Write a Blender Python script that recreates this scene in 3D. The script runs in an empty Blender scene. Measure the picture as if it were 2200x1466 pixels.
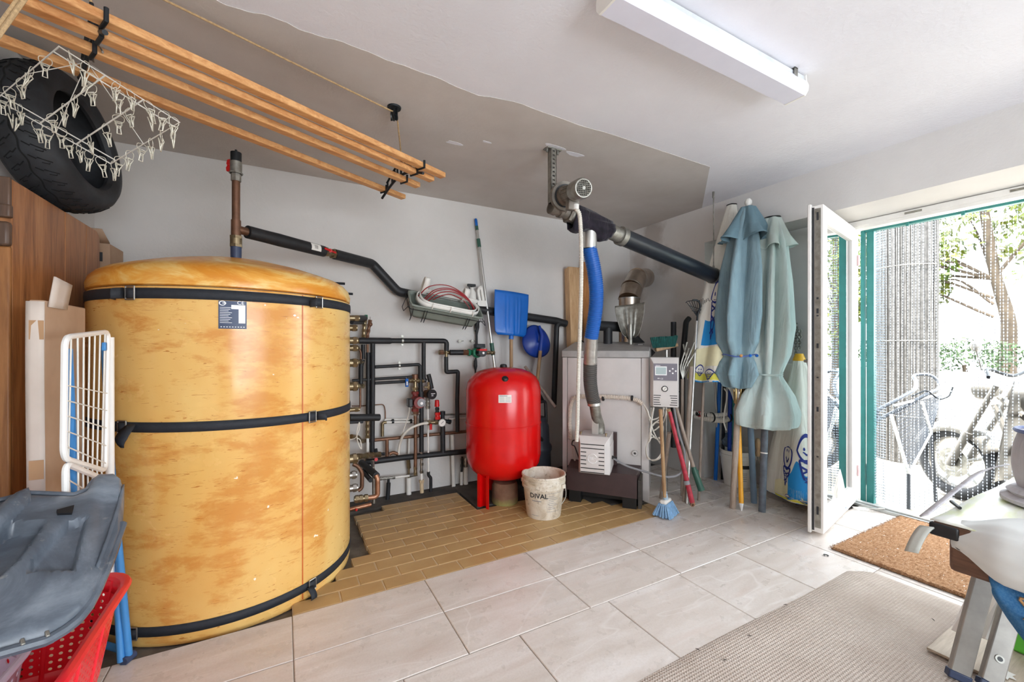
import bpy, math, random
from mathutils import Vector, Matrix
V = Vector
random.seed(7)
C = bpy.context.scene.collection
S = bpy.context.scene
# ---------------------------------------------------------------- camera, world, light, exposure
YAW = 0.5; CAM_H = 1.2; FPX = 901.3; HOR = 743.3
cam = bpy.data.cameras.new('camera'); co = bpy.data.objects.new('camera', cam); C.objects.link(co)
co.location = (0, 0, CAM_H); co.rotation_euler = (math.pi/2, 0, -YAW)
cam.sensor_width = 36; cam.lens = FPX/2200*36; cam.shift_y = (HOR-733)/2200; cam.clip_start = 0.02; cam.clip_end = 200
S.camera = co
w = bpy.data.worlds.new('sky'); S.world = w; w.use_nodes = True
wn = w.node_tree.nodes; wl = w.node_tree.links
bg = wn['Background']
bg.inputs[0].default_value = (0.86, 0.93, 1.0, 1); bg.inputs[1].default_value = 7.0
sun = bpy.data.lights.new('sun', 'SUN'); sun.energy = 12.0; sun.angle = 0.02; sun.color = (1, 0.97, 0.93)
so = bpy.data.objects.new('sun', sun); C.objects.link(so); so.rotation_euler = (math.radians(6), math.radians(-14), 0)
def portal(loc, rot, sx, sy):
    l = bpy.data.lights.new('daylight_portal', 'AREA'); l.shape = 'RECTANGLE'; l.size = sx; l.size_y = sy
    l.cycles.is_portal = True
    o = bpy.data.objects.new('daylight_portal', l); C.objects.link(o); o.location = loc; o.rotation_euler = rot
portal((4.03, .5, 1.07), (0, math.pi/2, 0), 2.14, 2.24)
portal((1.25, -2.62, 1.2), (math.pi/2, 0, 0), 2.5, 1.8)
S.view_settings.view_transform = 'Standard'; S.view_settings.look = 'None'
S.view_settings.gamma = 1; S.view_settings.use_curve_mapping = False
S.view_settings.exposure = 0.76
S.cycles.use_denoising = True
S.cycles.max_bounces = 12; S.cycles.diffuse_bounces = 8; S.cycles.glossy_bounces = 4; S.cycles.transparent_max_bounces = 24
S.cycles.sample_clamp_indirect = 8
S.cycles.caustics_reflective = False; S.cycles.caustics_refractive = False
# ---------------------------------------------------------------- measuring: where a sight line of the photograph meets a plane of the room
_c, _s = math.cos(YAW), math.sin(YAW)
def ray(px, py):
    u = (px-1100)/FPX
    return V((_s+u*_c, _c-u*_s, -(py-HOR)/FPX))
EYE = V((0, 0, CAM_H))
def at(px, py, X=None, Y=None, Z=None, t=None, P=None, N=None):
    d = ray(px, py)
    if X is not None: t = X/d.x
    elif Y is not None: t = Y/d.y
    elif Z is not None: t = (Z-CAM_H)/d.z
    elif P is not None: t = (V(P)-EYE).dot(V(N))/d.dot(V(N))
    return EYE+d*t
# ---------------------------------------------------------------- mesh helpers
class MB:
    def __init__(s): s.v = []; s.f = []
    def add(s, vs, fs):
        n = len(s.v); s.v += [V(q) for q in vs]; s.f += [tuple(i+n for i in f) for f in fs]; return s
    def box(s, c, d, R=None):
        c = V(c); x, y, z = d[0]/2, d[1]/2, d[2]/2
        q = [V(p) for p in ((-x,-y,-z),(x,-y,-z),(x,y,-z),(-x,y,-z),(-x,-y,z),(x,-y,z),(x,y,z),(-x,y,z))]
        if R is not None: q = [R @ p for p in q]
        return s.add([c+p for p in q], [(0,3,2,1),(4,5,6,7),(0,1,5,4),(1,2,6,5),(2,3,7,6),(3,0,4,7)])
    def span(s, a, b):
        a = V(a); b = V(b)
        return s.box((a+b)/2, [abs(b[i]-a[i]) for i in range(3)])
    def bar(s, a, b, w, h, up=(0,0,1)):
        a = V(a); b = V(b); d = b-a
        return s.box((a+b)/2, (w, h, d.length), frame(d, up))
    def tube(s, pts, r, n=8, closed=False, caps=True):
        pts = [V(p) for p in pts]; m = len(pts)
        rs = r if isinstance(r, (list, tuple)) else [r]*m
        T = []
        for i in range(m):
            a = pts[i-1] if (i or closed) else pts[i]; b = pts[(i+1) % m] if (i < m-1 or closed) else pts[i]
            d = b-a
            T.append(d.normalized() if d.length > 1e-9 else V((0,0,1)))
        t0 = T[0]; nrm = t0.cross(V((0,0,1)) if abs(t0.z) < .9 else V((1,0,0))).normalized()
        vs = []; fs = []
        for i in range(m):
            t = T[i]
            nrm = (nrm-t*nrm.dot(t))
            nrm = nrm.normalized() if nrm.length > 1e-6 else t.orthogonal().normalized()
            bn = t.cross(nrm)
            for k in range(n):
                a = 2*math.pi*k/n
                vs.append(pts[i]+(nrm*math.cos(a)+bn*math.sin(a))*rs[i])
        for i in range(m if closed else m-1):
            j = (i+1) % m
            for k in range(n):
                l = (k+1) % n
                fs.append((i*n+k, i*n+l, j*n+l, j*n+k))
        if caps and not closed:
            fs.append(tuple(range(n))[::-1]); fs.append(tuple((m-1)*n+k for k in range(n)))
        return s.add(vs, fs)
    def cyl(s, a, b, r, r2=None, n=16): return s.tube([a, b], [r, r if r2 is None else r2], n)
    def lathe(s, prof, o=(0,0,0), n=32, R=None, capb=False, capt=False):
        o = V(o); vs = []; fs = []; m = len(prof)
        for r, z in prof:
            for k in range(n):
                a = 2*math.pi*k/n; p = V((r*math.cos(a), r*math.sin(a), z))
                vs.append(o+(R @ p if R is not None else p))
        for i in range(m-1):
            for k in range(n):
                l = (k+1) % n; fs.append((i*n+k, i*n+l, (i+1)*n+l, (i+1)*n+k))
        if capb: fs.append(tuple(range(n))[::-1])
        if capt: fs.append(tuple((m-1)*n+k for k in range(n)))
        return s.add(vs, fs)
    def prism(s, poly, o, ux, uy, h):
        o = V(o); ux = V(ux); uy = V(uy); nz = ux.cross(uy).normalized(); n = len(poly)
        b = [o+ux*p[0]+uy*p[1] for p in poly]
        vs = b+[q+nz*h for q in b]
        fs = [tuple(range(n))[::-1], tuple(range(n, 2*n))]+[(i, (i+1) % n, n+(i+1) % n, n+i) for i in range(n)]
        return s.add(vs, fs)
    def grid(s, fn, nu, nv, cu=False, cv=False):
        vs = []; fs = []
        for i in range(nu):
            for j in range(nv): vs.append(fn(i/(nu if cu else nu-1), j/(nv if cv else nv-1)))
        for i in range(nu if cu else nu-1):
            for j in range(nv if cv else nv-1):
                a = (i+1) % nu; b = (j+1) % nv
                fs.append((i*nv+j, a*nv+j, a*nv+b, i*nv+b))
        return s.add(vs, fs)
    def ball(s, c, r, n=12, sc=(1,1,1)):
        c = V(c); m = n//2+1
        return s.grid(lambda u, v: c+V((r*sc[0]*math.sin(math.pi*v)*math.cos(2*math.pi*u), r*sc[1]*math.sin(math.pi*v)*math.sin(2*math.pi*u), -r*sc[2]*math.cos(math.pi*v))), n, m, cu=True)
def frame(d, up=(0,0,1)):
    z = V(d).normalized(); up = V(up)
    if abs(z.dot(up)) > .999: up = V((0,1,0))
    x = up.cross(z).normalized(); y = z.cross(x)
    return Matrix((x, y, z)).transposed()
def fillet(pts, rad, n=5):
    pts = [V(p) for p in pts]; out = [pts[0]]
    for i in range(1, len(pts)-1):
        a, b, c = pts[i-1], pts[i], pts[i+1]
        r = min(rad, (a-b).length*.49, (c-b).length*.49)
        p = b+(a-b).normalized()*r; q = b+(c-b).normalized()*r
        for k in range(n+1):
            t = k/n; out.append(p*(1-t)**2+b*2*t*(1-t)+q*t*t)
    out.append(pts[-1]); return out
def spline(pts, n=8):
    pts = [V(p) for p in pts]; P = [2*pts[0]-pts[1]]+pts+[2*pts[-1]-pts[-2]]; out = []
    for i in range(1, len(P)-2):
        a, b, c, d = P[i-1:i+3]
        for k in range(n):
            t = k/n
            out.append(.5*((2*b)+(c-a)*t+(2*a-5*b+4*c-d)*t*t+(3*b-a-3*c+d)*t**3))
    out.append(pts[-1]); return out
def wpos(o):
    p = V((0,0,0))
    while o: p = p+o.location; o = o.parent
    return p
def obj(name, mb, m, parent=None, bevel=0, smooth=38, solid=0, sub=0, flip=False):
    me = bpy.data.meshes.new(name)
    if parent: o0 = wpos(parent)
    else:
        xs = [v.x for v in mb.v]; ys = [v.y for v in mb.v]
        o0 = V(((min(xs)+max(xs))/2, (min(ys)+max(ys))/2, min(v.z for v in mb.v)))
    me.from_pydata([v-o0 for v in mb.v], [], mb.f); me.validate(); me.update()
    if smooth:
        me.shade_smooth(); me.set_sharp_from_angle(angle=math.radians(smooth))
    o = bpy.data.objects.new(name, me); C.objects.link(o)
    me.materials.append(m)
    if parent: o.parent = parent
    else: o.location = o0
    if solid:
        k = o.modifiers.new('thickness', 'SOLIDIFY'); k.thickness = solid; k.offset = 0
    if sub:
        k = o.modifiers.new('soften', 'SUBSURF'); k.levels = sub; k.render_levels = sub
    if bevel:
        k = o.modifiers.new('bevel', 'BEVEL'); k.width = bevel; k.segments = 2; k.limit_method = 'ANGLE'; k.angle_limit = math.radians(50)
    return o
def tag(o, label, cat, group=None):
    o['label'] = label; o['category'] = cat
    if group: o['group'] = group
    return o
def thing(name, label, cat, loc, group=None):
    o = bpy.data.objects.new(name, None); C.objects.link(o); o.location = V(loc); o.empty_display_size = .05
    return tag(o, label, cat, group)
def struct(name, mb, m, parent=None, **k):
    o = obj(name, mb, m, parent, **k)
    if not parent: o['kind'] = 'structure'
    return o
def stuff(o): o['kind'] = 'stuff'; return o
def sub_label(o, t): o['label'] = t; return o
def text(name, body, size, o, ux, uy, m, parent, align='LEFT', thick=0.0):
    cu = bpy.data.curves.new(name, 'FONT'); cu.body = body; cu.size = size; cu.align_x = align; cu.offset = size*.02*(name == 'lettering'); cu.resolution_u = 2
    tmp = bpy.data.objects.new(name+'_tmp', cu); C.objects.link(tmp)
    dg = bpy.context.evaluated_depsgraph_get(); me = bpy.data.meshes.new_from_object(tmp.evaluated_get(dg))
    bpy.data.objects.remove(tmp); bpy.data.curves.remove(cu)
    ux = V(ux).normalized(); uy = V(uy).normalized(); o = V(o); base = wpos(parent)
    for v in me.vertices: v.co = o+ux*v.co.x+uy*v.co.y-base
    me.name = name; me.materials.clear(); me.materials.append(m)
    ob = bpy.data.objects.new(name, me); C.objects.link(ob); ob.parent = parent
    return ob
# ---------------------------------------------------------------- materials
def srgb(h):
    h = h.lstrip('#'); q = [int(h[i:i+2], 16)/255 for i in (0, 2, 4)]
    return tuple(c/12.92 if c <= .04045 else ((c+.055)/1.055)**2.4 for c in q)+(1,)
class NT:
    def __init__(s, name):
        s.m = bpy.data.materials.new(name); s.m.use_nodes = True; s.t = s.m.node_tree; s.n = s.t.nodes; s.l = s.t.links
        s.b = s.n['Principled BSDF']; s.tc = s.n.new('ShaderNodeTexCoord')
    def coord(s, scale=(1,1,1), rnd=False, loc=(0,0,0), rot=(0,0,0)):
        mp = s.n.new('ShaderNodeMapping'); mp.inputs['Scale'].default_value = scale; mp.inputs['Location'].default_value = loc; mp.inputs['Rotation'].default_value = rot
        src = s.tc.outputs['Object']
        if rnd:
            oi = s.n.new('ShaderNodeObjectInfo'); mu = s.n.new('ShaderNodeMath'); mu.operation = 'MULTIPLY'; mu.inputs[1].default_value = 37.3
            s.l.new(oi.outputs['Random'], mu.inputs[0])
            ad = s.n.new('ShaderNodeVectorMath'); ad.operation = 'ADD'; s.l.new(src, ad.inputs[0]); s.l.new(mu.outputs[0], ad.inputs[1]); src = ad.outputs[0]
        s.l.new(src, mp.inputs['Vector']); return mp.outputs[0]
    def noise(s, scale=5, detail=4, rough=.55, co=None, dist=0):
        k = s.n.new('ShaderNodeTexNoise'); k.inputs['Scale'].default_value = scale; k.inputs['Detail'].default_value = detail
        k.inputs['Roughness'].default_value = rough; k.inputs['Distortion'].default_value = dist
        s.l.new(co or s.coord(), k.inputs['Vector']); return k.outputs['Fac']
    def wave(s, scale=5, dist=2, detail=2, co=None, axis='X', kind='BANDS', prof='SIN', ds=1.0):
        k = s.n.new('ShaderNodeTexWave'); k.wave_type = kind; k.wave_profile = prof
        if kind == 'BANDS': k.bands_direction = axis
        k.inputs['Scale'].default_value = scale; k.inputs['Distortion'].default_value = dist; k.inputs['Detail'].default_value = detail; k.inputs['Detail Scale'].default_value = ds
        s.l.new(co or s.coord(), k.inputs['Vector']); return k.outputs['Fac']
    def vor(s, scale=20, co=None, feat='F1'):
        k = s.n.new('ShaderNodeTexVoronoi'); k.feature = feat; k.inputs['Scale'].default_value = scale
        s.l.new(co or s.coord(), k.inputs['Vector']); return k.outputs['Distance']
    def ramp(s, fac, stops):
        k = s.n.new('ShaderNodeValToRGB'); e = k.color_ramp.elements
        while len(e) > 2: e.remove(e[-1])
        for i, (p, c) in enumerate(stops):
            if i > 1: e.new(p)
            e[i].position = p; e[i].color = c if isinstance(c, tuple) else ((c, c, c, 1) if not isinstance(c, str) else srgb(c))
        s.l.new(fac, k.inputs[0]); return k.outputs[0]
    def mix(s, fac, a, b, mode='MIX'):
        k = s.n.new('ShaderNodeMix'); k.data_type = 'RGBA'; k.blend_type = mode
        for sock, val in ((k.inputs[0], fac), (k.inputs[6], a), (k.inputs[7], b)):
            if isinstance(val, str): val = srgb(val)
            if isinstance(val, (int, float, tuple)): sock.default_value = val
            else: s.l.new(val, sock)
        return k.outputs[2]
    def math(s, op, a, b=None, clamp=False):
        k = s.n.new('ShaderNodeMath'); k.operation = op; k.use_clamp = clamp
        for sock, val in ((k.inputs[0], a), (k.inputs[1], b)):
            if val is None: continue
            if isinstance(val, (int, float)): sock.default_value = val
            else: s.l.new(val, sock)
        return k.outputs[0]
    def sep(s, co):
        k = s.n.new('ShaderNodeSeparateXYZ'); s.l.new(co, k.inputs[0]); return k.outputs
    def bump(s, h, strength=.3, dist=.01):
        k = s.n.new('ShaderNodeBump'); k.inputs['Strength'].default_value = strength; k.inputs['Distance'].default_value = dist
        s.l.new(h, k.inputs['Height']); s.l.new(k.outputs[0], s.b.inputs['Normal'])
    def set(s, col=None, rough=.5, metal=0.0, spec=None):
        if col is not None:
            if isinstance(col, str): col = srgb(col)
            if isinstance(col, tuple): s.b.inputs['Base Color'].default_value = col
            else: s.l.new(col, s.b.inputs['Base Color'])
        if isinstance(rough, (int, float)): s.b.inputs['Roughness'].default_value = rough
        else: s.l.new(rough, s.b.inputs['Roughness'])
        s.b.inputs['Metallic'].default_value = metal
        if spec is not None: s.b.inputs['Specular IOR Level'].default_value = spec
        return s.m
def simple(name, col, rough=.5, metal=0.0, var=.12, vs=8, bump=0, bs=60, spec=None, col2=None, rnd=False):
    k = NT(name); c = srgb(col); co_ = k.coord(rnd=rnd)
    if col2: a, b = srgb(col), srgb(col2)
    else: a = tuple(q*(1-var) for q in c[:3])+(1,); b = tuple(min(1, q*(1+var)) for q in c[:3])+(1,)
    k.set(k.ramp(k.noise(vs, 5, .6, co_), [(.35, a), (.65, b)]), rough, metal, spec)
    if bump: k.bump(k.noise(bs, 3, .6, co_), bump, .003)
    return k.m
M = {}
# ---------------------------------------------------------------- shared materials
def plaster(name, base, dark, bump=.25, stain=None):
    k = NT(name); co_ = k.coord()
    c = k.ramp(k.noise(1.3, 5, .6, co_), [(.3, dark), (.7, base)])
    c = k.mix(k.ramp(k.noise(9, 6, .7, co_), [(.62, 0.0), (.8, .35)]), c, dark)
    if stain:
        for (cx, cy, cz, r, col, amt) in stain:
            mp = k.n.new('ShaderNodeVectorMath'); mp.operation = 'DISTANCE'
            k.l.new(k.tc.outputs['Object'], mp.inputs[0]); mp.inputs[1].default_value = (cx, cy, cz)
            wob = k.math('ADD', k.math('DIVIDE', mp.outputs['Value'], 2*r), k.math('MULTIPLY', k.noise(5, 5, .6, co_), .45))
            c = k.mix(k.math('MULTIPLY', k.ramp(wob, [(.42, 1.0), (.68, 0.0)]), amt), c, col)
    k.set(c, .9, spec=.2)
    hh = k.math('ADD', k.noise(55, 4, .6, co_), k.math('MULTIPLY', k.noise(7, 3, .5, co_), 1.5))
    k.bump(hh, bump, .006); return k.m
M['ceiling'] = plaster('ceiling_paint', '#e9e9ee', '#e0e0e6', .35)
M['ceil_grey'] = plaster('ceiling_grey_undercoat', '#d0cbc6', '#bdb6b0', .3)
M['white_paint'] = simple('white_lacquer', '#eeece8', .35, var=.03)
M['pvc_white'] = simple('white_plastic', '#e8e6e0', .4, var=.05)
M['black_foam'] = simple('black_insulation_foam', '#1d1e21', .55, var=.25, vs=20, bump=.15, bs=120)
M['black_plastic'] = simple('black_plastic', '#17181a', .4, var=.2)
M['dark_iron'] = simple('dark_cast_iron', '#22262a', .5, .4, var=.25, vs=30)
M['copper'] = simple('aged_copper', '#86614b', .45, .55, vs=14, col2='#6a4c3b')
M['copper_new'] = simple('bright_copper', '#b5866a', .4, .6, vs=14, col2='#8c5c42')
M['brass'] = simple('dull_brass', '#a39376', .38, .85, vs=20, col2='#7e6e52')
M['steel'] = simple('brushed_steel', '#b9b6b0', .3, .9, vs=10, col2='#989590')
M['steel_shiny'] = simple('polished_flue_steel', '#c2b6a9', .3, 1.0, vs=6, col2='#9a8d80')
M['galv'] = simple('galvanised_steel', '#a9a79f', .42, .8, vs=25, col2='#86847c')
M['alu'] = simple('aluminium', '#c9c8c4', .35, .85, var=.08, vs=9)
M['cast_alu'] = simple('dusty_cast_aluminium', '#8d867c', .55, .5, vs=16, col2='#6d665e')
M['grey_lacquer'] = simple('grey_boiler_enamel', '#cdc8c5', .4, var=.05, vs=5)
M['grey_plastic'] = simple('grey_plastic', '#85868a', .5, var=.1)
M['red_paint'] = simple('glossy_red_enamel', '#d40a0c', .22, var=.06)
M['red_plastic'] = simple('red_plastic', '#c41818', .4)
M['green_plastic'] = simple('dark_green_plastic', '#2f5a4c', .45)
M['pump_green'] = simple('green_pump_paint', '#1e7352', .45)
M['pump_red'] = simple('dull_red_pump_paint', '#7a2a26', .5)
M['blue_plastic'] = simple('bright_blue_plastic', '#1668c4', .35, var=.06)
M['navy_plastic'] = simple('deep_blue_plastic', '#173c98', .3, var=.08)
M['strap'] = simple('black_webbing', '#23272e', .7, var=.15, vs=40, bump=.3, bs=300)
M['print_dark'] = simple('dark_print', '#2a2c30', .6)
M['print_grey'] = simple('grey_print', '#8f9095', .6)
M['print_white'] = simple('white_print', '#f2f2f2', .5)
M['paper'] = simple('white_label_paper', '#e9e6e0', .6, var=.03)
M['label_navy'] = simple('navy_label', '#33405e', .4)
M['rubber'] = simple('black_rubber', '#1c1d20', .6, vs=12, col2='#2c2f34', bump=.2, bs=80)
M['concrete'] = simple('rough_concrete', '#7d766c', .95, vs=7, col2='#5a544c', bump=.9, bs=30)
M['soot'] = simple('dark_sooty_concrete', '#3f3b38', .95, vs=7, col2='#57514b', bump=.7, bs=30)
M['rope'] = simple('sisal_rope', '#b79a72', .9, var=.2, vs=120, bump=.6, bs=200)
M['glass_white'] = simple('opal_diffuser', '#dcdce8', .3, var=.02)
M['cable_white'] = simple('white_cable_sheath', '#d9d5cb', .5, var=.06)
M['cable_red'] = simple('red_cable_sheath', '#9a1620', .4)
M['teal'] = simple('teal_green_lacquer', '#2f7f7c', .4, var=.1)
def wood(name, a, b, ax='X', scale=6, rough=.55, knots=True):
    k = NT(name)
    sc = {'X': (.6, 6, 6), 'Y': (6, .6, 6), 'Z': (6, 6, .6)}[ax]
    co_ = k.coord(sc, rnd=True)
    n1 = k.noise(scale, 6, .6, co_, 1.2)
    n2 = k.noise(scale*7, 3, .6, co_)
    c = k.ramp(k.math('ADD', k.math('MULTIPLY', n1, .75), k.math('MULTIPLY', n2, .25)), [(.33, b), (.62, a)])
    k.set(c, rough); k.bump(n2, .2, .002); return k.m
M['pine_x'] = wood('pine_slat', '#e0ab72', '#b97a42', 'X')
M['pine_z'] = wood('raw_pine_board', '#d8b48a', '#b88e62', 'Z')
M['pine_red'] = wood('reddish_pine_board', '#bf8450', '#96602f', 'Z')
M['handle'] = wood('wooden_handle', '#b4946f', '#8d6d4c', 'Z', 4)
M['handle_old'] = wood('grey_weathered_handle', '#a5968a', '#7d6c5e', 'Z', 4)
def table_wood():
    k = NT('worn_brown_table_wood'); co_ = k.coord((4, 9, .7))
    n = k.noise(2.2, 6, .65, co_, 1.0); n2 = k.noise(16, 4, .6, co_)
    c = k.ramp(k.math('ADD', k.math('MULTIPLY', n, .7), k.math('MULTIPLY', n2, .3)), [(.3, '#6b4229'), (.5, '#a56f45'), (.7, '#c08d5e')])
    k.set(c, .38); k.bump(n2, .15, .002); return k.m
M['table'] = table_wood()
def cardboard(name, a, b):
    k = NT(name); co_ = k.coord()
    k.set(k.ramp(k.noise(4, 4, .6, co_), [(.3, a), (.7, b)]), .85); k.bump(k.wave(60, .4, 1, co_, 'Y'), .08, .002); return k.m
M['card'] = cardboard('cardboard', '#a98a70', '#bb9d83')
M['card_pale'] = cardboard('dusty_pale_cardboard', '#c3b4a8', '#d3c6bb')
def cloth(name, a, b, sc=3):
    k = NT(name); co_ = k.coord()
    k.set(k.ramp(k.noise(sc, 4, .6, co_), [(.3, a), (.7, b)]), .85, spec=.2)
    k.b.inputs['Sheen Weight'].default_value = .15
    k.bump(k.math('ADD', k.noise(5, 3, .5, k.coord((2.2, 2.2, .35)), .6), k.math('MULTIPLY', k.noise(220, 2, .5, co_), .02)), .55, .05); return k.m
M['cloth_teal'] = cloth('faded_blue_canvas', '#76909b', '#8aa4ad')
M['cloth_pale'] = cloth('faded_pale_green_canvas', '#b3c3c0', '#c3d0cc')
M['cloth_white'] = cloth('white_nylon', '#e6e8e0', '#f0f0ea')
def tank_paint():
    k = NT('scuffed_yellow_tank_skin'); co_ = k.coord()
    base = k.ramp(k.noise(1.6, 3, .5, co_), [(.3, '#e9bd6c'), (.7, '#efcd84')])
    zones = k.noise(1.35, 4, .6, k.coord((1.1, 1, .8), loc=(3.4, .9, .62)), .5)
    c = k.mix(k.ramp(zones, [(.40, 0.0), (.56, .35), (.74, .8)]), base, '#dd9c49')
    streak = k.noise(5.5, 6, .72, k.coord((.8, .8, 2.2), loc=(1, 2, 3), rot=(.6, .4, 0)), .25)
    msk = k.math('ADD', k.math('MULTIPLY', zones, .45), k.math('MULTIPLY', streak, .62))
    c = k.mix(k.ramp(msk, [(.575, 0.0), (.60, .25), (.66, .62)]), c, '#cb7f30')
    mid = k.ramp(k.noise(9, 6, .7, k.coord((1, 1, 1.6), loc=(4, 2, 7)), .3), [(.655, 0.0), (.68, .5)])
    c = k.mix(mid, c, '#d38f3d')
    for (sc, rot, loc, lo) in ((17, (.35, .2, 0), (0, 0, 0), .665), (13, (-.5, -.4, 0), (5, 5, 1), .675), (22, (.9, .5, 0), (2, 8, 3), .68)):
        scr = k.ramp(k.noise(sc, 4, .6, k.coord((.8, .8, 7), rot=rot, loc=loc), 1.0), [(lo, 0.0), (lo+.02, 1.0)])
        c = k.mix(k.math('MULTIPLY', scr, .8), c, '#b56a28')
    wh = k.ramp(k.noise(15, 3, .5, k.coord((1, 1, 1.3), loc=(9, 1, 4))), [(.74, 0.0), (.75, 1.0)])
    c = k.mix(wh, c, '#f6ecd8')
    k.set(c, k.ramp(k.noise(5, 4, .6, co_), [(.3, .16), (.7, .32)])); return k.m
M['tank'] = tank_paint()
def lid_paint():
    k = NT('scuffed_orange_lid_skin'); co_ = k.coord((1, 1, 3))
    c = k.ramp(k.noise(4, 5, .65, co_, .7), [(.38, '#d98e30'), (.5, '#e6a84c'), (.62, '#efca7c')])
    k.set(c, .27); return k.m
M['tank_lid'] = lid_paint()
def tile_stone():
    k = NT('veined_stone_tile'); co_ = k.coord((1, 1, 1), rnd=True)
    st_ = k.coord((1.0, 5.0, 1), rnd=True, rot=(0, 0, .75))
    n = k.noise(2.2, 5, .6, st_, .8)
    c = k.ramp(n, [(.28, '#cec3b9'), (.5, '#dbd2ca'), (.72, '#e8e2dd')])
    c = k.mix(k.ramp(k.noise(1.5, 4, .6, st_, .5), [(.55, 0.0), (.75, .35)]), c, '#d0b9ad')
    c = k.mix(k.ramp(k.noise(120, 3, .6, co_), [(.4, 0.0), (.75, .18)]), c, '#a89888')
    v = k.noise(.9, 3, .5, k.coord((.7, 2.2, 1), rnd=True, rot=(0, 0, .25)), .4)
    c = k.mix(k.ramp(v, [(.496, 0.0), (.5, .45), (.504, 0.0)]), c, '#f0ebe6')
    k.set(c, k.ramp(k.noise(9, 4, .6, co_), [(.3, .22), (.7, .4)])); k.bump(k.noise(14, 5, .6, co_), .12, .004); return k.m
M['tile'] = tile_stone()
def tile_yellow():
    k = NT('ochre_clay_tile'); co_ = k.coord(rnd=True)
    c = k.ramp(k.noise(3, 5, .6, co_), [(.3, '#b08d5c'), (.7, '#c2a270')])
    k.set(c, k.ramp(k.noise(10, 4, .6, co_), [(.3, .3), (.7, .5)])); k.bump(k.noise(30, 4, .6, co_), .12, .002); return k.m
M['brick'] = tile_yellow()
M['grout_pale'] = simple('pale_grout', '#cdb896', .9, var=.1)
M['grout_dark'] = simple('grey_grout', '#8e8378', .9, var=.15)
def glass_mat(name, tint='#eef6f6'):
    m = bpy.data.materials.new(name); m.use_nodes = True; t = m.node_tree; n = t.nodes; n.remove(n['Principled BSDF'])
    tr = n.new('ShaderNodeBsdfTransparent'); tr.inputs[0].default_value = srgb(tint)
    gl = n.new('ShaderNodeBsdfGlossy'); gl.inputs['Roughness'].default_value = .0
    fr = n.new('ShaderNodeFresnel'); fr.inputs[0].default_value = 1.5
    ad = n.new('ShaderNodeMath'); ad.operation = 'MULTIPLY'; ad.inputs[1].default_value = 1.8; ad.use_clamp = True
    mx = n.new('ShaderNodeMixShader'); t.links.new(fr.outputs[0], ad.inputs[0]); t.links.new(ad.outputs[0], mx.inputs[0])
    t.links.new(tr.outputs[0], mx.inputs[1]); t.links.new(gl.outputs[0], mx.inputs[2]); t.links.new(mx.outputs[0], n['Material Output'].inputs[0])
    return m
M['glass'] = glass_mat('window_glass')
# ---------------------------------------------------------------- the room
YB, XL, XR, CZ, LZ, YR = 3.44, -1.0, 3.36, 2.46, 2.138, -2.6
M['wall_back'] = plaster('back_wall_plaster', '#dcd9d6', '#cfccc8', .2)
M['wall_right'] = plaster('right_wall_plaster', '#dddbd9', '#d0cdca', .2, stain=None)
walls = struct('wall_back', MB().span((XL-.15, YB, -.1), (4.3, YB+.16, CZ+.16)), M['wall_back'], smooth=0)
struct('wall_left', MB().span((XL-.15, YR, -.1), (XL, YB, CZ+.16)), M['wall_back'], smooth=0)
def right_wall():
    m = MB()
    m.span((XR, 2.505, -.1), (4.1, YB, CZ+.16))
    m.span((XR, -.62, LZ), (4.02, 2.505, CZ+.16))
    m.span((3.64, 1.62, -.1), (4.02, 2.505, LZ))
    m.span((XR, YR, -.1), (4.02, -.62, CZ+.16))
    return m
rw = struct('wall_right', right_wall(), M['wall_right'], smooth=0)
stain_c = rw.location
def stain_patch():
    k = NT('right_wall_plaster_with_soot'); co_ = k.coord()
    c = k.ramp(k.noise(1.3, 5, .6, co_), [(.3, '#d0cdca'), (.7, '#dddbd9')])
    for p, r, amt in (((1400, 510), .22, .5), ((1430, 560), .2, .5), ((1372, 560), .14, .35), ((1370, 640), .16, .4), ((1460, 690), .13, .25)):
        q = at(*p, X=XR)-stain_c
        d = k.n.new('ShaderNodeVectorMath'); d.operation = 'DISTANCE'; k.l.new(k.tc.outputs['Object'], d.inputs[0]); d.inputs[1].default_value = q
        wob = k.math('ADD', k.math('DIVIDE', d.outputs['Value'], 2*r), k.math('MULTIPLY', k.noise(7, 5, .65, co_), .55))
        c = k.mix(k.math('MULTIPLY', k.ramp(wob, [(.5, 1.0), (.72, 0.0)]), amt), c, '#8a7a6c')
    k.set(c, .9, spec=.2); k.bump(k.noise(55, 4, .6, co_), .2, .006); return k.m
rw.data.materials[0] = stain_patch()
def rear():
    m = MB()
    m.span((XL-.15, YR-.16, -.1), (0, YR, CZ+.16)); m.span((2.5, YR-.16, -.1), (4.02, YR, CZ+.16))
    m.span((0, YR-.16, 2.1), (2.5, YR, CZ+.16)); m.span((0, YR-.16, -.1), (2.5, YR, .3)); return m
struct('wall_rear', rear(), M['wall_back'], smooth=0)
def ceil():
    m = MB(); n = 24
    m.span((XL-.15, YR-.16, CZ), (4.1, YB+.16, CZ+.16)); return m
ceiling = struct('ceiling', ceil(), M['ceiling'], smooth=0)
edge = spline([at(*p, Z=CZ) for p in ((470, 2), (590, 40), (700, 80), (850, 132), (1000, 193), (1120, 225), (1320, 291))], 8)
edge = [p+V((0, .003*math.sin(i*1.7)+.008*math.sin(i*.6), 0)) for i, p in enumerate(edge)]
edge += [at(1525, 358, Z=CZ), at(1508, 446, Z=CZ)]
poly = [(p.x, p.y) for p in edge]+[(XR-.002, YB-.002), (XL+.002, YB-.002), (XL+.002, 1.55), (-.45, 1.72)]
o = obj('grey_paint_coat', MB().prism(poly[::-1], (0, 0, CZ-.0005), (1,0,0), (0,1,0), -.0025), M['ceil_grey'], ceiling, smooth=0)
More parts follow.
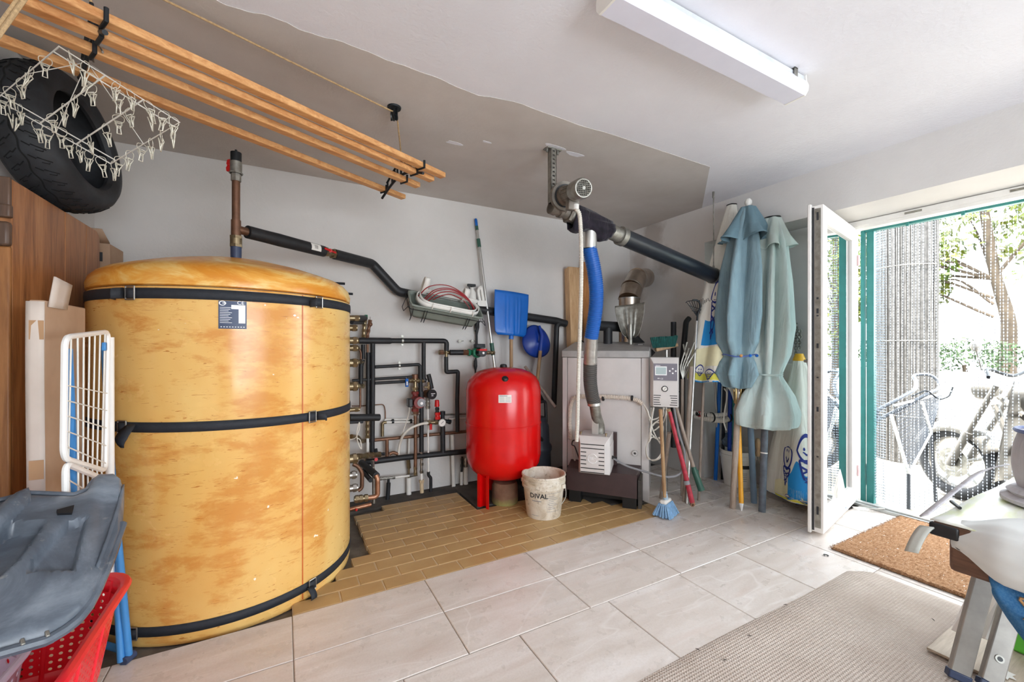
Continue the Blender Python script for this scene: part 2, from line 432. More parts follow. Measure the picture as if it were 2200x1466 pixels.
for p, r in (((975, 307), .035), ((1045, 305), .02), ((1235, 332), .045), ((1190, 316), .05)):
    q = at(*p, Z=CZ-.003); pol = [(q.x+r*(1+.3*math.sin(3*a+px_))*math.cos(a)*1.4, q.y+r*.6*(1+.2*math.cos(2*a))*math.sin(a)) for a in [i*math.pi/9 for i in range(18)] for px_ in (p[0],)]
    obj('filler_patch', MB().prism(pol, (0, 0, CZ-.0045), (1,0,0), (0,1,0), .0012), M['ceiling'], ceiling, smooth=0)
# floor: bare concrete, with every tile a piece of its own
floor = struct('floor', MB().span((XL-.15, YR-.16, -.16), (4.02, YB+.16, -.028)), M['concrete'], smooth=0)
TK = V((-.222, 2.705)); TR = .574
def rect(mb, x0, x1, y0, y1, z0, z1): mb.span((x0, y0, z0), (x1, y1, z1))
gp, gd = MB(), MB(); nb = 0
cache = {}
def piece(nm, x0, x1, y0, y1, m, top, g, gm):
    key = (nm, round(x1-x0, 3), round(y1-y0, 3))
    if key not in cache:
        mb = MB(); hx, hy = (x1-x0)/2-g, (y1-y0)/2-g; b = .0025
        mb.add([(-hx,-hy,-.012),(hx,-hy,-.012),(hx,hy,-.012),(-hx,hy,-.012),(-hx,-hy,-b),(hx,-hy,-b),(hx,hy,-b),(-hx,hy,-b),(-hx+b,-hy+b,0),(hx-b,-hy+b,0),(hx-b,hy-b,0),(-hx+b,hy-b,0)],
               [(0,3,2,1),(0,1,5,4),(1,2,6,5),(2,3,7,6),(3,0,4,7),(4,5,9,8),(5,6,10,9),(6,7,11,10),(7,4,8,11),(8,9,10,11)])
        me = bpy.data.meshes.new(nm); me.from_pydata(mb.v, [], mb.f); me.materials.append(m); cache[key] = me
    o = bpy.data.objects.new(nm, cache[key]); C.objects.link(o); o.parent = floor
    o.location = V(((x0+x1)/2, (y0+y1)/2, top+random.uniform(-.0006, .0006)))-floor.location
    if gm: rect(gm, x0, x1, y0, y1, -.03, top-.0035)
BOIL_A = V((2.03, 2.845)); BOIL_U = V((.661, -.750)); BOIL_N = V((.750, .661)); BW = .68; BD = .55
def in_boiler(x, y, e=.03):
    q = V((x, y))-BOIL_A; a = q.dot(BOIL_U); b = q.dot(BOIL_N); return -e < a < BW+e and -e-.03 < b < BD+.5
bh = .1025; bw = .2035
starts = [.038, .136, .241, .334, .44]
for r in range(11):
    y0 = 2.105+r*bh; y1 = y0+bh
    off = .038 if r % 2 == 0 else .136
    i = 0
    xs0 = starts[min(r, 4)]
    x = off
    while x < 2.45:
        a, b = max(x, xs0), min(x+bw, 2.45)
        x += bw
        if b-a < .03: continue
        if r >= 7 and b > 1.25:
            b = min(b, 1.25)
            if b-a < .03: continue
        if r == 10 and a < .5: continue
        cx, cy = (a+b)/2, (y0+y1)/2
        if in_boiler(cx, cy) or in_boiler(a, cy) or in_boiler(b, cy): continue
        piece('clay_tile', a, b, y0, y1, M['brick'], 0, .0035, gp)
for r in range(6):
    y0 = 2.105+r*bh; y1 = y0+bh
    x = -1.0 if r % 2 == 0 else -1.1
    while x < -.2:
        a, b = max(x, XL), x+bw; x += bw
        if all((V((p, q))-TK).length > TR+.05 for p in (a, (a+b)/2, b) for q in (y0, y1)): piece('clay_tile', a, b, y0, y1, M['brick'], 0, .0035, gp)
# pale stone tiles
def white(x0, x1, y0, y1): piece('stone_tile', x0, x1, y0, y1, M['tile'], .001, .0018, gd)
xs1 = [-1.0, -.565, .036, .637, 1.236, 1.842, 2.45, 3.055]
for (y0, y1) in ((1.803, 2.102), (1.512, 1.803)):
    for a, b in zip(xs1, xs1[1:]): white(a, b, y0, y1)
for (y0, y1) in ((1.803, 2.102), (1.512, 1.803), (2.102, 2.4), (2.4, 2.705), (2.705, 3.01)):
    if y0 > 2.0: white(2.45, 3.055, y0, y1)
    white(3.055, 3.36, y0, y1)
    if y1 < 2.5: white(3.36, 3.64, y0, y1)
white(3.36, 3.64, 2.4, 2.505)
for k_ in range(5):
    y1 = 1.512-k_*.48; y0 = y1-.48
    xs2 = [-1.0, -.584, -.102, .38, .86, 1.339, 1.82, 2.303, 2.79, 3.27, 3.79]
    for a, b in zip(xs2, xs2[1:]): white(a, b, y0, y1)
stuff(obj('pale_grout', gp, M['grout_pale'], floor, smooth=0)); stuff(obj('grey_grout', gd, M['grout_dark'], floor, smooth=0))
# dark broken screed under the boiler and along the back wall
def screed():
    m = MB(); A = [(1.27, 2.87), (1.27, 3.43), (3.3, 3.43), (3.3, 3.02), (2.46, 3.0), (2.46, 2.36), (2.30, 2.33), (2.22, 2.42), (2.12, 2.45), (2.03, 2.56), (1.93, 2.60), (1.88, 2.72), (1.80, 2.76), (1.7, 2.86)]
    m.prism(A, (0, 0, -.03), (1,0,0), (0,1,0), .029); m.span((-.9, 3.225, -.03), (1.27, 3.438, -.006)); return m
obj('dark_screed', screed(), M['soot'], floor, smooth=0)
# ---------------------------------------------------------------- the yellow hot water tank
def on_tank(px, py, r=TR):
    d = ray(px, py); a = d.x*d.x+d.y*d.y; b = -(d.x*TK.x+d.y*TK.y); c = TK.length_squared-r*r
    t = (-b-math.sqrt(max(0, b*b-a*c)))/a
    return EYE+d*t
def tang(p): q = math.atan2(p.y-TK.y, p.x-TK.x); return q
def rimp(ang, r, z): return V((TK.x+r*math.cos(ang), TK.y+r*math.sin(ang), z))
tank = thing('hot_water_tank', 'large scuffed yellow round tank bound with black straps', 'tank', (TK.x, TK.y, -.028))
obj('body', MB().lathe([(TR-.02, -.027), (TR-.004, -.02), (TR, 0), (TR, 1.437), (TR-.006, 1.444)], (TK.x, TK.y, 0), 96, capb=True, capt=True), M['tank'], tank)
prof = [(TR-.012, 1.447), (TR, 1.452), (TR+.002, 1.478), (TR-.008, 1.51), (TR-.03, 1.535), (TR-.065, 1.556), (TR-.12, 1.575), (TR-.22, 1.607), (TR-.35, 1.638), (TR-.48, 1.655), (.0001, 1.662)]
obj('lid', MB().lathe(prof, (TK.x, TK.y, 0), 96, capb=True), M['tank_lid'], tank)
obj('rim_gap', MB().lathe([(TR-.012, 1.44), (TR-.012, 1.45)], (TK.x, TK.y, 0), 64), M['black_plastic'], tank)
sa = tang(on_tank(650, 900))
seam = MB()
seam.grid(lambda u, v: rimp(sa+(v-.5)*.010, TR+.0012, .0+u*1.44), 2, 3)
k = NT('orange_seam_sealant'); M['seam'] = k.set('#c4622a', .35)
obj('seam', seam, M['seam'], tank)
def strap(zc, wd, buckles, tilt=0, ta=0):
    zz = lambda a: zc+tilt*math.cos(a-ta)
    st = obj('strap', MB().grid(lambda u, v: rimp(2*math.pi*u, TR+.002+.0015*math.sin(math.pi*v), zz(2*math.pi*u)+(v-.5)*wd), 96, 3, cu=True), M['strap'], tank, solid=.002)
    for (bx, by, kind) in buckles:
        a = tang(on_tank(bx, by)); zb = zz(a)
        bk = MB()
        for s_ in (-1, 1): bk.tube([rimp(a+s_*.032, TR+.012, zb-wd*.62), rimp(a+s_*.032, TR+.012, zb+wd*.62)], .0028, 6)
        for s_ in (-1, 1): bk.tube([rimp(a+q*.032, TR+.012, zb+s_*wd*.62) for q in (-1, -.5, 0, .5, 1)], .0028, 6)
        obj('buckle', bk, M['steel'], st)
        f = MB()
        f.grid(lambda u, v: rimp(a+(u-.5)*.075, TR+.010+.008*math.sin(math.pi*u), zb+(v-.5)*wd*.95), 8, 2)
        if kind == 'down':
            f.grid(lambda u, v: rimp(a+.07+(v-.5)*.085*(1-.75*max(0, u-.55)/.45)*(1-.3*max(0, .2-u)/.2), TR+.01+.045*math.sin(2.2*u), zb+.012-u*.085), 8, 3)
        elif kind == 'curl':
            f.grid(lambda u, v: rimp(a-.05-u*.05, TR+.012+.035*math.sin(3*u), zb+(v-.5)*wd*(1-.2*u)-.012*u), 9, 3)
        elif kind == 'curlr':
            f.grid(lambda u, v: rimp(a+.04+u*.06, TR+.012+.04*math.sin(2.6*u), zb+(v-.5)*wd*(1-.5*u)-.018*u*u), 9, 3)
        elif kind == 'roll':
            f.grid(lambda u, v: rimp(a-.03-u*.03, TR+.02+.02*math.sin(5*u), zb-.01-u*.065+(v-.5)*.01), 9, 3)
            f.grid(lambda u, v: rimp(a-.035+(v-.5)*.05, TR+.02+.03*math.sin(3*u), zb-u*.075), 9, 3)
        obj('strap_tail', f, M['strap'], st, solid=.002)
strap(1.413, .043, [(285, 628, 'curl'), (682, 650, 'curl')])
strap(.862, .041, [(268, 915, 'down'), (668, 888, 'curlr')], -.012, 0.3)
strap(.048, .040, [(290, 1355, 'none'), (668, 1262, 'roll')], .006, 0.3)
# dark blue rating plate with white print
def on_face(u, v, cx=500, cy=677, hw=.050, hh=.059, off=.0015):
    c = on_tank(cx, cy); a = tang(c); return rimp(a+u*hw/TR, TR+off, c.z+v*hh)
pl = obj('rating_plate', MB().grid(lambda u, v: on_face(u*2-1, v*2-1), 7, 2), M['label_navy'], tank)
pr = MB()
def prect(mb, u0, u1, v0, v1, off=.0022): mb.grid(lambda u, v: on_face(u0+(u1-u0)*u, v0+(v1-v0)*v, off=off), 3, 2)
for i in range(10): prect(pr, -.9, -.05-(i % 3)*.12, .5-i*.12, .53-i*.12)
prect(pr, -.1, .9, .42, .72); prect(pr, .42, .9, -.6, .42)
for i in range(9): prect(pr, -.85+i*.2, -.75+i*.2, -.9, -.84)
pr.grid(lambda u, v: on_face(-.72+(.14+.06*v)*1.25*math.cos(2*math.pi*u), .82+(.12+.05*v)*math.sin(2*math.pi*u), off=.0022), 24, 2, cu=True); prect(pr, -.72, -.45, .8, .86)
obj('plate_print', pr, M['print_white'], pl)
c_ = on_face(.3, .76, off=.0026); a_ = tang(c_)
text('ce_mark', 'CE', .022, c_, (-math.sin(a_), math.cos(a_), 0), (0,0,1), M['print_white'], pl)
# threaded stubs on the right flank of the tank
TKx = TK.x+TR
for i, (px, py, r, l, mt) in enumerate(((752, 684, .018, .07, 'brass'), (752, 705, .020, .045, 'brass'), (752, 732, .022, .05, 'brass'), (752, 748, .02, .05, 'brass'), (752, 780, .026, .05, 'brass'), (752, 830, .028, .05, 'brass'), (752, 880, .014, .07, 'brass'), (752, 985, .028, .05, 'brass'), (752, 1020, .022, .04, 'steel'), (752, 1048, .022, .05, 'steel'))):
    b = at(px, py, Y=2.95); q = V((TK.x+.50, 2.93, b.z)); q2 = V((b.x+l*.6+.015, 2.93, b.z))
    m = MB().cyl(q, q2, r, n=14); m.cyl(q2-V((.03, 0, 0)), q2-V((.008, 0, 0)), r*1.25, n=6)
    obj('pipe_stub', m, M[mt], tank)
# ---------------------------------------------------------------- riser on top of the tank and insulated pipe to the wall
tp = V((TK.x, TK.y, 0)); Z_ = lambda z: V((TK.x, TK.y, z))
riser = thing('riser_pipe', 'upright copper pipe with red tap rising from the yellow tank lid', 'pipe', Z_(1.66))
zt = lambda y: 1.2+(743.3-y)/901.3*2.255
obj('base_collar', MB().cyl(Z_(1.655), Z_(zt(528)), .026), M['label_navy'], riser)
obj('union_nut', MB().cyl(Z_(zt(530)), Z_(zt(524)), .031, n=6).cyl(Z_(zt(524)), Z_(zt(512)), .028, n=16).cyl(Z_(zt(512)), Z_(zt(506)), .031, n=6), M['brass'], riser)
obj('pipe', MB().cyl(Z_(zt(510)), Z_(zt(388)), .0195), M['copper'], riser)
tee = MB().cyl(Z_(zt(506)), Z_(zt(472)), .0235); tz = zt(491); dirp = (at(800, 567, Y=3.34)-Z_(tz)); dirp.z = 0; dirp.normalize()
tee.cyl(Z_(tz), Z_(tz)+dirp*.06, .022); obj('tee', tee, M['copper'], riser)
vb = MB().cyl(Z_(zt(388)), Z_(zt(372)), .024, n=8).cyl(Z_(zt(372)), Z_(zt(346)), .028, n=12).cyl(Z_(zt(372)), Z_(zt(369)), .033, n=8); obj('valve_body', vb, M['galv'], riser)
obj('cap', MB().cyl(Z_(zt(347)), Z_(zt(326)), .026).cyl(Z_(zt(326)), Z_(zt(320)), .006), M['dark_iron'], riser)
rt = V((_c, -_s, 0)); hp = Z_(zt(354))-rt*.028
hd = MB().cyl(hp+rt*.02, hp-rt*.012, .007); hd.prism([(-.012, -.03), (.004, -.034), (.010, -.012), (.006, 0), (.012, .014), (.006, .034), (-.008, .03), (-.012, .01), (-.007, 0), (-.014, -.012)], hp-rt*.012-V((0, .006, 0)), rt, (0,0,1), -.010)
obj('tap_handle', hd, M['red_plastic'], riser)
sup = thing('supply_pipe', 'long black insulated pipe with red lever along the back wall above the pump', 'pipe', Z_(tz)+dirp*.06)
p0 = Z_(tz)+dirp*.062; p1 = at(684, 537, Y=3.08); L1 = (at(800, 567, Y=3.345)); p0z = p0.z
L1.z = 1.83
def lerp(a, b, t): return a+(b-a)*t
f1 = 0.56
obj('sleeve', MB().tube([lerp(p0, L1, t) for t in (0, .1, .2, .3, .4, f1-.03)], [.036, .036, .038, .037, .037, .036], 18), M['black_foam'], sup)
obj('sleeve', MB().tube(fillet([lerp(p0, L1, f1+.06), L1, at(855, 627, Y=3.36), at(880, 632, Y=3.37)], .03)+[at(1040, 667, Y=3.37), at(1195, 690, Y=3.37), at(1216, 696, Y=3.36)], .036, 16), M['black_foam'], sup)
q0, q1 = lerp(p0, L1, f1-.035), lerp(p0, L1, f1+.065)
obj('valve_body', MB().cyl(q0, q1, .024).cyl(q0, lerp(q0, q1, .3), .034, n=6).cyl(lerp(q0, q1, .75), q1, .034, n=6), M['brass'], sup)
vm = lerp(q0, q1, .55)+V((0, -.034, .008))
lv = MB().cyl(vm+V((0, .03, 0)), vm-V((0, .012, 0)), .013); ax = (q1-q0).normalized(); lv.bar(vm-ax*.045-V((0, .012, -.004)), vm+ax*.05-V((0, .012, .006)), .012, .006, (0,1,0))
obj('lever', lv, M['red_plastic'], sup)
sc = lerp(p0, L1, f1-.12); nb_ = V((dirp.y, -dirp.x, 0))
st_ = obj('paper_label', MB().grid(lambda u, v: sc+dirp*(u-.5)*.075+(nb_*math.cos(1.3*(v-.35))+V((0,0,1))*math.sin(1.3*(v-.35)))*.0385, 2, 7), M['paper'], sup)
bc = MB()
for i in range(7): bc.grid(lambda u, v, i=i: sc+dirp*(-.014+i*.004+u*(.001+.001*(i % 2)))+(nb_*math.cos(1.3*(v*.5-.1))+V((0,0,1))*math.sin(1.3*(v*.5-.1)))*.039, 2, 4)
obj('barcode', bc, M['print_dark'], st_)
# two rods poking from the wall behind the tank
for i, (a, b) in enumerate((((716, 609), (741, 610)), ((733, 631), (758, 632)))):
    q = at(*b, Y=3.30); tag(obj('wall_rod', MB().cyl(V((q.x-.14, 3.30, q.z)), q, .009, n=8).cyl(V((q.x-.14, 3.30, q.z)), V((q.x-.14, 3.45, q.z)), .009, n=8), M['dark_iron']), ('upper', 'lower')[i]+' rusty rod on the back wall behind the yellow tank lid', 'rod', 'rusty rods behind the tank')
# ---------------------------------------------------------------- clothes airer under the ceiling
A1 = at(952, 378, Z=2.175); da = V((.889, .458, 0)).normalized(); pa = V((-.458, .889, 0))
br_r = at(856, 370, Z=2.16); br_l = at(195, 70, Z=2.16)
airer = thing('ceiling_clothes_airer', 'four pine slats in black iron brackets hung under the ceiling', 'clothes airer', (br_r+br_l)/2)
slats = []
for (ex, ey, z, lx, ly) in ((952, 378, 2.185, 134, 0), (928, 386, 2.168, 41, 0), (898, 399, 2.168, 16, 33), (867, 424, 2.185, 0, 85)):
    e = at(ex, ey, Z=z); l = at(lx, ly, Z=z); d = (e-l).normalized(); n_ = V((-d.y, d.x, 0))
    if lx != 16: l = l-d*(.36 if ly == 0 and lx > 100 else .28 if ly == 0 else .12)
    slats.append((l, e, d))
    obj('slat', MB().bar(l, e, .044, .028), M['pine_x'] if 0 else M['pine_x'], airer, bevel=.004)
for (bx, by) in ((858, 368), (196, 75)):
    ps = []
    for l, e, d in slats:
        # where the sight column of the bracket crosses this slat
        best = None
        for i in range(401):
            p = lerp(l, e, i/400); q = p-EYE; dep = q.x*_s+q.y*_c
            if dep <= .1: continue
            u = 1100+FPX*(q.x*_c-q.y*_s)/dep
            ref = (905 - (l-slats[0][0]).dot(pa)/.47*100) if bx > 500 else (222-(l-slats[0][0]).dot(pa)/.47*60)
            if best is None or abs(u-ref) < best[0]: best = (abs(u-ref), p)
        ps.append(best[1])
    a, b = ps[0], ps[3]; mid = (a+b)/2
    m = MB(); ln = (b-a)
    low = lambda t: lerp(a, b, t)+V((0, 0, -.032+.058*math.sin(math.pi*t)-.008)); up_ = lambda t: lerp(a, b, t)+V((0, 0, .012+.085*math.sin(math.pi*t)**1.5))
    m.tube([low(i/20) for i in range(-1, 22)], .0075, 8)
    m.tube([up_(i/20) for i in range(2, 19)], .0065, 8)
    for t in (.12, .25, .4, .5, .6, .75, .88): m.tube([low(t), up_(t)], .006, 6)
    for t in (.32, .68): m.tube([low(t-.07), up_(t), low(t+.07)], .005, 6)
    for p in ps:
        h = [p+pa*s_*.026+V((0,0,z)) for s_, z in ((-1, .022), (-1, -.016), (1, -.016), (1, .03))]
        m.tube(h, .0065, 8)
    m.tube([up_(.5), up_(.5)+V((0, 0, .05))], .006, 6)
    obj('bracket', m, M['dark_iron'], airer)
    if bx > 500: topr = up_(.5)+V((0, 0, .05))
    else: topl = up_(.5)+V((0, 0, .05))
pul = at(847, 229, Z=CZ)
pt_ = thing('ceiling_pulley', 'small black iron pulley on the grey ceiling above the airer end', 'pulley', pul)
obj('base_plate', MB().lathe([(.0001, CZ-.012), (.034, CZ-.012), (.036, CZ-.004), (.034, CZ)], (pul.x, pul.y, 0), 20, capt=True), M['dark_iron'], pt_)
wx = V((.75, .66, 0)); wh_ = MB()
Rw = frame(V((-.66, .75, 0)))
wh_.lathe([(.006, -.008), (.024, -.008), (.019, -.003), (.019, .003), (.024, .008), (.006, .008)], (pul.x, pul.y, CZ-.05), 20, Rw); obj('wheel', wh_, M['black_plastic'], pt_)
fk = MB()
for s_ in (-1, 1): fk.bar(V((pul.x, pul.y, CZ-.01))+V((-.66, .75, 0))*s_*.013, V((pul.x, pul.y, CZ-.072))+V((-.66, .75, 0))*s_*.013, .016, .004, V((.75, .66, 0)))
fk.cyl(V((pul.x, pul.y, CZ-.05))-V((-.66, .75, 0))*.018, V((pul.x, pul.y, CZ-.05))+V((-.66, .75, 0))*.018, .005)
obj('fork', fk, M['dark_iron'], pt_)
r_end = at(358, 2, Z=CZ-.03); far = r_end+(r_end-pul).normalized()*.5; far.z = CZ-.03
tag(obj('pulley_rope', MB().tube([topr, V((pul.x+.018, pul.y+.01, CZ-.05)), V((pul.x, pul.y, CZ-.028)), V((pul.x-.02, pul.y-.01, CZ-.032)), r_end, far], .0042, 8), M['rope']), 'sisal rope running along the ceiling through the black pulley to the airer', 'rope')
ra, rb = at(8, 42, t=.95), at(48, -14, t=.98)
tag(obj('airer_rope', MB().tube([topl, topl+V((-.02, -.02, .07)), V((topl.x-.06, topl.y-.06, CZ-.01))], .0042, 8), M['rope']), 'short sisal rope from the airer bracket above the clip hanger to the ceiling', 'rope')
tag(obj('tie_rope', MB().tube([ra+(ra-rb)*2.2, ra, rb, rb+(rb-ra)*3], .0045, 8).tube([ra+(ra-rb)*2.2+V((.012, 0, .008)), ra+V((.012, 0, .008)), rb+V((.012, 0, .008)), rb+(rb-ra)*3], .0045, 8), M['rope']), 'doubled sisal rope at the near end of the pine airer slats, top corner', 'rope')
# ---------------------------------------------------------------- wire hanger with clips
def para(p1, p2, p3, p4, s):
    import numpy as np
    D = [ray(*p) for p in (p1, p2, p3, p4)]
    A = np.array([[D[0][i], -D[1][i], D[2][i], -D[3][i]] for i in range(3)]); _, _, vt = np.linalg.svd(A); d = vt[-1]; d = d/d[1]*s
    return [EYE+D[i]*float(d[i]) for i in range(4)]
H1, H2, H3, H4 = para((127, 100), (386, 263), (238, 352), (-8, 213), 1.46)
hang = thing('clip_hanger', 'white wire hanger of small clips hooked on the pine airer slat', 'hanger', (H1+H3)/2)
hx = (H2-H1).normalized(); hy = (H4-H1).normalized(); hz = hx.cross(hy); hz = hz if hz.z > 0 else -hz
M['wire'] = simple('white_coated_wire', '#e6e4dc', .4, var=.05)
M['clip_wire'] = simple('plated_clip_wire', '#dedaca', .35, .3, var=.1)
fm = MB(); E = lambda a, b: lerp(lerp(H1, H2, a), lerp(H4, H3, a), b)
w2 = .06
fm.tube([E(0, 0), E(1, 0), E(1, 1), E(0, 1)], .0026, 6, closed=True)
for b in (w2*1.4, 1-w2*1.4): fm.tube([E(0, b), E(1, b)], .0022, 6)
for a in (.36, .68): fm.tube([E(a, 0), E(a, 1)], .0026, 6)
hc = (H1+H3)/2; hub = hc+V((0, 0, .17))
obj('wire_frame', fm, M['wire'], hang)
sl = slats[2]; t_ = (hub-sl[0]).dot(sl[2]); top = sl[0]+sl[2]*t_
gp_ = MB()
for a, b in ((0, .5), (1, .5), (.5, 0), (.5, 1)): gp_.tube([hub, E(a, b)], .0013, 5)
obj('hanging_wire', gp_, M['wire'], hang)
hk = [hub, hub+V((0, 0, .035)), lerp(hub, top, .4)+V((.02, -.02, .02)), top+V((.02, -.03, -.01)), top+V((0, 0, .022)), top+V((-.02, .028, .0)), top+V((-.02, .03, -.02))]
obj('hook', MB().tube(spline(hk, 6), .0028, 8), M['steel'], hang)
def clip_mb():
    m = MB()
    m.tube(spline([(0, 0, .006), (.014, 0, -.002), (.013, 0, -.02), (0, 0, -.028), (-.013, 0, -.02), (-.014, 0, -.002), (0, 0, .006)], 4), .0011, 5)
    for s_ in (-1, 1):
        m.tube([(-.010, .006*s_, -.026), (-.004, .003*s_, -.045), (.006*s_*0-.005, .0015, -.07), (.006, .0015, -.07), (.004, .003*s_, -.045), (.010, .006*s_, -.026), (-.010, .006*s_, -.026)], .0017, 5)
    m.tube([(.004*math.cos(q), -.005+q*.0004, -.045+.004*math.sin(q)) for q in [i*.7 for i in range(24)]], .001, 4)
    return m
cm = clip_mb(); cme = bpy.data.meshes.new('clip'); cme.from_pydata(cm.v, [], cm.f); cme.materials.append(M['clip_wire']); cme.shade_smooth()
spots = [(a, 0) for a in (.08, .2, .45, .57, .72, .86, .95)]+[(a, 1) for a in (.1, .2, .33, .43, .6, .7, .8, .9)]+[(0, b) for b in (.2, .4, .6, .78, .9)]+[(1, b) for b in (.1, .25, .4, .52, .7, .85, .95)]+[(.36, b) for b in (.2, .42, .6, .8)]+[(.68, b) for b in (.2, .35, .55, .8)]+[(.3, w2*1.4), (.52, w2*1.4), (.78, w2*1.4), (.15, 1-w2*1.4), (.5, 1-w2*1.4)]
for i, (a, b) in enumerate(spots):
    o = bpy.data.objects.new('clip', cme); C.objects.link(o); o.parent = hang; o.location = E(a, b)-hang.location
    o.rotation_euler = (random.uniform(-.25, .25), random.uniform(-.25, .25), random.uniform(0, 3.14)); o.scale = (1, 1, random.uniform(.92, 1.05))
# ---------------------------------------------------------------- left side: table top, tyre, boxes, folded drying rack
PX = -.832
tt = thing('table_top', 'old brown wooden table top standing on edge against the left wall', 'table top', (PX, 2.5, -.025))
def panel(mb, y0, y1, z0, z1, x=PX, th=.034): mb.span((x-th, y0, z0), (x, y1, z1)); return mb
TT0, TT1, TTZ = 2.13, 2.93, 1.785
obj('plank', panel(MB(), TT0, 2.536, -.025, TTZ), M['table'], tt, bevel=.004)
obj('plank', panel(MB(), 2.54, 2.758, -.025, TTZ), M['table'], tt, bevel=.003)
pl_ = MB(); cr = .05
pp = [(2.762, -.025), (TT1, -.025)]+[(TT1-cr+cr*math.cos(a), TTZ-cr+cr*math.sin(a)) for a in [i*math.pi/12 for i in range(7)]]+[(2.762, TTZ)]
pl_.prism(pp, (PX-.034, 0, 0), (0,1,0), (0,0,1), .034); obj('plank', pl_, M['table'], tt, bevel=.003)
M['table_edge'] = wood('dark_table_edge_wood', '#5e4738', '#3b2c24', 'Z', 4, .45)
M['table_leg'] = wood('orange_brown_edge_wood', '#a5703f', '#7c4e28', 'Z', 4, .5)
e_ = MB(); e_.span((PX-.036, TT0-.018, 1.66), (PX+.001, TT0-.001, TTZ+.002)); e_.span((PX-.042, TT0-.026, 1.645), (PX+.004, TT0-.001, 1.69)); obj('end_strip', e_, M['table_edge'], tt, bevel=.005)
e_ = MB(); e_.span((PX-.046, TT0-.03, 1.545), (PX+.004, TT0-.001, 1.63)); obj('end_block', e_, M['table_edge'], tt, bevel=.01)
e_ = MB(); e_.span((PX-.04, TT0-.02, -.025), (PX+.002, TT0-.001, 1.545)); obj('end_strip', e_, M['table_leg'], tt, bevel=.006)
# motorcycle tyre
ty = V((-.858, 2.57, 2.098)); ax = V((.955, -.16, .15)).normalized(); Rt = frame(ax, (0, 1, 0))
tyre = thing('worn_tyre', 'big worn black motorcycle tyre resting on the brown table top', 'tyre', ty-V((0, 0, .3)))
oz = [(.195, -.075), (.205, -.092), (.235, -.102), (.262, -.097), (.282, -.078), (.296, -.045), (.302, 0), (.296, .045), (.282, .078), (.262, .097), (.235, .102), (.205, .092), (.195, .075), (.199, .06), (.225, .082), (.25, .078), (.272, .055), (.283, 0), (.272, -.055), (.25, -.078), (.225, -.082), (.199, -.06), (.195, -.075)]
obj('carcass', MB().lathe(oz, ty, 72, Rt), M['rubber'], tyre)
gr = MB()
def tread(s_, ang): 
    rr = .3025-.0205*(abs(s_)/.078)**2.2
    return ty+Rt @ V((rr*math.cos(ang), rr*math.sin(ang), s_))
M['tread_groove'] = simple('tread_groove_shadow_rubber', '#0b0c0d', .9)
gr.grid(lambda u, v: tread((v-.5)*.006+.004*math.sin(u*150), 2*math.pi*u)+Rt @ V((.0006*math.cos(2*math.pi*u), .0006*math.sin(2*math.pi*u), 0)), 260, 2, cu=True)
for i in range(40):
    a0 = 2*math.pi*i/40
    for sg in (-1, 1):
        o_ = .078 if sg > 0 else 0
        gr.tube([tread(sg*.012, a0+o_), tread(sg*.03, a0+o_+.05), tread(sg*.034, a0+o_+.035), tread(sg*.068, a0+o_+.115)], .0022, 4)
        gr.tube([tread(sg*.040, a0+o_+.10), tread(sg*.058, a0+o_+.13), tread(sg*.060, a0+o_+.115)], .0018, 4)
stuff(obj('tread_pattern', gr, M['tread_groove'], tyre))
# printed carton behind
bx = thing('printed_carton', 'small printed cardboard box behind the table top beside the tank lid', 'box', (-.9, 3.2, 1.0))
b0 = at(216, 522, Y=3.12); b1 = at(265, 541, Y=3.30)
cb = MB(); cb.span((-.985, 3.08, 1.25), (b1.x, 3.30, b1.z)); obj('carton_body', cb, M['card'], bx, bevel=.003)
fl = MB(); fl.add([(-.985, 3.08, b1.z+.001), (b1.x, 3.08, b1.z+.001), (b1.x-.01, 3.0, b1.z+.06), (-.985, 3.0, b1.z+.06)], [(0, 1, 2, 3)]); obj('flap', fl, M['card'], bx, solid=.004)
pm = MB()
for i in range(5): pm.span((b1.x-.16, 3.078, b1.z-.05-i*.018), (b1.x-.10, 3.0795, b1.z-.046-i*.018))
pm.span((b1.x-.07, 3.078, b1.z-.10), (b1.x-.03, 3.0795, b1.z-.05)); pm.span((b1.x-.16, 3.078, b1.z-.03), (b1.x-.11, 3.0795, b1.z-.02)); stuff(obj('carton_print', pm, M['print_dark'], bx, smooth=0))
cb2 = MB(); cb2.span((-.985, 3.06, -.027), (-.80, 3.32, 1.249)); o = obj('tall_carton', cb2, M['card'], None, bevel=.003); tag(o, 'tall brown cardboard box in the back corner carrying the printed carton', 'box')
# flat cardboard box
fb = thing('flat_cardboard_box', 'tall flat torn cardboard box leaning beside the brown table top', 'box', (-.69, 2.0, 0))
FX = -.665
fbm = MB(); fbm.span((FX-.036, 1.885, -.027), (FX, 2.2, 1.345)); obj('carton_body', fbm, M['card'], fb, bevel=.004)
ff = MB()
ff.grid(lambda u, v: V((FX-.038+v*.041, 1.878-.004*math.sin(9*u)-.004*math.sin(3*v), -.02+u*1.36)), 24, 4); obj('torn_face', ff, M['card_pale'], fb, solid=.005)
ff = MB(); ff.grid(lambda u, v: V((FX+.004+.01*u, 1.90+.125*v+.01*u, 1.325+.10*u*(1-.12*v))), 5, 4); obj('flap', ff, M['card_pale'], fb, solid=.005)
tpm = MB()
k = NT('brown_parcel_tape'); k.set('#b08a66', .25)
for z0 in (.78, .36, 1.22): obj('tape', MB().span((FX-.03, 1.8690, z0), (FX+.003, 1.8705, z0+.06)), k.m, fb, smooth=0)
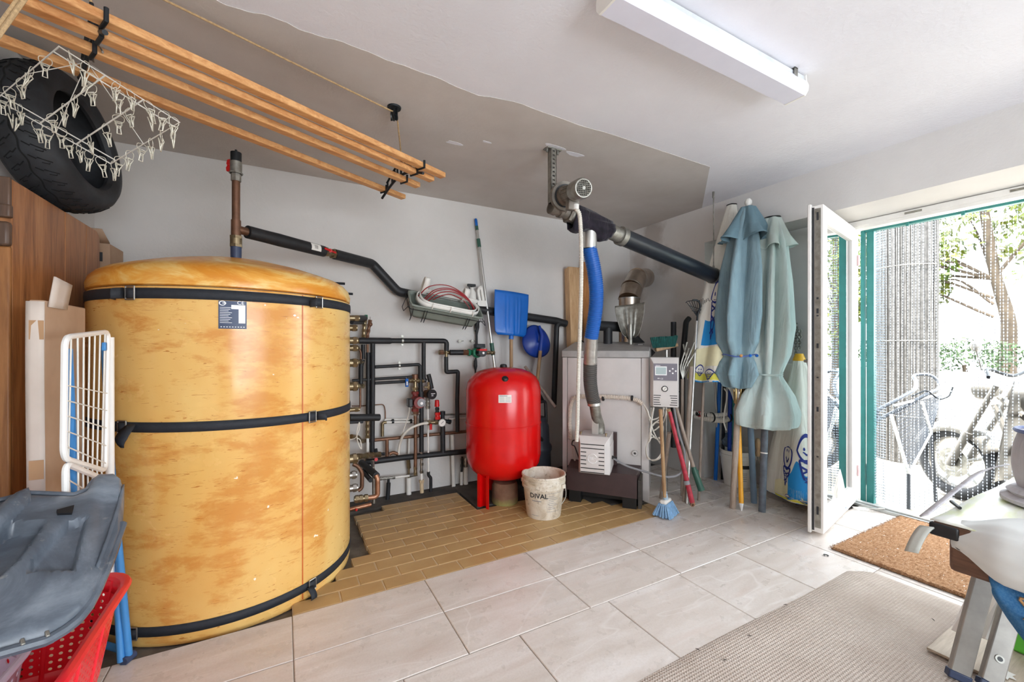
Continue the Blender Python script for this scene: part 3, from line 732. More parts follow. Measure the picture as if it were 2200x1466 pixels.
# folded clothes drying rack
RX = -.565
rk = thing('folded_drying_rack', 'folded white wire drying rack with blue legs leaning by the yellow tank', 'drying rack', (RX, 1.9, 0))
Wp = lambda px, py, x=RX: at(px, py, X=x)
def wing(pts, r, x=RX, rad=.05): return MB().tube(fillet([pts[-1]]+pts+[pts[0]], rad, 6)[6:-6] if 0 else fillet(pts+[pts[0], pts[1]], rad, 6)[1:-1], r, 8)
U = [Wp(139, 725), Wp(232, 713), Wp(226, 1012, RX+.005), Wp(136, 985, RX+.005)]
U2 = [lerp(U[0], U[1], .5)]+[U[1], U[2], U[3], U[0]]+[lerp(U[0], U[1], .5)]
obj('wing_frame', MB().tube(fillet(U2, .035, 6), .0085, 8), M['white_paint'], rk)
L_ = [Wp(140, 996, RX+.012), Wp(222, 1030, RX+.012), Wp(226, 1305, RX), Wp(142, 1270, RX)]
L2 = [lerp(L_[0], L_[1], .5)]+[L_[1], L_[2], L_[3], L_[0]]+[lerp(L_[0], L_[1], .5)]
obj('wing_frame', MB().tube(fillet(L2, .035, 6), .0085, 8), M['white_paint'], rk)
for i in range(7):
    t = (i+.8)/7.6
    a = lerp(U[0], U[1], t)+V((.002, 0, 0)); b = lerp(lerp(U[3], U[2], t), U[2], .12*(1-t)) if i else lerp(U[3], U[2], .1); c = lerp(L_[3], L_[2], min(1, t+.05))
    obj('wire', MB().tube([a, b, c], .0024, 6), M['wire'], rk)
for i in range(5):
    t = .35+i*.125
    obj('wire', MB().tube([lerp(U[0], U[3], t+.05)+V((.003, 0, 0)), lerp(U[1], U[2], t+.10)+V((.003, 0, 0))], .002, 6), M['wire'], rk)
for i in range(4):
    t = .12+i*.16
    obj('wire', MB().tube([lerp(L_[0], L_[3], t)+V((.003, 0, 0)), lerp(L_[1], L_[2], t+.05)+V((.003, 0, 0))], .002, 6), M['wire'], rk)
mt_ = Wp(236, 725, RX-.012); mb_ = at(237, 1310, X=RX-.012)
obj('side_tube', MB().tube([mt_, mb_], .013, 10), M['white_paint'], rk)
k = simple('blue_rack_tube', '#3f86c4', .35, var=.06); M['rack_blue'] = k
foot = at(271, 1416, Z=.012); foot2 = V((-.745, 2.36, .012))
obj('leg', MB().tube(fillet([Wp(226, 745, RX-.02), Wp(238, 1000, RX-.02), foot+V((.008, 0, 0)), foot+V((-.04, .08, .0)), foot2, Wp(160, 1100, RX-.10)], .02, 5), .0125, 10), M['rack_blue'], rk)
obj('leg', MB().tube([Wp(144, 750, RX-.014), Wp(155, 1000, RX-.016), at(168, 1200, X=RX-.03)], .013, 10), M['rack_blue'], rk)
obj('leg', MB().tube([foot+V((-.012, -.01, .0)), at(245, 1150, X=RX-.01), at(236, 1000, X=RX-.018)], .0115, 10), M['rack_blue'], rk)
obj('foot_cap', MB().tube([foot+V((-.004, -.018, .0)), foot+V((.016, .02, 0))], .0155, 10), M['label_navy'], rk)
obj('hinge', MB().box(Wp(224, 745, RX+.006), (.012, .018, .03)), M['rack_blue'], rk, bevel=.003)
# ---------------------------------------------------------------- grey undertray on the laundry baskets
gA, gB, gC = at(250, 1045, t=1.30), at(0, 1085, t=1.12), at(0, 1405, t=.86)
gN = (gB-gA).cross(gC-gA).normalized(); gN = gN if gN.z > 0 else -gN
und = thing('car_undertray', 'scuffed grey plastic car undertray lying on the red laundry basket', 'car part', (gA+gC)/2-V((0, 0, .05)))
G = lambda px, py, h=0: at(px, py, P=gA, N=gN)+gN*h
top_e = [(-90, 1092), (0, 1080), (60, 1064), (110, 1066), (158, 1068), (188, 1056), (200, 1038), (212, 1030), (240, 1030), (258, 1050)]
bot_e = [(-90, 1440), (0, 1410), (50, 1396), (100, 1382), (140, 1358), (165, 1338), (188, 1310), (205, 1278), (228, 1225), (262, 1130)]
def edge_at(e, t):
    s = t*(len(e)-1); i = min(int(s), len(e)-2); f = s-i
    return (e[i][0]+(e[i+1][0]-e[i][0])*f, e[i][1]+(e[i+1][1]-e[i][1])*f)
def sstep(a, b, x): q = max(0, min(1, (x-a)/(b-a))); return q*q*(3-2*q)
def poly_in(x, y, poly, soft):
    # signed soft mask of a convex polygon
    m = 1e9
    for i in range(len(poly)):
        ax_, ay = poly[i]; bx_, by = poly[(i+1) % len(poly)]
        ln = math.hypot(bx_-ax_, by-ay); m = min(m, ((bx_-ax_)*(y-ay)-(by-ay)*(x-ax_))/ln)
    return sstep(0, soft, m)
pk = [[(105, 1140), (40, 1230), (-40, 1290), (-60, 1190), (20, 1137)], [(190, 1130), (160, 1255), (50, 1258), (62, 1225), (140, 1138)]]
def gpt(u, v):
    a = edge_at(top_e, u); b = edge_at(bot_e, u); x = a[0]+(b[0]-a[0])*v; y = a[1]+(b[1]-a[1])*v
    h = .020*sstep(0, .06, v)*sstep(0, .08, 1-v)*sstep(0, .04, 1-u)+.02*math.sin(math.pi*v)*math.sin(math.pi*min(1, u*1.2))
    h -= .034*max(poly_in(x, y, pk[0], 14), .0)+.020*poly_in(x, y, pk[1], 12)
    d = abs((x-30)*.55+(y-1130)*.84)  # tubular rib across the left pocket
    if x < 60 and y < 1220: h += .025*max(0, 1-((x+0.9*(y-1100)-30)/26)**2) if abs(x+0.9*(y-1100)-30) < 26 else 0
    h += .016*sstep(1100, 1060, y)*sstep(180, 215, x)
    return G(x, y, h)
def scuffed():
    k = NT('scuffed_grey_plastic'); co_ = k.coord()
    c = k.ramp(k.noise(5, 6, .65, co_, .6), [(.3, '#3d434b'), (.5, '#5b646f'), (.72, '#868f99')])
    c = k.mix(k.ramp(k.noise(16, 5, .7, co_), [(.64, 0.0), (.72, .5)]), c, '#aba79e')
    k.set(c, k.ramp(k.noise(6, 4, .6, co_), [(.3, .28), (.7, .5)])); k.bump(k.noise(9, 5, .6, co_), .2, .006); return k.m
M['undertray'] = scuffed()
obj('shell', MB().grid(gpt, 70, 50), M['undertray'], und, solid=.006)
rim_ = [G(*edge_at(bot_e, i/40), .006) for i in range(41)]
obj('edge_lip', MB().tube(rim_, .011, 8), M['undertray'], und)
obj('edge_lip', MB().tube([G(*edge_at(top_e, i/40), .006) for i in range(38)], .008, 8), M['undertray'], und)
fx = MB(); fx.grid(lambda u, v: G(*[lerp(V(a+(0,)), V(b+(0,)), v)[i] for i in (0, 1) for a, b in [(edge_at([(243, 1034), (258, 1056), (262, 1062)], u) if 0 else edge_at([(262, 1058), (248, 1110), (228, 1170), (205, 1235)], u), edge_at([(268, 1066), (262, 1150), (250, 1185), (222, 1250)], u))]], .03-.06*v), 14, 4)
obj('side_flange', fx, M['undertray'], und, solid=.005)
sl_ = MB(); sl_.prism([(0, 0), (.012, .012), (.016, .03), (.011, .055), (.005, .08), (0, .095), (-.004, .06), (-.004, .03)], G(158, 1266, .009), (G(190, 1266)-G(158, 1266)).normalized(), (G(200, 1140)-G(158, 1266)).normalized(), .018); obj('vent_slot', sl_, M['black_plastic'], und)
sl_ = MB(); sl_.prism([(0, 0), (.035, .02), (.03, -.012), (.002, -.014)], G(118, 1122, .02), (G(150, 1122)-G(118, 1122)).normalized(), (G(118, 1090)-G(118, 1122)).normalized(), .022); obj('vent_slot', sl_, M['black_plastic'], und)
for (px, py) in ((253, 1072), (246, 1097), (240, 1124), (232, 1152), (224, 1188), (213, 1230), (195, 1278), (47, 1392), (100, 1374)):
    obj('clip', MB().box(G(px, py, .014), (.007, .016, .010), frame(gN)), M['galv'], und, bevel=.002)
# laundry baskets
def rrect(cx, cy, hx, hy, r, a):
    # point of a rounded rectangle at parameter a in 0..1
    P = []
    for k_, (sx, sy) in enumerate(((1, 1), (-1, 1), (-1, -1), (1, -1))):
        for j in range(9): t = k_*math.pi/2+j*math.pi/16; P.append((cx+sx*(hx-r)+r*math.cos(t), cy+sy*(hy-r)+r*math.sin(t)))
    P.append(P[0]); L = [0]
    for p, q in zip(P, P[1:]): L.append(L[-1]+math.hypot(q[0]-p[0], q[1]-p[1]))
    s = (a % 1)*L[-1]
    for i in range(len(P)-1):
        if L[i+1] >= s: f = (s-L[i])/max(1e-9, L[i+1]-L[i]); return (P[i][0]+(P[i+1][0]-P[i][0])*f, P[i][1]+(P[i+1][1]-P[i][1])*f)
    return P[-1]
def holed(mb, fn, nu, nv, fr=.24, nh=6):
    for i in range(nu):
        for j in range(nv):
            u0, u1, v0, v1 = i/nu, (i+1)/nu, j/nv, (j+1)/nv
            oc = [(u0, v0), ((u0+u1)/2, v0), (u1, v0), (u1, (v0+v1)/2), (u1, v1), ((u0+u1)/2, v1), (u0, v1), (u0, (v0+v1)/2)]
            ic = [((u0+u1)/2+fr*(u1-u0)*math.cos(q), (v0+v1)/2+fr*(v1-v0)*math.sin(q)) for q in [(-3+k_)*math.pi/4 for k_ in range(8)]]
            mb.add([fn(*p) for p in oc]+[fn(*p) for p in ic], [(k_, (k_+1) % 8, 8+(k_+1) % 8, 8+k_) for k_ in range(8)])
def basket(name, label, cx, cy, hx, hy, z0, z1, m, taper=.82, rimr=.014, nu=84, nv=11):
    t = thing(name, label, 'basket', (cx, cy, z0))
    def wall(u, v): x, y = rrect(cx, cy, hx*(taper+(1-taper)*v), hy*(taper+(1-taper)*v), .10, u); return V((x, y, z0+(z1-z0)*v))
    lo = MB(); lo.grid(lambda u, v: wall(u, v*.18), 48, 2, cu=True); lo.grid(lambda u, v: V((cx, cy, z0))+(wall(u, 0)-V((cx, cy, z0)))*v, 48, 2, cu=True); lo.grid(lambda u, v: wall(u, .88+v*.12), 48, 2, cu=True)
    obj('basket_base', lo, m, t, solid=.003)
    hw = MB(); holed(hw, lambda u, v: wall(u, .18+.70*v), nu, nv); obj('pierced_wall', hw, m, t, smooth=0, solid=.003)
    rb_ = MB(); rb_.grid(lambda u, v: V((*rrect(cx, cy, hx+rimr*(1+math.cos(6.283*v))*.9, hy+rimr*(1+math.cos(6.283*v))*.9, .11, u), z1+rimr*.8*math.sin(6.283*v))), 72, 8, cu=True, cv=True); obj('rim', rb_, m, t)
    rib = MB()
    for i in range(12):
        rib.tube([wall(i/12+.04, v/4) for v in range(5)], .006, 6)
    obj('rib', rib, m, t)
    return t
k = simple('coral_red_plastic', '#ec2433', .3, var=.05); M['coral'] = k
k = simple('lilac_white_plastic', '#c9b4c4', .35, var=.05); M['lilac'] = k
basket('laundry_basket', 'bright red pierced plastic laundry basket under the grey undertray', -.665, 1.46, .235, .30, .20, .475, M['coral'])
basket('laundry_basket', 'lilac white pierced laundry basket standing inside the red one', -.70, 1.36, .15, .17, .23, .462, M['lilac'], .85, .01, 40, 6)
bk = thing('bucket', 'pale grey bucket on the floor under the red laundry basket', 'bucket', (-.66, 1.45, 0))
obj('bucket_body', MB().lathe([(.001, .004), (.15, .004), (.155, .0), (.165, .05), (.185, .19), (.192, .196), (.186, .199)], (-.60, 1.45, 0), 40), simple('pale_grey_plastic', '#aebcc2', .4), bk, solid=.003)
# ---------------------------------------------------------------- heating pipework on the back wall (measured in two enlarged views of the photograph)
def u5(a, b, Y=3.33): return at(730+a*.2047, 560+b*.2047, Y=Y)
def u6(a, b, Y=3.33): return at(730+a*.2047, 840+b*.2047, Y=Y)
def run(pts, r, rad=.02, n=10): return MB().tube(fillet(pts, rad, 4) if len(pts) > 2 else pts, r, n)
def nuts(mb, a, b, r, ts, w_=.022):
    a = V(a); b = V(b); d = (b-a).normalized()
    for t in ts: p = lerp(a, b, t); mb.cyl(p-d*w_/2, p+d*w_/2, r, n=6)
    return mb
def fitting(a, b, r, hexes=(0, .5, 1)):
    m = MB().cyl(a, b, r, n=14); return nuts(m, a, b, r*1.3, hexes)
def ring(c, d, r, w_=.02):
    d = V(d).normalized(); m = MB(); R = frame(d); m.lathe([(r, -w_/2), (r+.004, -w_/2), (r+.004, w_/2), (r, w_/2), (r, -w_/2)], c, 16, R); return m
YW = YB
def clampbits(parent, c, d, r):
    m = ring(c, d, r, .014); m.cyl(V(c)+V((0, r, 0)), V((c[0], YW, c[2])), .005, n=6); m.box(V(c)+V((0, 0, r+.012)), (.016, .012, .02)); m.box(V(c)-V((0, 0, r+.010)), (.016, .012, .016)); obj('pipe_clamp', m, M['galv'], parent)
def pipe(name, label, pts, r, m='black_foam', rad=.02, base=None):
    t = thing(name, label, 'pipe', pts[0] if base is None else base)
    obj('sleeve' if m == 'black_foam' else 'tube', run(pts, r, rad, 12), M[m], t); return t
# upper flow pipe
a = u5(150, 842); b = u5(1128, 842)
p = thing('flow_pipe', 'upper black insulated pipe running level from the tank flank to the green pump', 'pipe', a)
obj('sleeve', MB().tube([u5(200, 842), u5(300, 842), u5(525, 844), u5(545, 842)], [.0235, .025, .025, .021], 14), M['black_foam'], p)
obj('sleeve', run([u5(545, 842), u5(1122, 845), u5(1118, 950)], .0205, .03, 14), M['black_foam'], p)
obj('elbow', fitting(u5(120, 842), u5(205, 842), .018), M['brass'], p)
clampbits(p, u5(655, 842), (1, 0, 0), .0215)
obj('tee', fitting(u5(1050, 965), u5(1150, 967), .014).cyl(u5(1118, 945), u5(1118, 1010), .014), M['brass'], p)
obj('end_cap', MB().cyl(u5(1045, 964), u5(1085, 965), .020, n=8), M['copper'], p)
obj('sleeve', run([u5(1116, 1010), u5(1118, 1172), u5(1240, 1165), u5(1232, 1466), u6(1236, 430)], .0175, .012, 12), M['black_foam'], p)
# drop pipe from the flow pipe
p = pipe('drop_pipe', 'upright black pipe hanging from the middle of the upper flow pipe', [u5(880, 860), u5(880, 1250), u5(905, 1262)], .0175)
# two parallel risers beside the tank
p = pipe('riser_sleeve', 'thicker black upright pipe beside the yellow tank, right of the twin pair', [u5(345, 872), u6(345, 0), u6(340, 640)], .0185)
p = pipe('riser_sleeve', 'thinner black upright pipe beside the yellow tank, nearest the tank of the twin pair', [u5(297, 965), u6(297, 0), u6(294, 250)], .0155)
obj('copper_end', MB().cyl(u5(292, 880), u5(292, 968), .009), M['copper'], p)
obj('valve', fitting(u6(292, 310), u6(292, 480), .014, (0, .35, .7, 1)), M['brass'], p)
obj('tube', MB().cyl(u6(292, 480), u6(292, 640), .011), M['pvc_white'], p)
# short return pipe with copper bend
p = thing('return_pipe', 'short black sleeve with a copper bend just right of the tank flank', 'pipe', u5(220, 1310))
obj('sleeve', run([u5(238, 1040), u5(222, 1100), u5(220, 1310)], .018), M['black_foam'], p)
obj('bend', run([u5(130, 925, 3.1), u5(190, 920), u5(225, 960), u5(222, 1050)], .0095), M['copper'], p)
obj('union', fitting(u5(112, 922, 3.05), u5(180, 922, 3.1), .014), M['brass'], p)
obj('copper_drop', run([u5(215, 1320), u6(215, 170), u6(190, 200)], .0085), M['copper'], p)
obj('valve', fitting(u5(140, 1065, 3.1), u5(225, 1065), .016), M['brass'], p); obj('valve', fitting(u5(140, 1320, 3.1), u5(235, 1318), .016), M['brass'], p)
p = pipe('link_pipe', 'short upright black sleeve under the flow pipe elbow, touching the tank fittings', [u5(245, 882), u5(245, 1035)], .0155)
# three level pipes
p = pipe('level_pipe', 'black level pipe with a steel clamp, upper of the three short ones', [u5(372, 1118), u5(830, 1092), u5(848, 1115)], .0125); clampbits(p, u5(625, 1104), (1, 0, 0), .013)
p = pipe('level_pipe', 'black level pipe leading to the blue tagged mixing valve, middle of the three short ones', [u5(130, 1262), u5(372, 1245), u5(760, 1222)], .011)
p = pipe('level_pipe', 'black level pipe ending at the mixing valve, lower of the three short ones', [u5(372, 1288), u5(695, 1270)], .0115)
p = pipe('drop_pipe', 'long black upright pipe behind the red pump down to the lower pipe', [u5(845, 1100), u5(848, 1466), u6(857, 0), u6(857, 640)], .0185)
obj('valve', fitting(u6(858, 650), u6(858, 850), .012, (0, .3, .6, 1)), M['steel'], p); obj('tube', MB().cyl(u6(858, 850), u6(858, 950), .010), M['pvc_white'], p); obj('floor_pipe', fitting(u6(858, 950), u6(862, 1070), .016, (0,)), M['grout_pale'], p)
# top left vent group
p = thing('air_vent', 'brass air vent pair with a green capped sleeve on the tank flank', 'valve', u5(250, 800))
obj('sleeve', MB().cyl(u5(130, 608, 3.0), u5(262, 606), .022), M['black_foam'], p); obj('green_cap', MB().cyl(u5(262, 590), u5(290, 590), .015, n=10), M['pump_green'], p); obj('sleeve', MB().cyl(u5(125, 650, 3.0), u5(240, 652), .013), M['black_foam'], p)
obj('vent_body', fitting(u5(262, 640), u5(250, 800), .014, (0, .25, .6, .95)), M['brass'], p); obj('vent_body', fitting(u5(318, 630), u5(288, 800), .012, (.05, .3, .65, 1)).ball(u5(320, 670), .018, 10).cyl(u5(318, 590), u5(318, 640), .002, n=5), M['copper'], p)
# green pump
def pump(name, label, c, body, rr, horizontal=True):
    t = thing(name, label, 'pump', c)
    c = V(c)
    obj('volute', MB().lathe([(.0001, -.05), (.036, -.05), (.046, -.03), (.046, 0), (.036, .012), (.0001, .012)], c, 24, frame((0, -1, 0))), M[body], t)
    d = V((1, 0, 0)) if horizontal else V((0, 0, 1))
    obj('flange', MB().cyl(c-d*.075+V((0, .025, 0)), c+d*.075+V((0, .025, 0)), .022).cyl(c-d*.078+V((0, .025, 0)), c-d*.058+V((0, .025, 0)), .03, n=8).cyl(c+d*.058+V((0, .025, 0)), c+d*.078+V((0, .025, 0)), .03, n=8), M[body], t)
    return t
pc = u5(1445, 965, 3.27)
t = pump('circulation_pump', 'green circulation pump with a red and black head above the red vessel', pc, 'pump_green', .04)
for i in range(5): pass
obj('motor_head', MB().cyl(pc+V((.012, -.01, 0)), pc+V((.012, -.085, 0)), .036, n=24), M['black_plastic'], t)
obj('terminal_box', MB().box(pc+V((.005, -.03, .055)), (.085, .06, .034)), M['dark_iron'], t, bevel=.005)
obj('red_band', MB().box(pc+V((.015, -.055, .022)), (.07, .066, .016)), M['red_plastic'], t, bevel=.003)
obj('dial_knob', MB().cyl(pc+V((.014, -.085, -.004)), pc+V((.014, -.092, -.004)), .010, n=16), M['print_white'], t)
obj('fin', MB().box(pc+V((-.045, -.02, 0)), (.02, .045, .05)), M['pump_green'], t, bevel=.006)
obj('union', fitting(u5(1535, 968, 3.295), u5(1610, 968, 3.295), .014), M['brass'], t)
p = pipe('pump_pipe', 'thick black level sleeve between brass tee and green pump', [u5(1155, 966, 3.31), u5(1310, 966, 3.30)], .0225)
obj('union', fitting(u5(1305, 965, 3.30), u5(1350, 965, 3.295), .02), M['copper'], p)
p = thing('cable_sleeve', 'wavy black sleeve on the wall above and below the green pump', 'pipe', u5(1425, 1210, 3.4))
obj('sleeve', MB().tube([u5(1440, 610, 3.4), u5(1440, 700, 3.4), u5(1436, 780, 3.4), u5(1436, 880, 3.4)], [.019, .021, .010, .011], 10).tube([u5(1436, 880, 3.4), u5(1428, 1030, 3.4), u5(1424, 1060, 3.4), u5(1424, 1110, 3.4), u5(1424, 1150, 3.4), u5(1422, 1215, 3.4)], [.010, .009, .016, .017, .009, .005], 10), M['black_foam'], p)
for i, (a, b) in enumerate(((1262, 848), (1392, 846))): tag(obj('wall_screw', MB().cyl(u5(a, b, 3.44), u5(a+8, b, 3.38), .004, n=6).cyl(u5(a, b, 3.40), u5(a, b, 3.39), .014, n=6).cyl(u5(a+8, b, 3.385), u5(a+38, b-4, 3.375), .003, n=6), M['galv']), ('lone hanger bolt in the wall left of the green pump', 'hanger bolt in the wall just above the green pump')[i], 'bolt', 'bolts by the pump')
# mixing valve and red pump column
p = thing('mixing_valve', 'brass mixing valve with brown knob and blue tag above the red pump', 'valve', u5(790, 1400))
obj('knob', MB().cyl(u5(790, 1195), u5(790, 1240), .026, n=12), M['copper'], p); obj('body', fitting(u5(720, 1262), u5(870, 1262), .015, (0, .25, .5, .75, 1)).cyl(u5(792, 1240), u5(792, 1340), .016), M['brass'], p)
obj('column', fitting(u5(792, 1320), u5(790, 1450), .019, (.2, .6)), M['brass'], p)
obj('tag', MB().tube([u5(703, 1240, 3.29), u5(705, 1325, 3.29)], .013, 8), M['blue_plastic'], p); obj('tag_label', MB().box(u5(706, 1290, 3.273), (.010, .004, .03)), M['paper'], p); obj('tag_wire', MB().tube([u5(685, 1190), u5(695, 1215), u5(703, 1245, 3.29)], .0012, 5), M['cable_white'], p)
rc = u6(800, 115, 3.27)
t = pump('circulation_pump', 'dull red circulation pump with round dial on the copper column', rc, 'pump_red', .04, False)
obj('motor_head', MB().cyl(rc+V((.008, -.01, 0)), rc+V((.008, -.075, 0)), .044, n=24), M['pump_red'], t); obj('face_plate', MB().cyl(rc+V((.020, -.075, .0)), rc+V((.020, -.080, .0)), .032, n=24), M['grey_plastic'], t)
obj('terminal_box', MB().box(rc+V((-.058, -.03, 0)), (.034, .07, .065)), M['black_plastic'], t, bevel=.006); obj('dial_knob', MB().cyl(rc+V((.020, -.080, -.004)), rc+V((.020, -.088, -.004)), .011, n=16), M['print_white'], t)
obj('cable', MB().tube(spline([rc+V((-.06, -.03, -.03)), u6(720, 260, 3.27), u6(660, 440, 3.3), u6(640, 470, 3.35)], 6), .004, 6), M['cable_white'], t)
p = thing('copper_column', 'upright copper pipe below the red pump crossing the brown header', 'pipe', u6(795, 860))
obj('union', fitting(u6(795, 175, 3.295), u6(795, 225, 3.295), .02, (0, 1)), M['copper'], p); obj('valve', fitting(u6(795, 225, 3.295), u6(795, 262, 3.295), .016, (.5,)).cyl(u6(750, 240, 3.295), u6(835, 240, 3.295), .012, n=8), M['steel'], p)
obj('tube', run([u6(793, 260, 3.295), u6(795, 600, 3.295), u6(793, 800, 3.295), u6(793, 875, 3.3)], .0135), M['copper'], p); obj('foot', fitting(u6(793, 810, 3.295), u6(793, 870, 3.295), .012, (0, 1)), M['brass'], p)
dc = u5(962, 1405, 3.27)
p = thing('air_separator', 'round black capped air separator with white print on the wall', 'valve', dc)
obj('body', MB().cyl(dc+V((-.02, .07, 0)), dc+V((0, .01, 0)), .034, n=20), M['copper'], p); obj('cap', MB().cyl(dc+V((0, .012, 0)), dc+V((.004, -.012, 0)), .040, n=28), M['black_plastic'], p)
obj('print', MB().box(dc+V((.002, -.0135, .006)), (.05, .001, .004)), M['print_white'], p); obj('print', MB().box(dc+V((.004, -.0135, -.008)), (.016, .001, .014)), M['print_grey'], p)
obj('neck', fitting(u5(935, 1290), u5(935, 1370), .012, (0, .5)).cyl(u5(885, 1330), u5(975, 1330), .009), M['brass'], p); obj('sleeve', run([u5(930, 1195), u5(940, 1230), u5(965, 1345)], .018), M['black_foam'], p)
obj('drain', fitting(u6(925, 90), u6(925, 190), .014, (0, .4, .8)), M['galv'], p)
p = pipe('white_drop_pipe', 'thin white upright pipe below the round air separator', [u6(925, 190), u6(930, 855)], .0075, 'pvc_white'); obj('elbow', run([u6(930, 850), u6(930, 890), u6(955, 910), u6(955, 1060)], .013, .015), M['black_foam'], p)
# safety group with gauge
p = thing('safety_group', 'safety valve with red cap and round pressure gauge left of the red vessel', 'valve', u6(1080, 660))
obj('red_cap', MB().lathe([(.0001, 0), (.020, 0), (.017, .05), (.013, .054), (.0001, .054)], u6(1020, 165, 3.28), 16), M['red_plastic'], p); obj('neck', fitting(u6(1022, 165, 3.28), u6(1022, 230, 3.28), .013, (.4, 1)), M['black_plastic'], p)
obj('red_body', fitting(u6(1025, 225, 3.28), u6(1025, 300, 3.28), .018, (.2, .8)), M['red_plastic'], p); obj('body', fitting(u6(1010, 300, 3.29), u6(1150, 325, 3.29), .016, (0, .5, 1)).cyl(u6(1080, 240, 3.29), u6(1080, 350, 3.29), .016).cyl(u6(1080, 215, 3.29), u6(1080, 250, 3.29), .022, n=8), M['dark_iron'], p)
gc = u6(1075, 337, 3.25); obj('gauge_case', MB().cyl(gc+V((0, .02, 0)), gc, .032, n=24), M['galv'], p); g_ = obj('gauge_face', MB().cyl(gc, gc-V((0, .002, 0)), .027, n=24), M['paper'], p); obj('needle', MB().bar(gc+V((-.008, -.003, -.004)), gc+V((.012, -.003, .012)), .003, .001, (0,1,0)), M['print_dark'], g_)
obj('sleeve', MB().cyl(u6(1080, 372), u6(1082, 650), .0205), M['black_foam'], p); obj('lever', MB().tube([u6(955, 350, 3.26), u6(955, 410, 3.25)], .011, 8), M['red_plastic'], p); obj('valve', fitting(u6(940, 335, 3.28), u6(1010, 330, 3.28), .016, (0, 1)), M['brass'], p)
p = thing('filling_hose', 'white hose curving from the lower pipe up to the red levered valve', 'hose', u6(615, 670))
obj('hose', MB().tube(spline([u6(615, 668), u6(630, 560), u6(665, 470, 3.29), u6(740, 395, 3.27), u6(850, 350, 3.27), u6(950, 335, 3.28)], 8), .0105, 10), M['cable_white'], p); obj('hose_elbow', run([u6(520, 665), u6(560, 645), u6(610, 665)], .013), M['copper'], p)
# brown header and lower black pipe
p = thing('copper_header', 'long brown copper pipe sloping across the wall behind the white hose', 'pipe', u6(495, 690))
obj('tube', MB().tube([u6(232, 530, 3.36), u6(640, 492, 3.36), u6(1345, 425, 3.36)], .0135, 12), M['copper'], p); obj('branch', MB().cyl(u6(495, 510, 3.36), u6(497, 690, 3.36), .014), M['copper'], p); obj('bend', run([u6(120, 480, 3.1), u6(190, 490, 3.2), u6(215, 525, 3.3), u6(250, 530, 3.36)], .016), M['brass'], p)
obj('sleeve', MB().cyl(u6(350, 740), u6(352, 740.5), .0), M['black_foam'], p) if 0 else None
p = thing('lower_pipe', 'thick black insulated pipe low on the wall sloping to the red vessel', 'pipe', u6(350, 740))
obj('sleeve', MB().tube([u6(270, 745), u6(350, 742), u6(660, 702), u6(1345, 635)], .0225, 14), M['black_foam'], p)
obj('valve', fitting(u6(105, 700, 3.05), u6(410, 668), .018, (.1, .3, .55, .75, 1)), M['brass'], p); obj('tap', MB().cyl(u6(382, 722, 3.29), u6(382, 722, 3.27), .013, n=12), M['red_plastic'], p); obj('stub', MB().cyl(u6(410, 665), u6(470, 663), .012, n=8).cyl(u6(375, 610), u6(385, 670), .014, n=8), M['dark_iron'], p)
p = thing('tank_feed_pipe', 'grey sleeved pipe coming forward low beside the tank with a copper elbow', 'pipe', u6(395, 1090, 3.1))
obj('sleeve', MB().cyl(u6(228, 755, 3.3), u6(385, 892, 2.98), .024), M['rubber'], p); obj('sleeve', MB().cyl(u6(240, 840, 3.2), u6(325, 940, 3.0), .016), M['rubber'], p)
obj('elbow', run([u6(380, 885, 2.98), u6(398, 930, 2.97), u6(398, 1090, 2.97), u6(370, 1115, 2.97), u6(285, 1125, 2.97)], .0165, .03), M['copper_new'], p); obj('union', fitting(u6(150, 1140, 2.97), u6(290, 1125, 2.97), .02, (.2, .5, .9)), M['brass'], p)
obj('bend', run([u6(140, 770, 3.0), u6(190, 790, 3.0), u6(235, 860, 3.0), u6(232, 1020, 3.0), u6(190, 1050, 3.0)], .0135), M['copper'], p); obj('copper_tail', MB().tube([u6(105, 1245, 2.95), u6(330, 1192, 2.95)], .013, 10), M['copper_new'], p); obj('tap', MB().ball(u6(175, 1250, 2.92), .009, 8), M['red_plastic'], p)
obj('post', fitting(u6(342, 730, 3.2), u6(355, 900, 3.2), .011, (.1, .3, .6, 1)).cyl(u6(355, 900, 3.2), u6(358, 1180, 3.2), .012), M['steel'], p)
# thin white pipes
p = pipe('white_pipe', 'thin white level pipe behind the red pump, upper of two', [u6(475, 315, 3.41), u6(480, 300, 3.41), u6(960, 298, 3.41)], .0065, 'pvc_white')
p = pipe('white_pipe', 'thicker white level pipe behind the red pump with a brass elbow', [u6(470, 330, 3.40), u6(925, 326, 3.40)], .0085, 'pvc_white'); obj('elbow', run([u6(490, 330, 3.40), u6(448, 335, 3.40), u6(448, 480, 3.40)], .0125, .02), M['brass'], p)
obj('pipe_clamp', ring(u6(555, 320, 3.405), (1, 0, 0), .014, .018), M['black_plastic'], p); obj('pipe_clamp', ring(u6(745, 320, 3.405), (1, 0, 0), .014, .018), M['black_plastic'], p)
p = pipe('white_pipe', 'thin grey level pipe running behind the red vessel, upper of two', [u6(1100, 252, 3.41), u6(1500, 236, 3.41)], .0075, 'galv'); p = pipe('white_pipe', 'pale level pipe running behind the red vessel, lower of two', [u6(1140, 296, 3.41), u6(1500, 274, 3.41)], .0085, 'pvc_white')
p = pipe('white_pipe', 'white level pipe with steel ends near the floor left of the white floor sleeve', [u6(560, 912, 3.36), u6(745, 890, 3.36)], .0085, 'pvc_white'); obj('fitting', fitting(u6(425, 925, 3.36), u6(565, 910, 3.36), .010, (0, .3, .6, 1)), M['galv'], p); obj('fitting', fitting(u6(745, 890, 3.36), u6(800, 882, 3.36), .010), M['galv'], p)
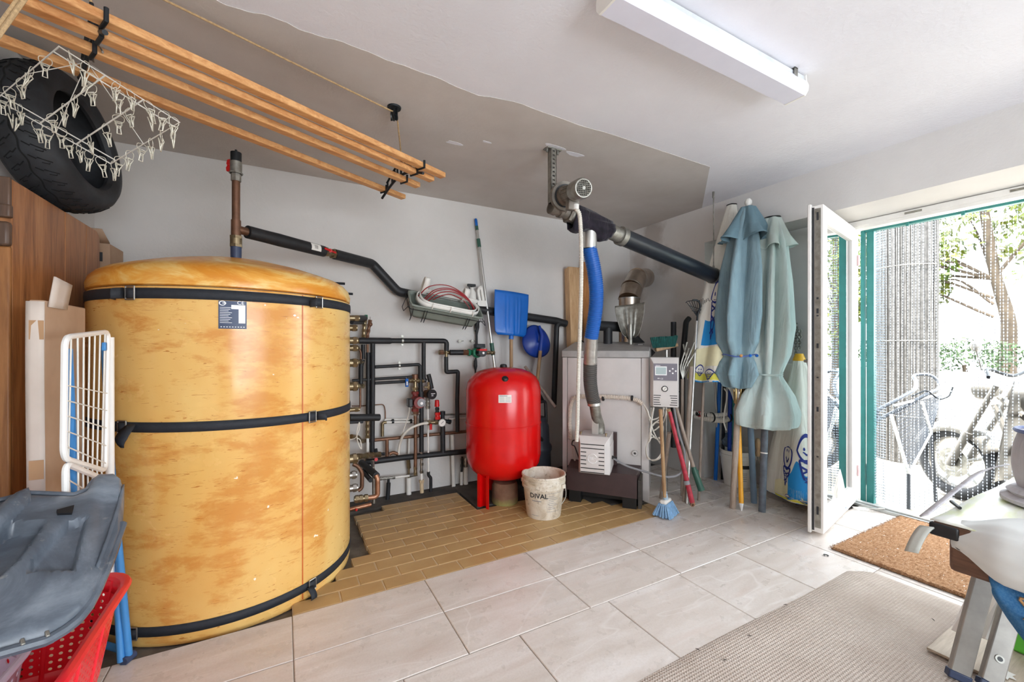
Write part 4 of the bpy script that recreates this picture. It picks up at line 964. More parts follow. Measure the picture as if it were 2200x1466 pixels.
obj('drop', MB().tube([u6(510, 905, 3.36), u6(512, 965, 3.36), u6(512, 966, 3.36), u6(500, 1165, 3.36)], [.01, .01, .016, .017], 10), M['black_foam'], p)
for i, (x0, y0, x1, y1, r, lb) in enumerate(((725, 910, 725, 1108, .020, 'white plastic floor sleeve around a pipe, left of the red vessel, nearest the tank'), (1180, 460, 1195, 1005, .017, 'tall thin white plastic sleeve on the wall left of the red vessel'), (1322, 800, 1322, 1015, .021, 'white plastic floor sleeve half behind the red vessel leg, with a clear valve on top'), (1278, 850, 1276, 1000, .013, 'narrow white plastic sleeve beside the sleeve behind the red vessel leg'))):
    p = pipe('floor_sleeve', lb, [u6(x0, y0, 3.39), u6(x1, y1, 3.39)], r, 'pvc_white', base=u6(x1, y1, 3.39))
    if i == 0: obj('riser', fitting(u6(720, 735, 3.39), u6(725, 800, 3.39), .012).cyl(u6(725, 800, 3.39), u6(725, 915, 3.39), .008), M['brass'], p); obj('upper_tube', MB().cyl(u6(730, 500, 3.39), u6(722, 740, 3.39), .009), M['pvc_white'], p)
    if i == 2: obj('valve', fitting(u6(1322, 700, 3.39), u6(1322, 800, 3.39), .012, (.2, .6)), M['steel'], p)
    if i == 3: obj('valve', fitting(u6(1285, 690, 3.39), u6(1280, 850, 3.39), .010, (.2, .6)), M['black_plastic'], p)
p = pipe('thin_tube', 'thin copper tube bent along the wall right of the tank straps', [u6(130, 160, 3.2), u6(240, 158, 3.42), u6(460, 142, 3.42), u6(478, 200, 3.42), u6(480, 300, 3.42)], .004, 'copper')
tag(obj('tied_cable', MB().tube(spline([u6(110, 515, 2.95), u6(170, 490, 2.94), u6(180, 420, 2.93), u6(205, 330, 2.93), u6(205, 400, 2.93), u6(180, 480, 2.93), u6(200, 570, 2.93), u6(228, 610, 2.93), u6(215, 520, 2.93), u6(170, 490, 2.94)], 6), .0032, 6), M['cable_white']), 'white cable tied in a loose bow beside the lower half of the tank', 'cable')
p = pipe('capped_pipe', 'thick black capped sleeve jutting from the tank flank above the tied cable', [u6(100, 282, 2.95), u6(415, 280, 3.0)], .024)
obj('branch', MB().cyl(u6(100, 330, 2.95), u6(240, 325, 2.98), .011), M['rubber'], p)
p = pipe('down_pipe', 'upright black pipe on the wall between blue shovel and boiler', [at(1205, 692, Y=3.36), at(1196, 700, Y=3.36), at(1190, 870, Y=3.36)], .026)
# ---------------------------------------------------------------- red vessel
RV = V((1.524, 2.930)); RR = .293
rv = thing('expansion_vessel', 'big glossy red heating expansion vessel on red legs', 'vessel', (RV.x, RV.y, 0))
pf = [(.0001, .165), (.08, .168), (.15, .182), (.21, .21), (.255, .25), (.282, .30), (RR, .36), (RR, .598), (RR+.0035, .60), (RR+.0035, .606), (RR, .608), (RR, .86), (.282, .915), (.255, .96), (.21, .995), (.15, 1.018), (.08, 1.03), (.0001, 1.033)]
obj('shell', MB().lathe(pf, (RV.x, RV.y, 0), 72), M['red_paint'], rv)
for ang in (math.radians(205), math.radians(325), math.radians(85)):
    c, s_ = math.cos(ang), math.sin(ang); o_ = V((RV.x+.245*c, RV.y+.245*s_, 0)); R = Matrix(((c, -s_, 0), (s_, c, 0), (0, 0, 1)))
    ch = [(0, -.055), (.004, -.055), (.004, -.03), (-.030, -.022), (-.030, .022), (.004, .03), (.004, .055), (0, .055), (0, .033), (-.034, .026), (-.034, -.026), (0, -.033)]
    lg = MB(); lg.prism(ch, o_, R @ V((1, 0, 0)), R @ V((0, 1, 0)), .30); obj('leg', lg, M['red_paint'], rv)
obj('air_cap', MB().lathe([(.022, 1.03), (.03, 1.032), (.026, 1.05), (.018, 1.056), (.0001, 1.058)], (RV.x, RV.y, 0), 16), M['black_plastic'], rv)
q = at(1083, 808, t=3.2); dd = (V((q.x-RV.x, q.y-RV.y, .18))).normalized()
qq = V((RV.x, RV.y, .955))+V((dd.x, dd.y, 0)).normalized()*.245; nn = V((dd.x, dd.y, .75)).normalized()
obj('plug', MB().lathe([(.0001, .018), (.018, .018), (.026, .008), (.028, -.02)], qq, 20, frame(nn)), M['black_plastic'], rv)
def on_vessel(px, py, off=.0015):
    d = ray(px, py); r = RR+off; a = d.x*d.x+d.y*d.y; b = -(d.x*RV.x+d.y*RV.y); c = RV.length_squared-r*r
    return EYE+d*((-b-math.sqrt(max(0, b*b-a*c)))/a)
lbl = obj('maker_label', MB().grid(lambda u, v: on_vessel(1071+u*28, 849+v*17), 6, 2), M['paper'], rv)
lp = MB()
for i in range(5):
    for j in range(2 if i else 1): lp.grid(lambda u, v, i=i, j=j: on_vessel(1073+j*13+u*(11 if i else 17), 850.5+i*3.1+v*(1.6 if not i else .8), .0025), 4, 2)
stuff(obj('label_print', lp, M['print_grey'], lbl, smooth=0))
blk = MB(); blk.lathe([(.0001, 0), (.098, 0), (.100, .012), (.098, .13), (.088, .158), (.06, .164), (.0001, .164)], (1.50, 2.86, 0), 28)
k = NT('mossy_brown_block'); cz = k.sep(k.tc.outputs['Object'])[2]; k.set(k.mix(k.ramp(k.math('ADD', cz, k.math('MULTIPLY', k.noise(30), .05)), [(.03, 1.0), (.08, 0.0)]), k.ramp(k.noise(9), [(.3, '#6b4c3a'), (.7, '#8a6a52')]), '#8f8a50'), .85); k.bump(k.noise(40), .5, .006)
tag(obj('stone_block', blk, k.m), 'round brown stone block under the middle of the red vessel', 'block')
# ---------------------------------------------------------------- plaster bucket
bc = at(1168, 1104, Z=0); bc = V((bc.x, bc.y, 0))
pb = thing('plaster_bucket', 'white plastic bucket smeared with dried plaster before the boiler', 'bucket', bc)
def dirty():
    k = NT('plaster_smeared_white_plastic'); co_ = k.coord(); c = k.ramp(k.noise(10, 6, .7, co_, .5), [(.42, '#dcd4c6'), (.55, '#cabda9'), (.7, '#a3947e')]); c = k.mix(k.ramp(k.noise(26, 5, .7, co_), [(.58, 0.0), (.64, .6)]), c, '#8f8371'); k.set(c, .6); k.bump(k.noise(30, 5, .6, co_), .4, .004); return k.m
M['dirty'] = dirty()
BH = .295; RB, RT = .120, .150
obj('bucket_body', MB().lathe([(.0001, .003), (RB-.006, .003), (RB, .0), (RB+.002, .01), (RT-.006, .205), (RT+.004, .208), (RT+.004, .222), (RT, .225), (RT, .24), (RT+.006, .242), (RT+.006, .258), (RT+.002, .262), (RT+.004, BH-.014), (RT+.008, BH-.010), (RT+.006, BH), (RT-.002, BH), (RT-.006, BH-.01), (RB-.006, .008), (.0001, .008)], bc, 56), M['dirty'], pb)
ccam = math.atan2(-bc.y, -bc.x); ln_ = lambda a, z, o_=.0015: V((bc.x+(RB+(RT-RB-.006)*z/.205+o_)*math.cos(a), bc.y+(RB+(RT-RB-.006)*z/.205+o_)*math.sin(a), z))
hd_ = MB(); hd_.tube(spline([ln_(ccam+1.25, .232, .012), ln_(ccam+1.15, .15, .03), ln_(ccam+.9, .10, .02), ln_(ccam+1.0, .12, .03)], 6)[:13], .0025, 6); obj('bail', hd_, M['galv'], pb)
obj('ear', MB().box(ln_(ccam+1.05, .225, .008), (.03, .03, .03)), M['dirty'], pb, bevel=.006); obj('ear', MB().box(ln_(ccam-1.9, .225, .008), (.03, .03, .03)), M['dirty'], pb, bevel=.006)
def wrap_text(name, s, size, a0, z0, surf, m, parent):
    t = text(name, s, size, (0, 0, 0), (1, 0, 0), (0, 1, 0), m, parent); base = wpos(parent)
    for v in t.data.vertices:
        p = v.co+base; v.co = surf(a0, p.x, z0+p.y)-base
    return t
sf = lambda a0, x, z: ln_(a0+x/.138, z, .002)
wrap_text('lettering', 'DIVAL', .047, ccam-.72, .155, sf, M['print_dark'], pb)
sl2 = MB()
for i in range(9): sl2.grid(lambda u, v, i=i: ln_(ccam-.60+i*.055+.042*u, .131+.007*v, .002), 3, 2)
stuff(obj('small_print', sl2, M['print_grey'], pb, smooth=0))
lp = MB(); 
for s_ in ((.18, .06, .18, .19), (.18, .06, .95, .061), (.18, .189, .95, .19), (.95, .06, .955, .19)): lp.grid(lambda u, v, s_=s_: ln_(ccam+s_[0]+(s_[2]-s_[0]+.006)*u, s_[1]+(s_[3]-s_[1]+.001)*v, .0018), 8, 2)
for i in range(8): lp.grid(lambda u, v, i=i: ln_(ccam+.24+(.3+.25*((i*7) % 3)/2)*u, .17-i*.013+.003*v, .0018), 6, 2)
for i in range(6): lp.grid(lambda u, v, i=i: ln_(ccam-.7+.07*i+.05*u, .028+.004*v, .0018), 2, 2)
stuff(obj('label_print', lp, M['print_grey'], pb, smooth=0))
# ---------------------------------------------------------------- poles and shovels against the back wall
def pole_pts(pa_, Ya, pb_, Yb): return at(*pa_, Y=Ya), at(*pb_, Y=Yb)
a, b = pole_pts((1022, 470), 3.42, (1064, 800), 3.30); d = (b-a).normalized(); ft = a+d*((a.z-.0)/-d.z); 
pt2 = thing('telescopic_pole', 'long silver telescopic pole with green collars leaning on the back wall', 'pole', ft)
P_ = lambda y: a+(b-a)*((y-470)/330)
obj('tube', MB().cyl(P_(530), ft, .013), M['alu'], pt2); obj('tube', MB().cyl(P_(488), P_(535), .0105), M['alu'], pt2)
obj('collar', MB().cyl(P_(514), P_(532), .0165, n=10), M['green_plastic'], pt2); obj('collar', MB().cyl(P_(738), P_(764), .0185, n=10), M['green_plastic'], pt2); obj('collar', MB().cyl(P_(486), P_(495), .0135, n=10), M['green_plastic'], pt2)
obj('tip', MB().tube([P_(470), P_(472), P_(488)], [.008, .0125, .0125], 10), M['blue_plastic'], pt2)
def shovel_blade(mb, c, w_, h_, up, fwd, curve, taper=.0, ribs=True, rnd=.1):
    up = V(up).normalized(); rt_ = up.cross(V(fwd)).normalized()*-1; fw = V(fwd).normalized()
    def f(u, v):
        x = (u*2-1); y = v
        hw = w_/2*(1-taper*(1-y)**2)
        yy = y*h_
        if y < rnd: hw *= (1-.18*(1-y/rnd)**2)
        z = -curve*(1-x*x)*(.5+.5*(1-y))+.012*math.exp(-(x/.12)**2)*(1-y)
        if ribs:
            for q in (-.45, -.25, .25, .45): z += .005*math.exp(-((x-q)/.05)**2)*(1 if .12 < y < .85 else 0)
        return V(c)+rt_*x*hw+up*yy+fw*z
    mb.grid(f, 41, 17); return mb
sb0 = at(1097, 722, Y=3.27); sb1 = at(1100, 628, Y=3.30); upv = sb1-sb0
ss = thing('snow_shovel', 'bright blue plastic snow shovel standing blade up against the wall', 'shovel', V((sb0.x-.02, 3.22, 0)))
obj('blade', shovel_blade(MB(), sb0, .345, upv.length, upv, (0, -1, .1), -.03, .10), M['blue_plastic'], ss, solid=.005)
obj('socket', MB().tube([sb0-upv.normalized()*.03+V((0, -.01, 0)), sb0+upv*.3+V((0, -.016, 0)), sb0+upv*.85+V((0, -.006, 0))], [.022, .018, .006], 12), M['blue_plastic'], ss)
obj('handle', MB().cyl(sb0+V((0, -.01, 0)), V((sb0.x-.01, 3.235, .0)), .0155), M['handle'], ss)
db0 = at(1160, 765, Y=3.30); db1 = at(1150, 680, Y=3.36); dv = db1-db0
ds_ = thing('scoop_shovel', 'dark blue rounded plastic scoop shovel half behind the bright blue one', 'shovel', V((db0.x-.05, 3.2, 0)))
def scoop(u, v):
    a = math.pi*2*u; r = v; x = math.cos(a)*.15*r*(1-.12*math.sin(a)); y = (math.sin(a)*.155)*r
    up_ = dv.normalized(); cen = lerp(db0, db1, .42)+V((-.02, 0, -.02)); z = .055*(1-r*r)-.02*math.exp(-(x/.02)**2)*(1 if y > -.02 else 0)*(1-r)
    return cen+V((1, 0, .0))*x+up_*y+V((0, -1, .2))*z
obj('blade', MB().grid(scoop, 40, 12, cu=True), M['navy_plastic'], ds_, solid=.004)
k0 = at(1163, 735, Y=3.27); k1 = at(1155, 812, Y=3.22); kd = (k1-k0)
obj('handle', MB().cyl(k0, k0+kd*(k0.z/-kd.z), .0165), M['handle'], ds_); obj('socket', MB().tube([lerp(db0, db1, .75)+V((0, -.05, 0)), k0+V((0, -.01, .06)), k0+kd*.25], [.012, .019, .0205], 12), M['navy_plastic'], ds_)
tag(obj('wood_stick', MB().cyl(at(1128, 788, Y=3.3), at(1137, 800, Y=3.26)+(at(1137, 800, Y=3.26)-at(1128, 788, Y=3.3))*6.0, .014), M['handle_old']), 'short weathered wooden stick leaning behind the red vessel', 'stick')
# black vacuum cleaner behind the vessel
vc = V((1.93, 3.12, 0)); vz = thing('vacuum_cleaner', 'black vacuum cleaner on the floor between red vessel and boiler', 'vacuum cleaner', vc)
k = simple('dark_grey_vacuum_plastic', '#2a2d33', .45); 
vb_ = MB(); vb_.lathe([(.0001, .0), (.135, .0), (.145, .03), (.14, .28), (.15, .30), (.15, .33), (.13, .36), (.125, .50), (.09, .58), (.0001, .60)], vc, 28); obj('drum', vb_, k, vz)
obj('handle', MB().tube(fillet([vc+V((-.11, -.03, .45)), vc+V((-.13, -.05, .69)), vc+V((.08, -.05, .72)), vc+V((.10, -.03, .5))], .03, 5), .014, 8), M['black_plastic'], vz)
obj('hose', MB().tube(spline([vc+V((0, -.12, .40)), vc+V((-.16, -.16, .55)), vc+V((-.15, -.1, .78)), vc+V((.0, .0, .82)), vc+V((.12, .05, .7))], 8), .017, 8), M['black_plastic'], vz)
obj('clasp', MB().box(vc+V((-.08, -.125, .315)), (.04, .02, .07)), M['grey_plastic'], vz, bevel=.006)
# ---------------------------------------------------------------- planter tub with cable ducting
FL, FR, BL, BR = at(884, 655, Y=3.14), at(1037, 684, Y=3.14), at(893, 620, Y=3.33), at(1024, 650, Y=3.33)
ex = (FR-FL).normalized(); ey = (BL-FL); ey = (ey-ex*ey.dot(ex)).normalized(); en = ex.cross(ey); en = en if en.z > 0 else -en
LX, LY = (FR-FL).length, .19
pl0 = thing('planter_tub', 'grey green plastic planter tub in a wire holder hung on the black wall pipe', 'planter', FL)
Q = lambda x, y, z: FL+ex*x+ey*y+en*z
M['planter'] = simple('grey_green_plastic', '#7d857c', .45, var=.08)
def tub(u, v):
    tpr = 1-.12*max(0, min(1, v)); x, y = rrect(LX/2, LY/2, LX/2*tpr, LY/2*tpr, .03, u); return Q(x, y, -.115*v)
m = MB(); m.grid(tub, 48, 6, cu=True); m.grid(lambda u, v: Q(LX/2, LY/2, -.115)+(tub(u, 1)-Q(LX/2, LY/2, -.115))*v, 48, 2, cu=True); obj('tub', m, M['planter'], pl0, solid=.003)
obj('rim', MB().tube([Q(*rrect(LX/2, LY/2, LX/2+.004, LY/2+.004, .03, i/60), 0) for i in range(60)], .009, 6, closed=True), M['planter'], pl0)
wr = MB(); wr.tube([Q(*rrect(LX/2, LY/2, LX/2+.016, LY/2+.016, .02, i/60), -.028) for i in range(60)], .003, 5, closed=True)
for x in (.02, .11, .13, LX-.13, LX-.11, LX-.02): wr.tube([Q(x, -.014, -.02), Q(x+.004, -.012, -.10), Q(x+.010, .01, -.15), Q(x+.014, .03, -.125), Q(x+.014, LY+.012, -.12), Q(x+.014, LY+.014, 0)], .0028, 5)
for s_ in (0, 1): wr.tube([Q(LX*s_+(-.02, .02)[s_], .0, -.02), Q(LX*s_+(-.045, .045)[s_], -.01, -.06), Q(LX*s_+(-.04, .04)[s_], .08, -.085), Q(LX*s_+(-.02, .02)[s_], .13, -.03)], .0028, 5)
obj('wire_holder', wr, M['dark_iron'], pl0)
for x in (.16, LX-.12): obj('hook', MB().tube([Q(x, LY+.014, 0), Q(x, LY+.03, .05)+V((0, .01, .02)), Q(x, LY+.03, .02)+V((0, .06, 0))], .003, 5), M['dark_iron'], pl0)
cd = thing('cable_ducting', 'coil of white plastic cable ducting lying in the planter tub', 'ducting', Q(.3, .1, .0))
for i, (hx_, hy_, z, w_) in enumerate(((LX*.44, LY*.48, .012, .045), (LX*.40, LY*.44, .03, .03))):
    m = MB(); m.grid(lambda u, v: Q(*rrect(LX*.52, LY*.52, hx_, hy_, hy_*.98, u), z+w_*(v-.5)), 64, 2, cu=True); obj('duct_loop', m, M['pvc_white'], cd, solid=.006)
for (x, h_) in ((.10, .15), (LX*.74, .13)):
    m = MB(); m.grid(lambda u, v: Q(x+.022*(v-.5)*2, LY*.82+.03*math.sin(math.pi*2*u), .02+h_*(.5-.5*math.cos(2*math.pi*u))), 24, 2, cu=True); obj('duct_end', m, M['pvc_white'], cd, solid=.005)
obj('duct_bar', MB().box(Q(LX*.55, LY*.85, .05), (LX*.8, .02, .03), Matrix((ex, ey, en)).transposed()), M['pvc_white'], cd, bevel=.003)
for x in (.16, .52*LX, LX*.84): obj('tie', MB().tube([Q(x, LY*.06+.02*math.cos(a), .012+.028*math.sin(a)) for a in [i*.7 for i in range(9)]], .005, 6), M['pvc_white'], cd)
rcb = thing('red_cable', 'red cable looped over the white ducting in the planter tub', 'cable', Q(.2, .1, .02))
for i, (x0, x1, h_, y) in enumerate(((.06, LX*.86, .155, .12), (.12, LX*.87, .135, .10), (.14, LX*.885, .125, .09), (.19, LX*.82, .075, .13), (.11, LX*.88, .14, .11))):
    obj('cable_loop', MB().tube(spline([Q(x0, y, .0), Q(x0+.06, y, h_*.75), Q(lerp(x0, x1, .45), y+.01, h_), Q(lerp(x0, x1, .8), y, h_*.7), Q(x1, y-.03, h_*.22), Q(x1+.005, y-.04, .0)], 7), .0038, 6), M['cable_red'], rcb)
sp = at(1014, 652, Y=3.34); sb = thing('spray_bottle', 'white spray bottle with a black trigger behind the planter tub', 'bottle', sp)
obj('bottle_body', MB().lathe([(.0001, 0), (.034, 0), (.036, .02), (.034, .09), (.016, .12), (.013, .14)], sp, 20), M['pvc_white'], sb); obj('trigger_head', MB().box(sp+V((-.005, 0, .155)), (.075, .022, .022)).bar(sp+V((-.03, -.002, .15)), sp+V((-.02, -.004, .11)), .012, .008).cyl(sp+V((0, 0, .135)), sp+V((0, 0, .15)), .014), M['black_plastic'], sb, bevel=.003)
wf = at(1028, 655, Y=3.36); tag(obj('watering_can', MB().tube(fillet([wf+V((.02, 0, 0)), wf+V((-.005, 0, .13)), wf+V((.025, 0, .165)), wf+V((.05, 0, .02))], .02, 5), .014, 8).box(wf+V((.02, .0, .01)), (.085, .06, .05)), M['pvc_white'], bevel=0), 'white plastic handled jug beside the spray bottle behind the planter tub', 'jug')
# ---------------------------------------------------------------- pellet boiler in the corner
BA = V((BOIL_A.x, BOIL_A.y, 0)); BU = V((BOIL_U.x, BOIL_U.y, 0)); BN = V((BOIL_N.x, BOIL_N.y, 0)); UP = V((0, 0, 1))
BR_ = Matrix((BU, BN, UP)).transposed()
B = lambda a, b, z: BA+BU*a+BN*b+UP*z
def bf(px, py, b=0): return at(px, py, P=BA+BN*b, N=BN)
def ba(px, py, b=0): q = bf(px, py, b)-BA; return q.dot(BU), q.z
def bspan(mb, a0, a1, b0, b1, z0, z1): return mb.box(B((a0+a1)/2, (b0+b1)/2, (z0+z1)/2), (abs(a1-a0), abs(b1-b0), abs(z1-z0)), BR_)
boiler = thing('pellet_boiler', 'grey enamelled pellet boiler standing in the room corner', 'boiler', BA+BU*.34+BN*.2)
ZT = 1.152
m = MB(); bspan(m, .002, BW-.002, .03, BD, .0, ZT-.045); obj('casing', m, M['grey_lacquer'], boiler)
m = MB(); bspan(m, 0, .038, 0, .03, .0, ZT-.047); obj('side_column', m, M['grey_lacquer'], boiler, bevel=.003)
m = MB(); bspan(m, BW-.055, BW, 0, .03, .0, ZT-.047); obj('side_column', m, M['grey_lacquer'], boiler, bevel=.003)
m = MB(); bspan(m, .041, BW-.058, .004, .028, .215, ZT-.049); obj('front_panel', m, M['grey_lacquer'], boiler, bevel=.003)
m = MB(); bspan(m, .041, BW-.058, .012, .028, .0, .21); obj('ash_opening', m, M['soot'], boiler)
lid = MB(); lid.add([B(-.004, -.006, ZT-.045), B(BW+.004, -.006, ZT-.045), B(BW+.004, BD, ZT-.045), B(-.004, BD, ZT-.045), B(-.004, -.006, ZT+.008), B(BW+.004, -.006, ZT+.008), B(BW+.004, BD, ZT+.085), B(-.004, BD, ZT+.085)], [(0,3,2,1),(4,5,6,7),(0,1,5,4),(1,2,6,5),(2,3,7,6),(3,0,4,7)])
lo = obj('sloping_lid', lid, simple('dusty_grey_lid', '#a5a3a1', .4, var=.1, vs=12), boiler, bevel=.004)
def onlid(a, b, o_=.002): return B(a, b, ZT+.008+(.077)*(b+.006)/(BD+.006)+o_)
m = MB(); m.add([onlid(.55, .30), onlid(.63, .30), onlid(.63, .44), onlid(.55, .44)], [(0, 1, 2, 3)]); pl1 = obj('sticker', m, M['grey_plastic'], boiler, smooth=0)
m = MB(); m.add([onlid(.58, .31, .003), onlid(.62, .31, .003), onlid(.62, .37, .003), onlid(.58, .37, .003)], [(0, 1, 2, 3)]); obj('sticker_print', m, M['print_white'], pl1, smooth=0)
obj('lid_knob', MB().tube([onlid(.07, .35), onlid(.07, .35)+V((0, 0, .03)), onlid(.1, .33)+V((0, 0, .035)), onlid(.12, .32)+V((0, 0, .025))], .006, 8), M['black_plastic'], boiler)
pa_ = ba(1364, 974); obj('port', MB().lathe([(.006, .004), (.010, .016), (.020, .016), (.024, .006), (.024, 0)], B(pa_[0], .002, pa_[1]), 24, frame(-BN)), M['grey_lacquer'], boiler); obj('port_hole', MB().cyl(B(pa_[0], .001, pa_[1]), B(pa_[0], -.008, pa_[1]), .0075, n=16), M['black_plastic'], boiler)
# ash tray stand in front
m = MB(); k = simple('dark_brown_enamel', '#3d2a2a', .4, var=.15); 
m.add([B(.085, -.20, .25), B(.60, -.20, .245), B(.60, -.215, .085), B(.085, -.215, .095), B(.07, .0, .27), B(.62, .0, .27), B(.62, .0, .07), B(.07, .0, .07)], [(0,1,2,3)[::-1], (0,4,5,1), (1,5,6,2), (3,2,6,7), (0,3,7,4)])
obj('ash_tray', m, k, boiler, bevel=.004)
m = MB(); bspan(m, .61, .635, -.19, .0, .0, .21); obj('tray_side', m, M['soot'], boiler); m = MB(); bspan(m, .50, .60, -.205, -.10, .0, .09); bspan(m, .10, .19, -.205, -.10, .0, .10); bspan(m, .18, .52, -.13, -.10, .03, .09); obj('tray_foot', m, M['black_plastic'], boiler)
m = MB(); bspan(m, .062, .075, -.16, .0, .01, .2); obj('tray_side', m, M['soot'], boiler)
# burner head
b_ = -.30
a0, zt_ = ba(1243, 946, b_); a1, _z = ba(1303, 948, b_); _a, zb_ = ba(1243, 1018, b_)
burner = obj('burner_housing', MB().add([B(a0+.012, b_, zb_+.012), B(a1-.012, b_, zb_+.012), B(a1-.012, b_, zt_-.02), B(a0+.012, b_, zt_-.02), B(a0-.006, b_+.035, zb_), B(a1+.02, b_+.035, zb_), B(a1+.02, b_+.035, zt_+.03), B(a0-.006, b_+.035, zt_+.03), B(a0-.006, -.045, zb_), B(a1+.02, -.045, zb_), B(a1+.02, -.045, zt_+.03), B(a0-.006, -.045, zt_+.03)],
    [(0,1,2,3)[::-1], (0,4,5,1)[::-1] if 0 else (0,1,5,4), (1,2,6,5), (2,3,7,6), (3,0,4,7), (4,5,9,8), (5,6,10,9), (6,7,11,10), (7,4,8,11), (8,9,10,11)]), M['grey_lacquer'], boiler, bevel=.003)
ac = (a0+a1)/2; hw = (a1-a0)/2-.016; zc_ = (zb_+zt_)/2-.004; hh = (zt_-zb_)/2-.022
sl_ = MB()
for i in range(8):
    z = zc_+hh*(1-2*i/7)
    if i in (0, 1, 6, 7): bspan(sl_, ac-hw, ac+hw, b_-.001, b_+.004, z-.0032, z+.0032)
    else: bspan(sl_, ac-hw, ac-.045, b_-.001, b_+.004, z-.0032, z+.0032); bspan(sl_, ac+.045, ac+hw, b_-.001, b_+.004, z-.0032, z+.0032)
stuff(obj('vent_slot', sl_, M['black_plastic'], burner, smooth=0))
lg = MB(); lg.tube([B(ac+.034*math.cos(q), b_-.002, zc_+.034*math.sin(q)) for q in [.35+i*.2 for i in range(29)]], .003, 6)
for x in (-.016, -.006, .004): bspan(lg, ac+x-.002, ac+x+.002, b_-.003, b_, zc_-.008, zc_+.012)
lg.ball(B(ac+.018, b_-.001, zc_+.004), .0035, 6); stuff(obj('emblem', lg, M['print_white'], burner))
obj('side_flange', MB().box(B(a1+.022, -.16, zc_), (.004, .2, .19), BR_), M['grey_lacquer'], burner)
m = MB(); bspan(m, a0-.01, a1+.045, -.04, .003, zb_-.02, zt_+.02); obj('door_plate', m, k, boiler)
pl2 = MB(); q0 = B(a0-.006, -.17, zt_-.03); pl2.tube([q0+BU*.01, q0-BU*.045], .011, 10); pl2.tube(spline([q0-BU*.045, q0-BU*.065+V((0, 0, -.01)), q0-BU*.07+V((0, 0, -.04)), q0-BU*.05+V((0, 0, -.05)), q0-BU*.03+V((0, 0, -.10)), q0-BU*.01+V((0, 0, -.16))], 5), .005, 8); obj('plug_lead', pl2, M['black_plastic'], boiler)
for x in (.03, .95): obj('thumb_screw', MB().cyl(B(lerp(a0, a1, x), b_+.06, zt_+.03), B(lerp(a0, a1, x), b_+.06, zt_+.05), .005, n=8).cyl(B(lerp(a0, a1, x), b_+.06, zt_+.045), B(lerp(a0, a1, x), b_+.06, zt_+.052), .009, n=10), M['brass'], boiler)
# control box on the right flank
cb_ = -.06
c0, ct = ba(1397, 768, cb_); c1, _q = ba(1456, 768, cb_); _q, cbz = ba(1430, 874, cb_)
ctl = MB(); ctl.add([B(c0+.022, cb_-.03, cbz), B(c1, cb_-.03, cbz), B(c1, cb_-.03, ct-.04), B(c0+.022, cb_-.03, ct-.04), B(c0, cb_+.11, cbz), B(c1+.012, cb_+.11, cbz), B(c1+.012, cb_+.11, ct), B(c0, cb_+.11, ct), B(c0, cb_+.0, ct), B(c1+.008, cb_+.0, ct), B(c0, cb_+.0, cbz), B(c1+.008, cb_+.0, cbz)],
    [(0,1,2,3), (3,2,9,8), (8,9,6,7), (1,11,9,2), (11,5,6,9), (10,0,3,8), (4,10,8,7), (0,10,11,1), (10,4,5,11), (4,7,6,5)])
box_ = obj('control_box', ctl, M['grey_lacquer'], boiler, bevel=.003)
F = lambda x, z, o_=.0: B(lerp(c0+.022, c1, x), cb_-.03-o_, lerp(cbz, ct-.04, z))
def fquad(x0, x1, z0, z1, o_): return MB().add([F(x0, z0, o_), F(x1, z0, o_), F(x1, z1, o_), F(x0, z1, o_)], [(0, 1, 2, 3)])
pn = obj('display_panel', MB().add([F(.02, .6, .004), F(.98, .6, .004), F(.98, .985, .004), F(.02, .985, .004), F(.02, .6), F(.98, .6), F(.98, .985), F(.02, .985)], [(0,1,2,3), (0,4,5,1), (1,5,6,2), (2,6,7,3), (3,7,4,0)]), simple('grey_violet_panel', '#77737d', .45, var=.03), box_, smooth=0)
scm = simple('pale_lcd', '#aebfc0', .25, var=.02)
obj('screen_frame', fquad(.08, .56, .72, .92, .005), M['print_white'], pn, smooth=0); obj('screen', fquad(.11, .53, .74, .90, .0058), scm, pn, smooth=0)
for x, z in ((.68, .82), (.92, .82), (.80, .87), (.80, .77)): obj('button', MB().cyl(F(x, z, .004), F(x, z, .008), .006, n=12), M['print_white'], pn)
text('ce_mark', 'CE', .016, F(.30, .625, .0055), BU, UP, M['print_white'], pn)
stuff(obj('panel_print', fquad(.18, .27, .64, .655, .0055).add([F(.10, .935, .0055), F(.30, .935, .0055), F(.30, .945, .0055), F(.10, .945, .0055)], [(0, 1, 2, 3)]), M['print_white'], pn, smooth=0))
gcn = F(.48, .415); obj('gauge_rim', MB().lathe([(.0165, .004), (.0195, .008), (.022, .006), (.022, 0)], gcn, 28, frame(-BN)), M['black_plastic'], box_); gf = obj('gauge_face', MB().cyl(gcn, gcn-BN*.004, .018, n=24), M['paper'], box_); obj('needle', MB().bar(gcn-BN*.005+BU*-.008+UP*-.008, gcn-BN*.005+BU*.008+UP*.008, .002, .001, -BN), M['print_dark'], gf)
vs_ = MB()
for i in range(5):
    z = .26-i*.052; l = (.30, .27, .24, .26, .30)[i]
    for x0, x1 in ((.02, .02+l), (.98-l, .98)): vs_.add([F(x0, z-.008, .0008), F(x1, z-.008, .0008), F(x1, z+.008, .0008), F(x0, z+.008, .0008)], [(0, 1, 2, 3)])
stuff(obj('vent_slot', vs_, M['black_plastic'], box_, smooth=0))
for z in (.3, .85): obj('screw', MB().ball(B(c1+.012, cb_+.04, lerp(cbz, ct, z)), .004, 6), M['dark_iron'], box_)
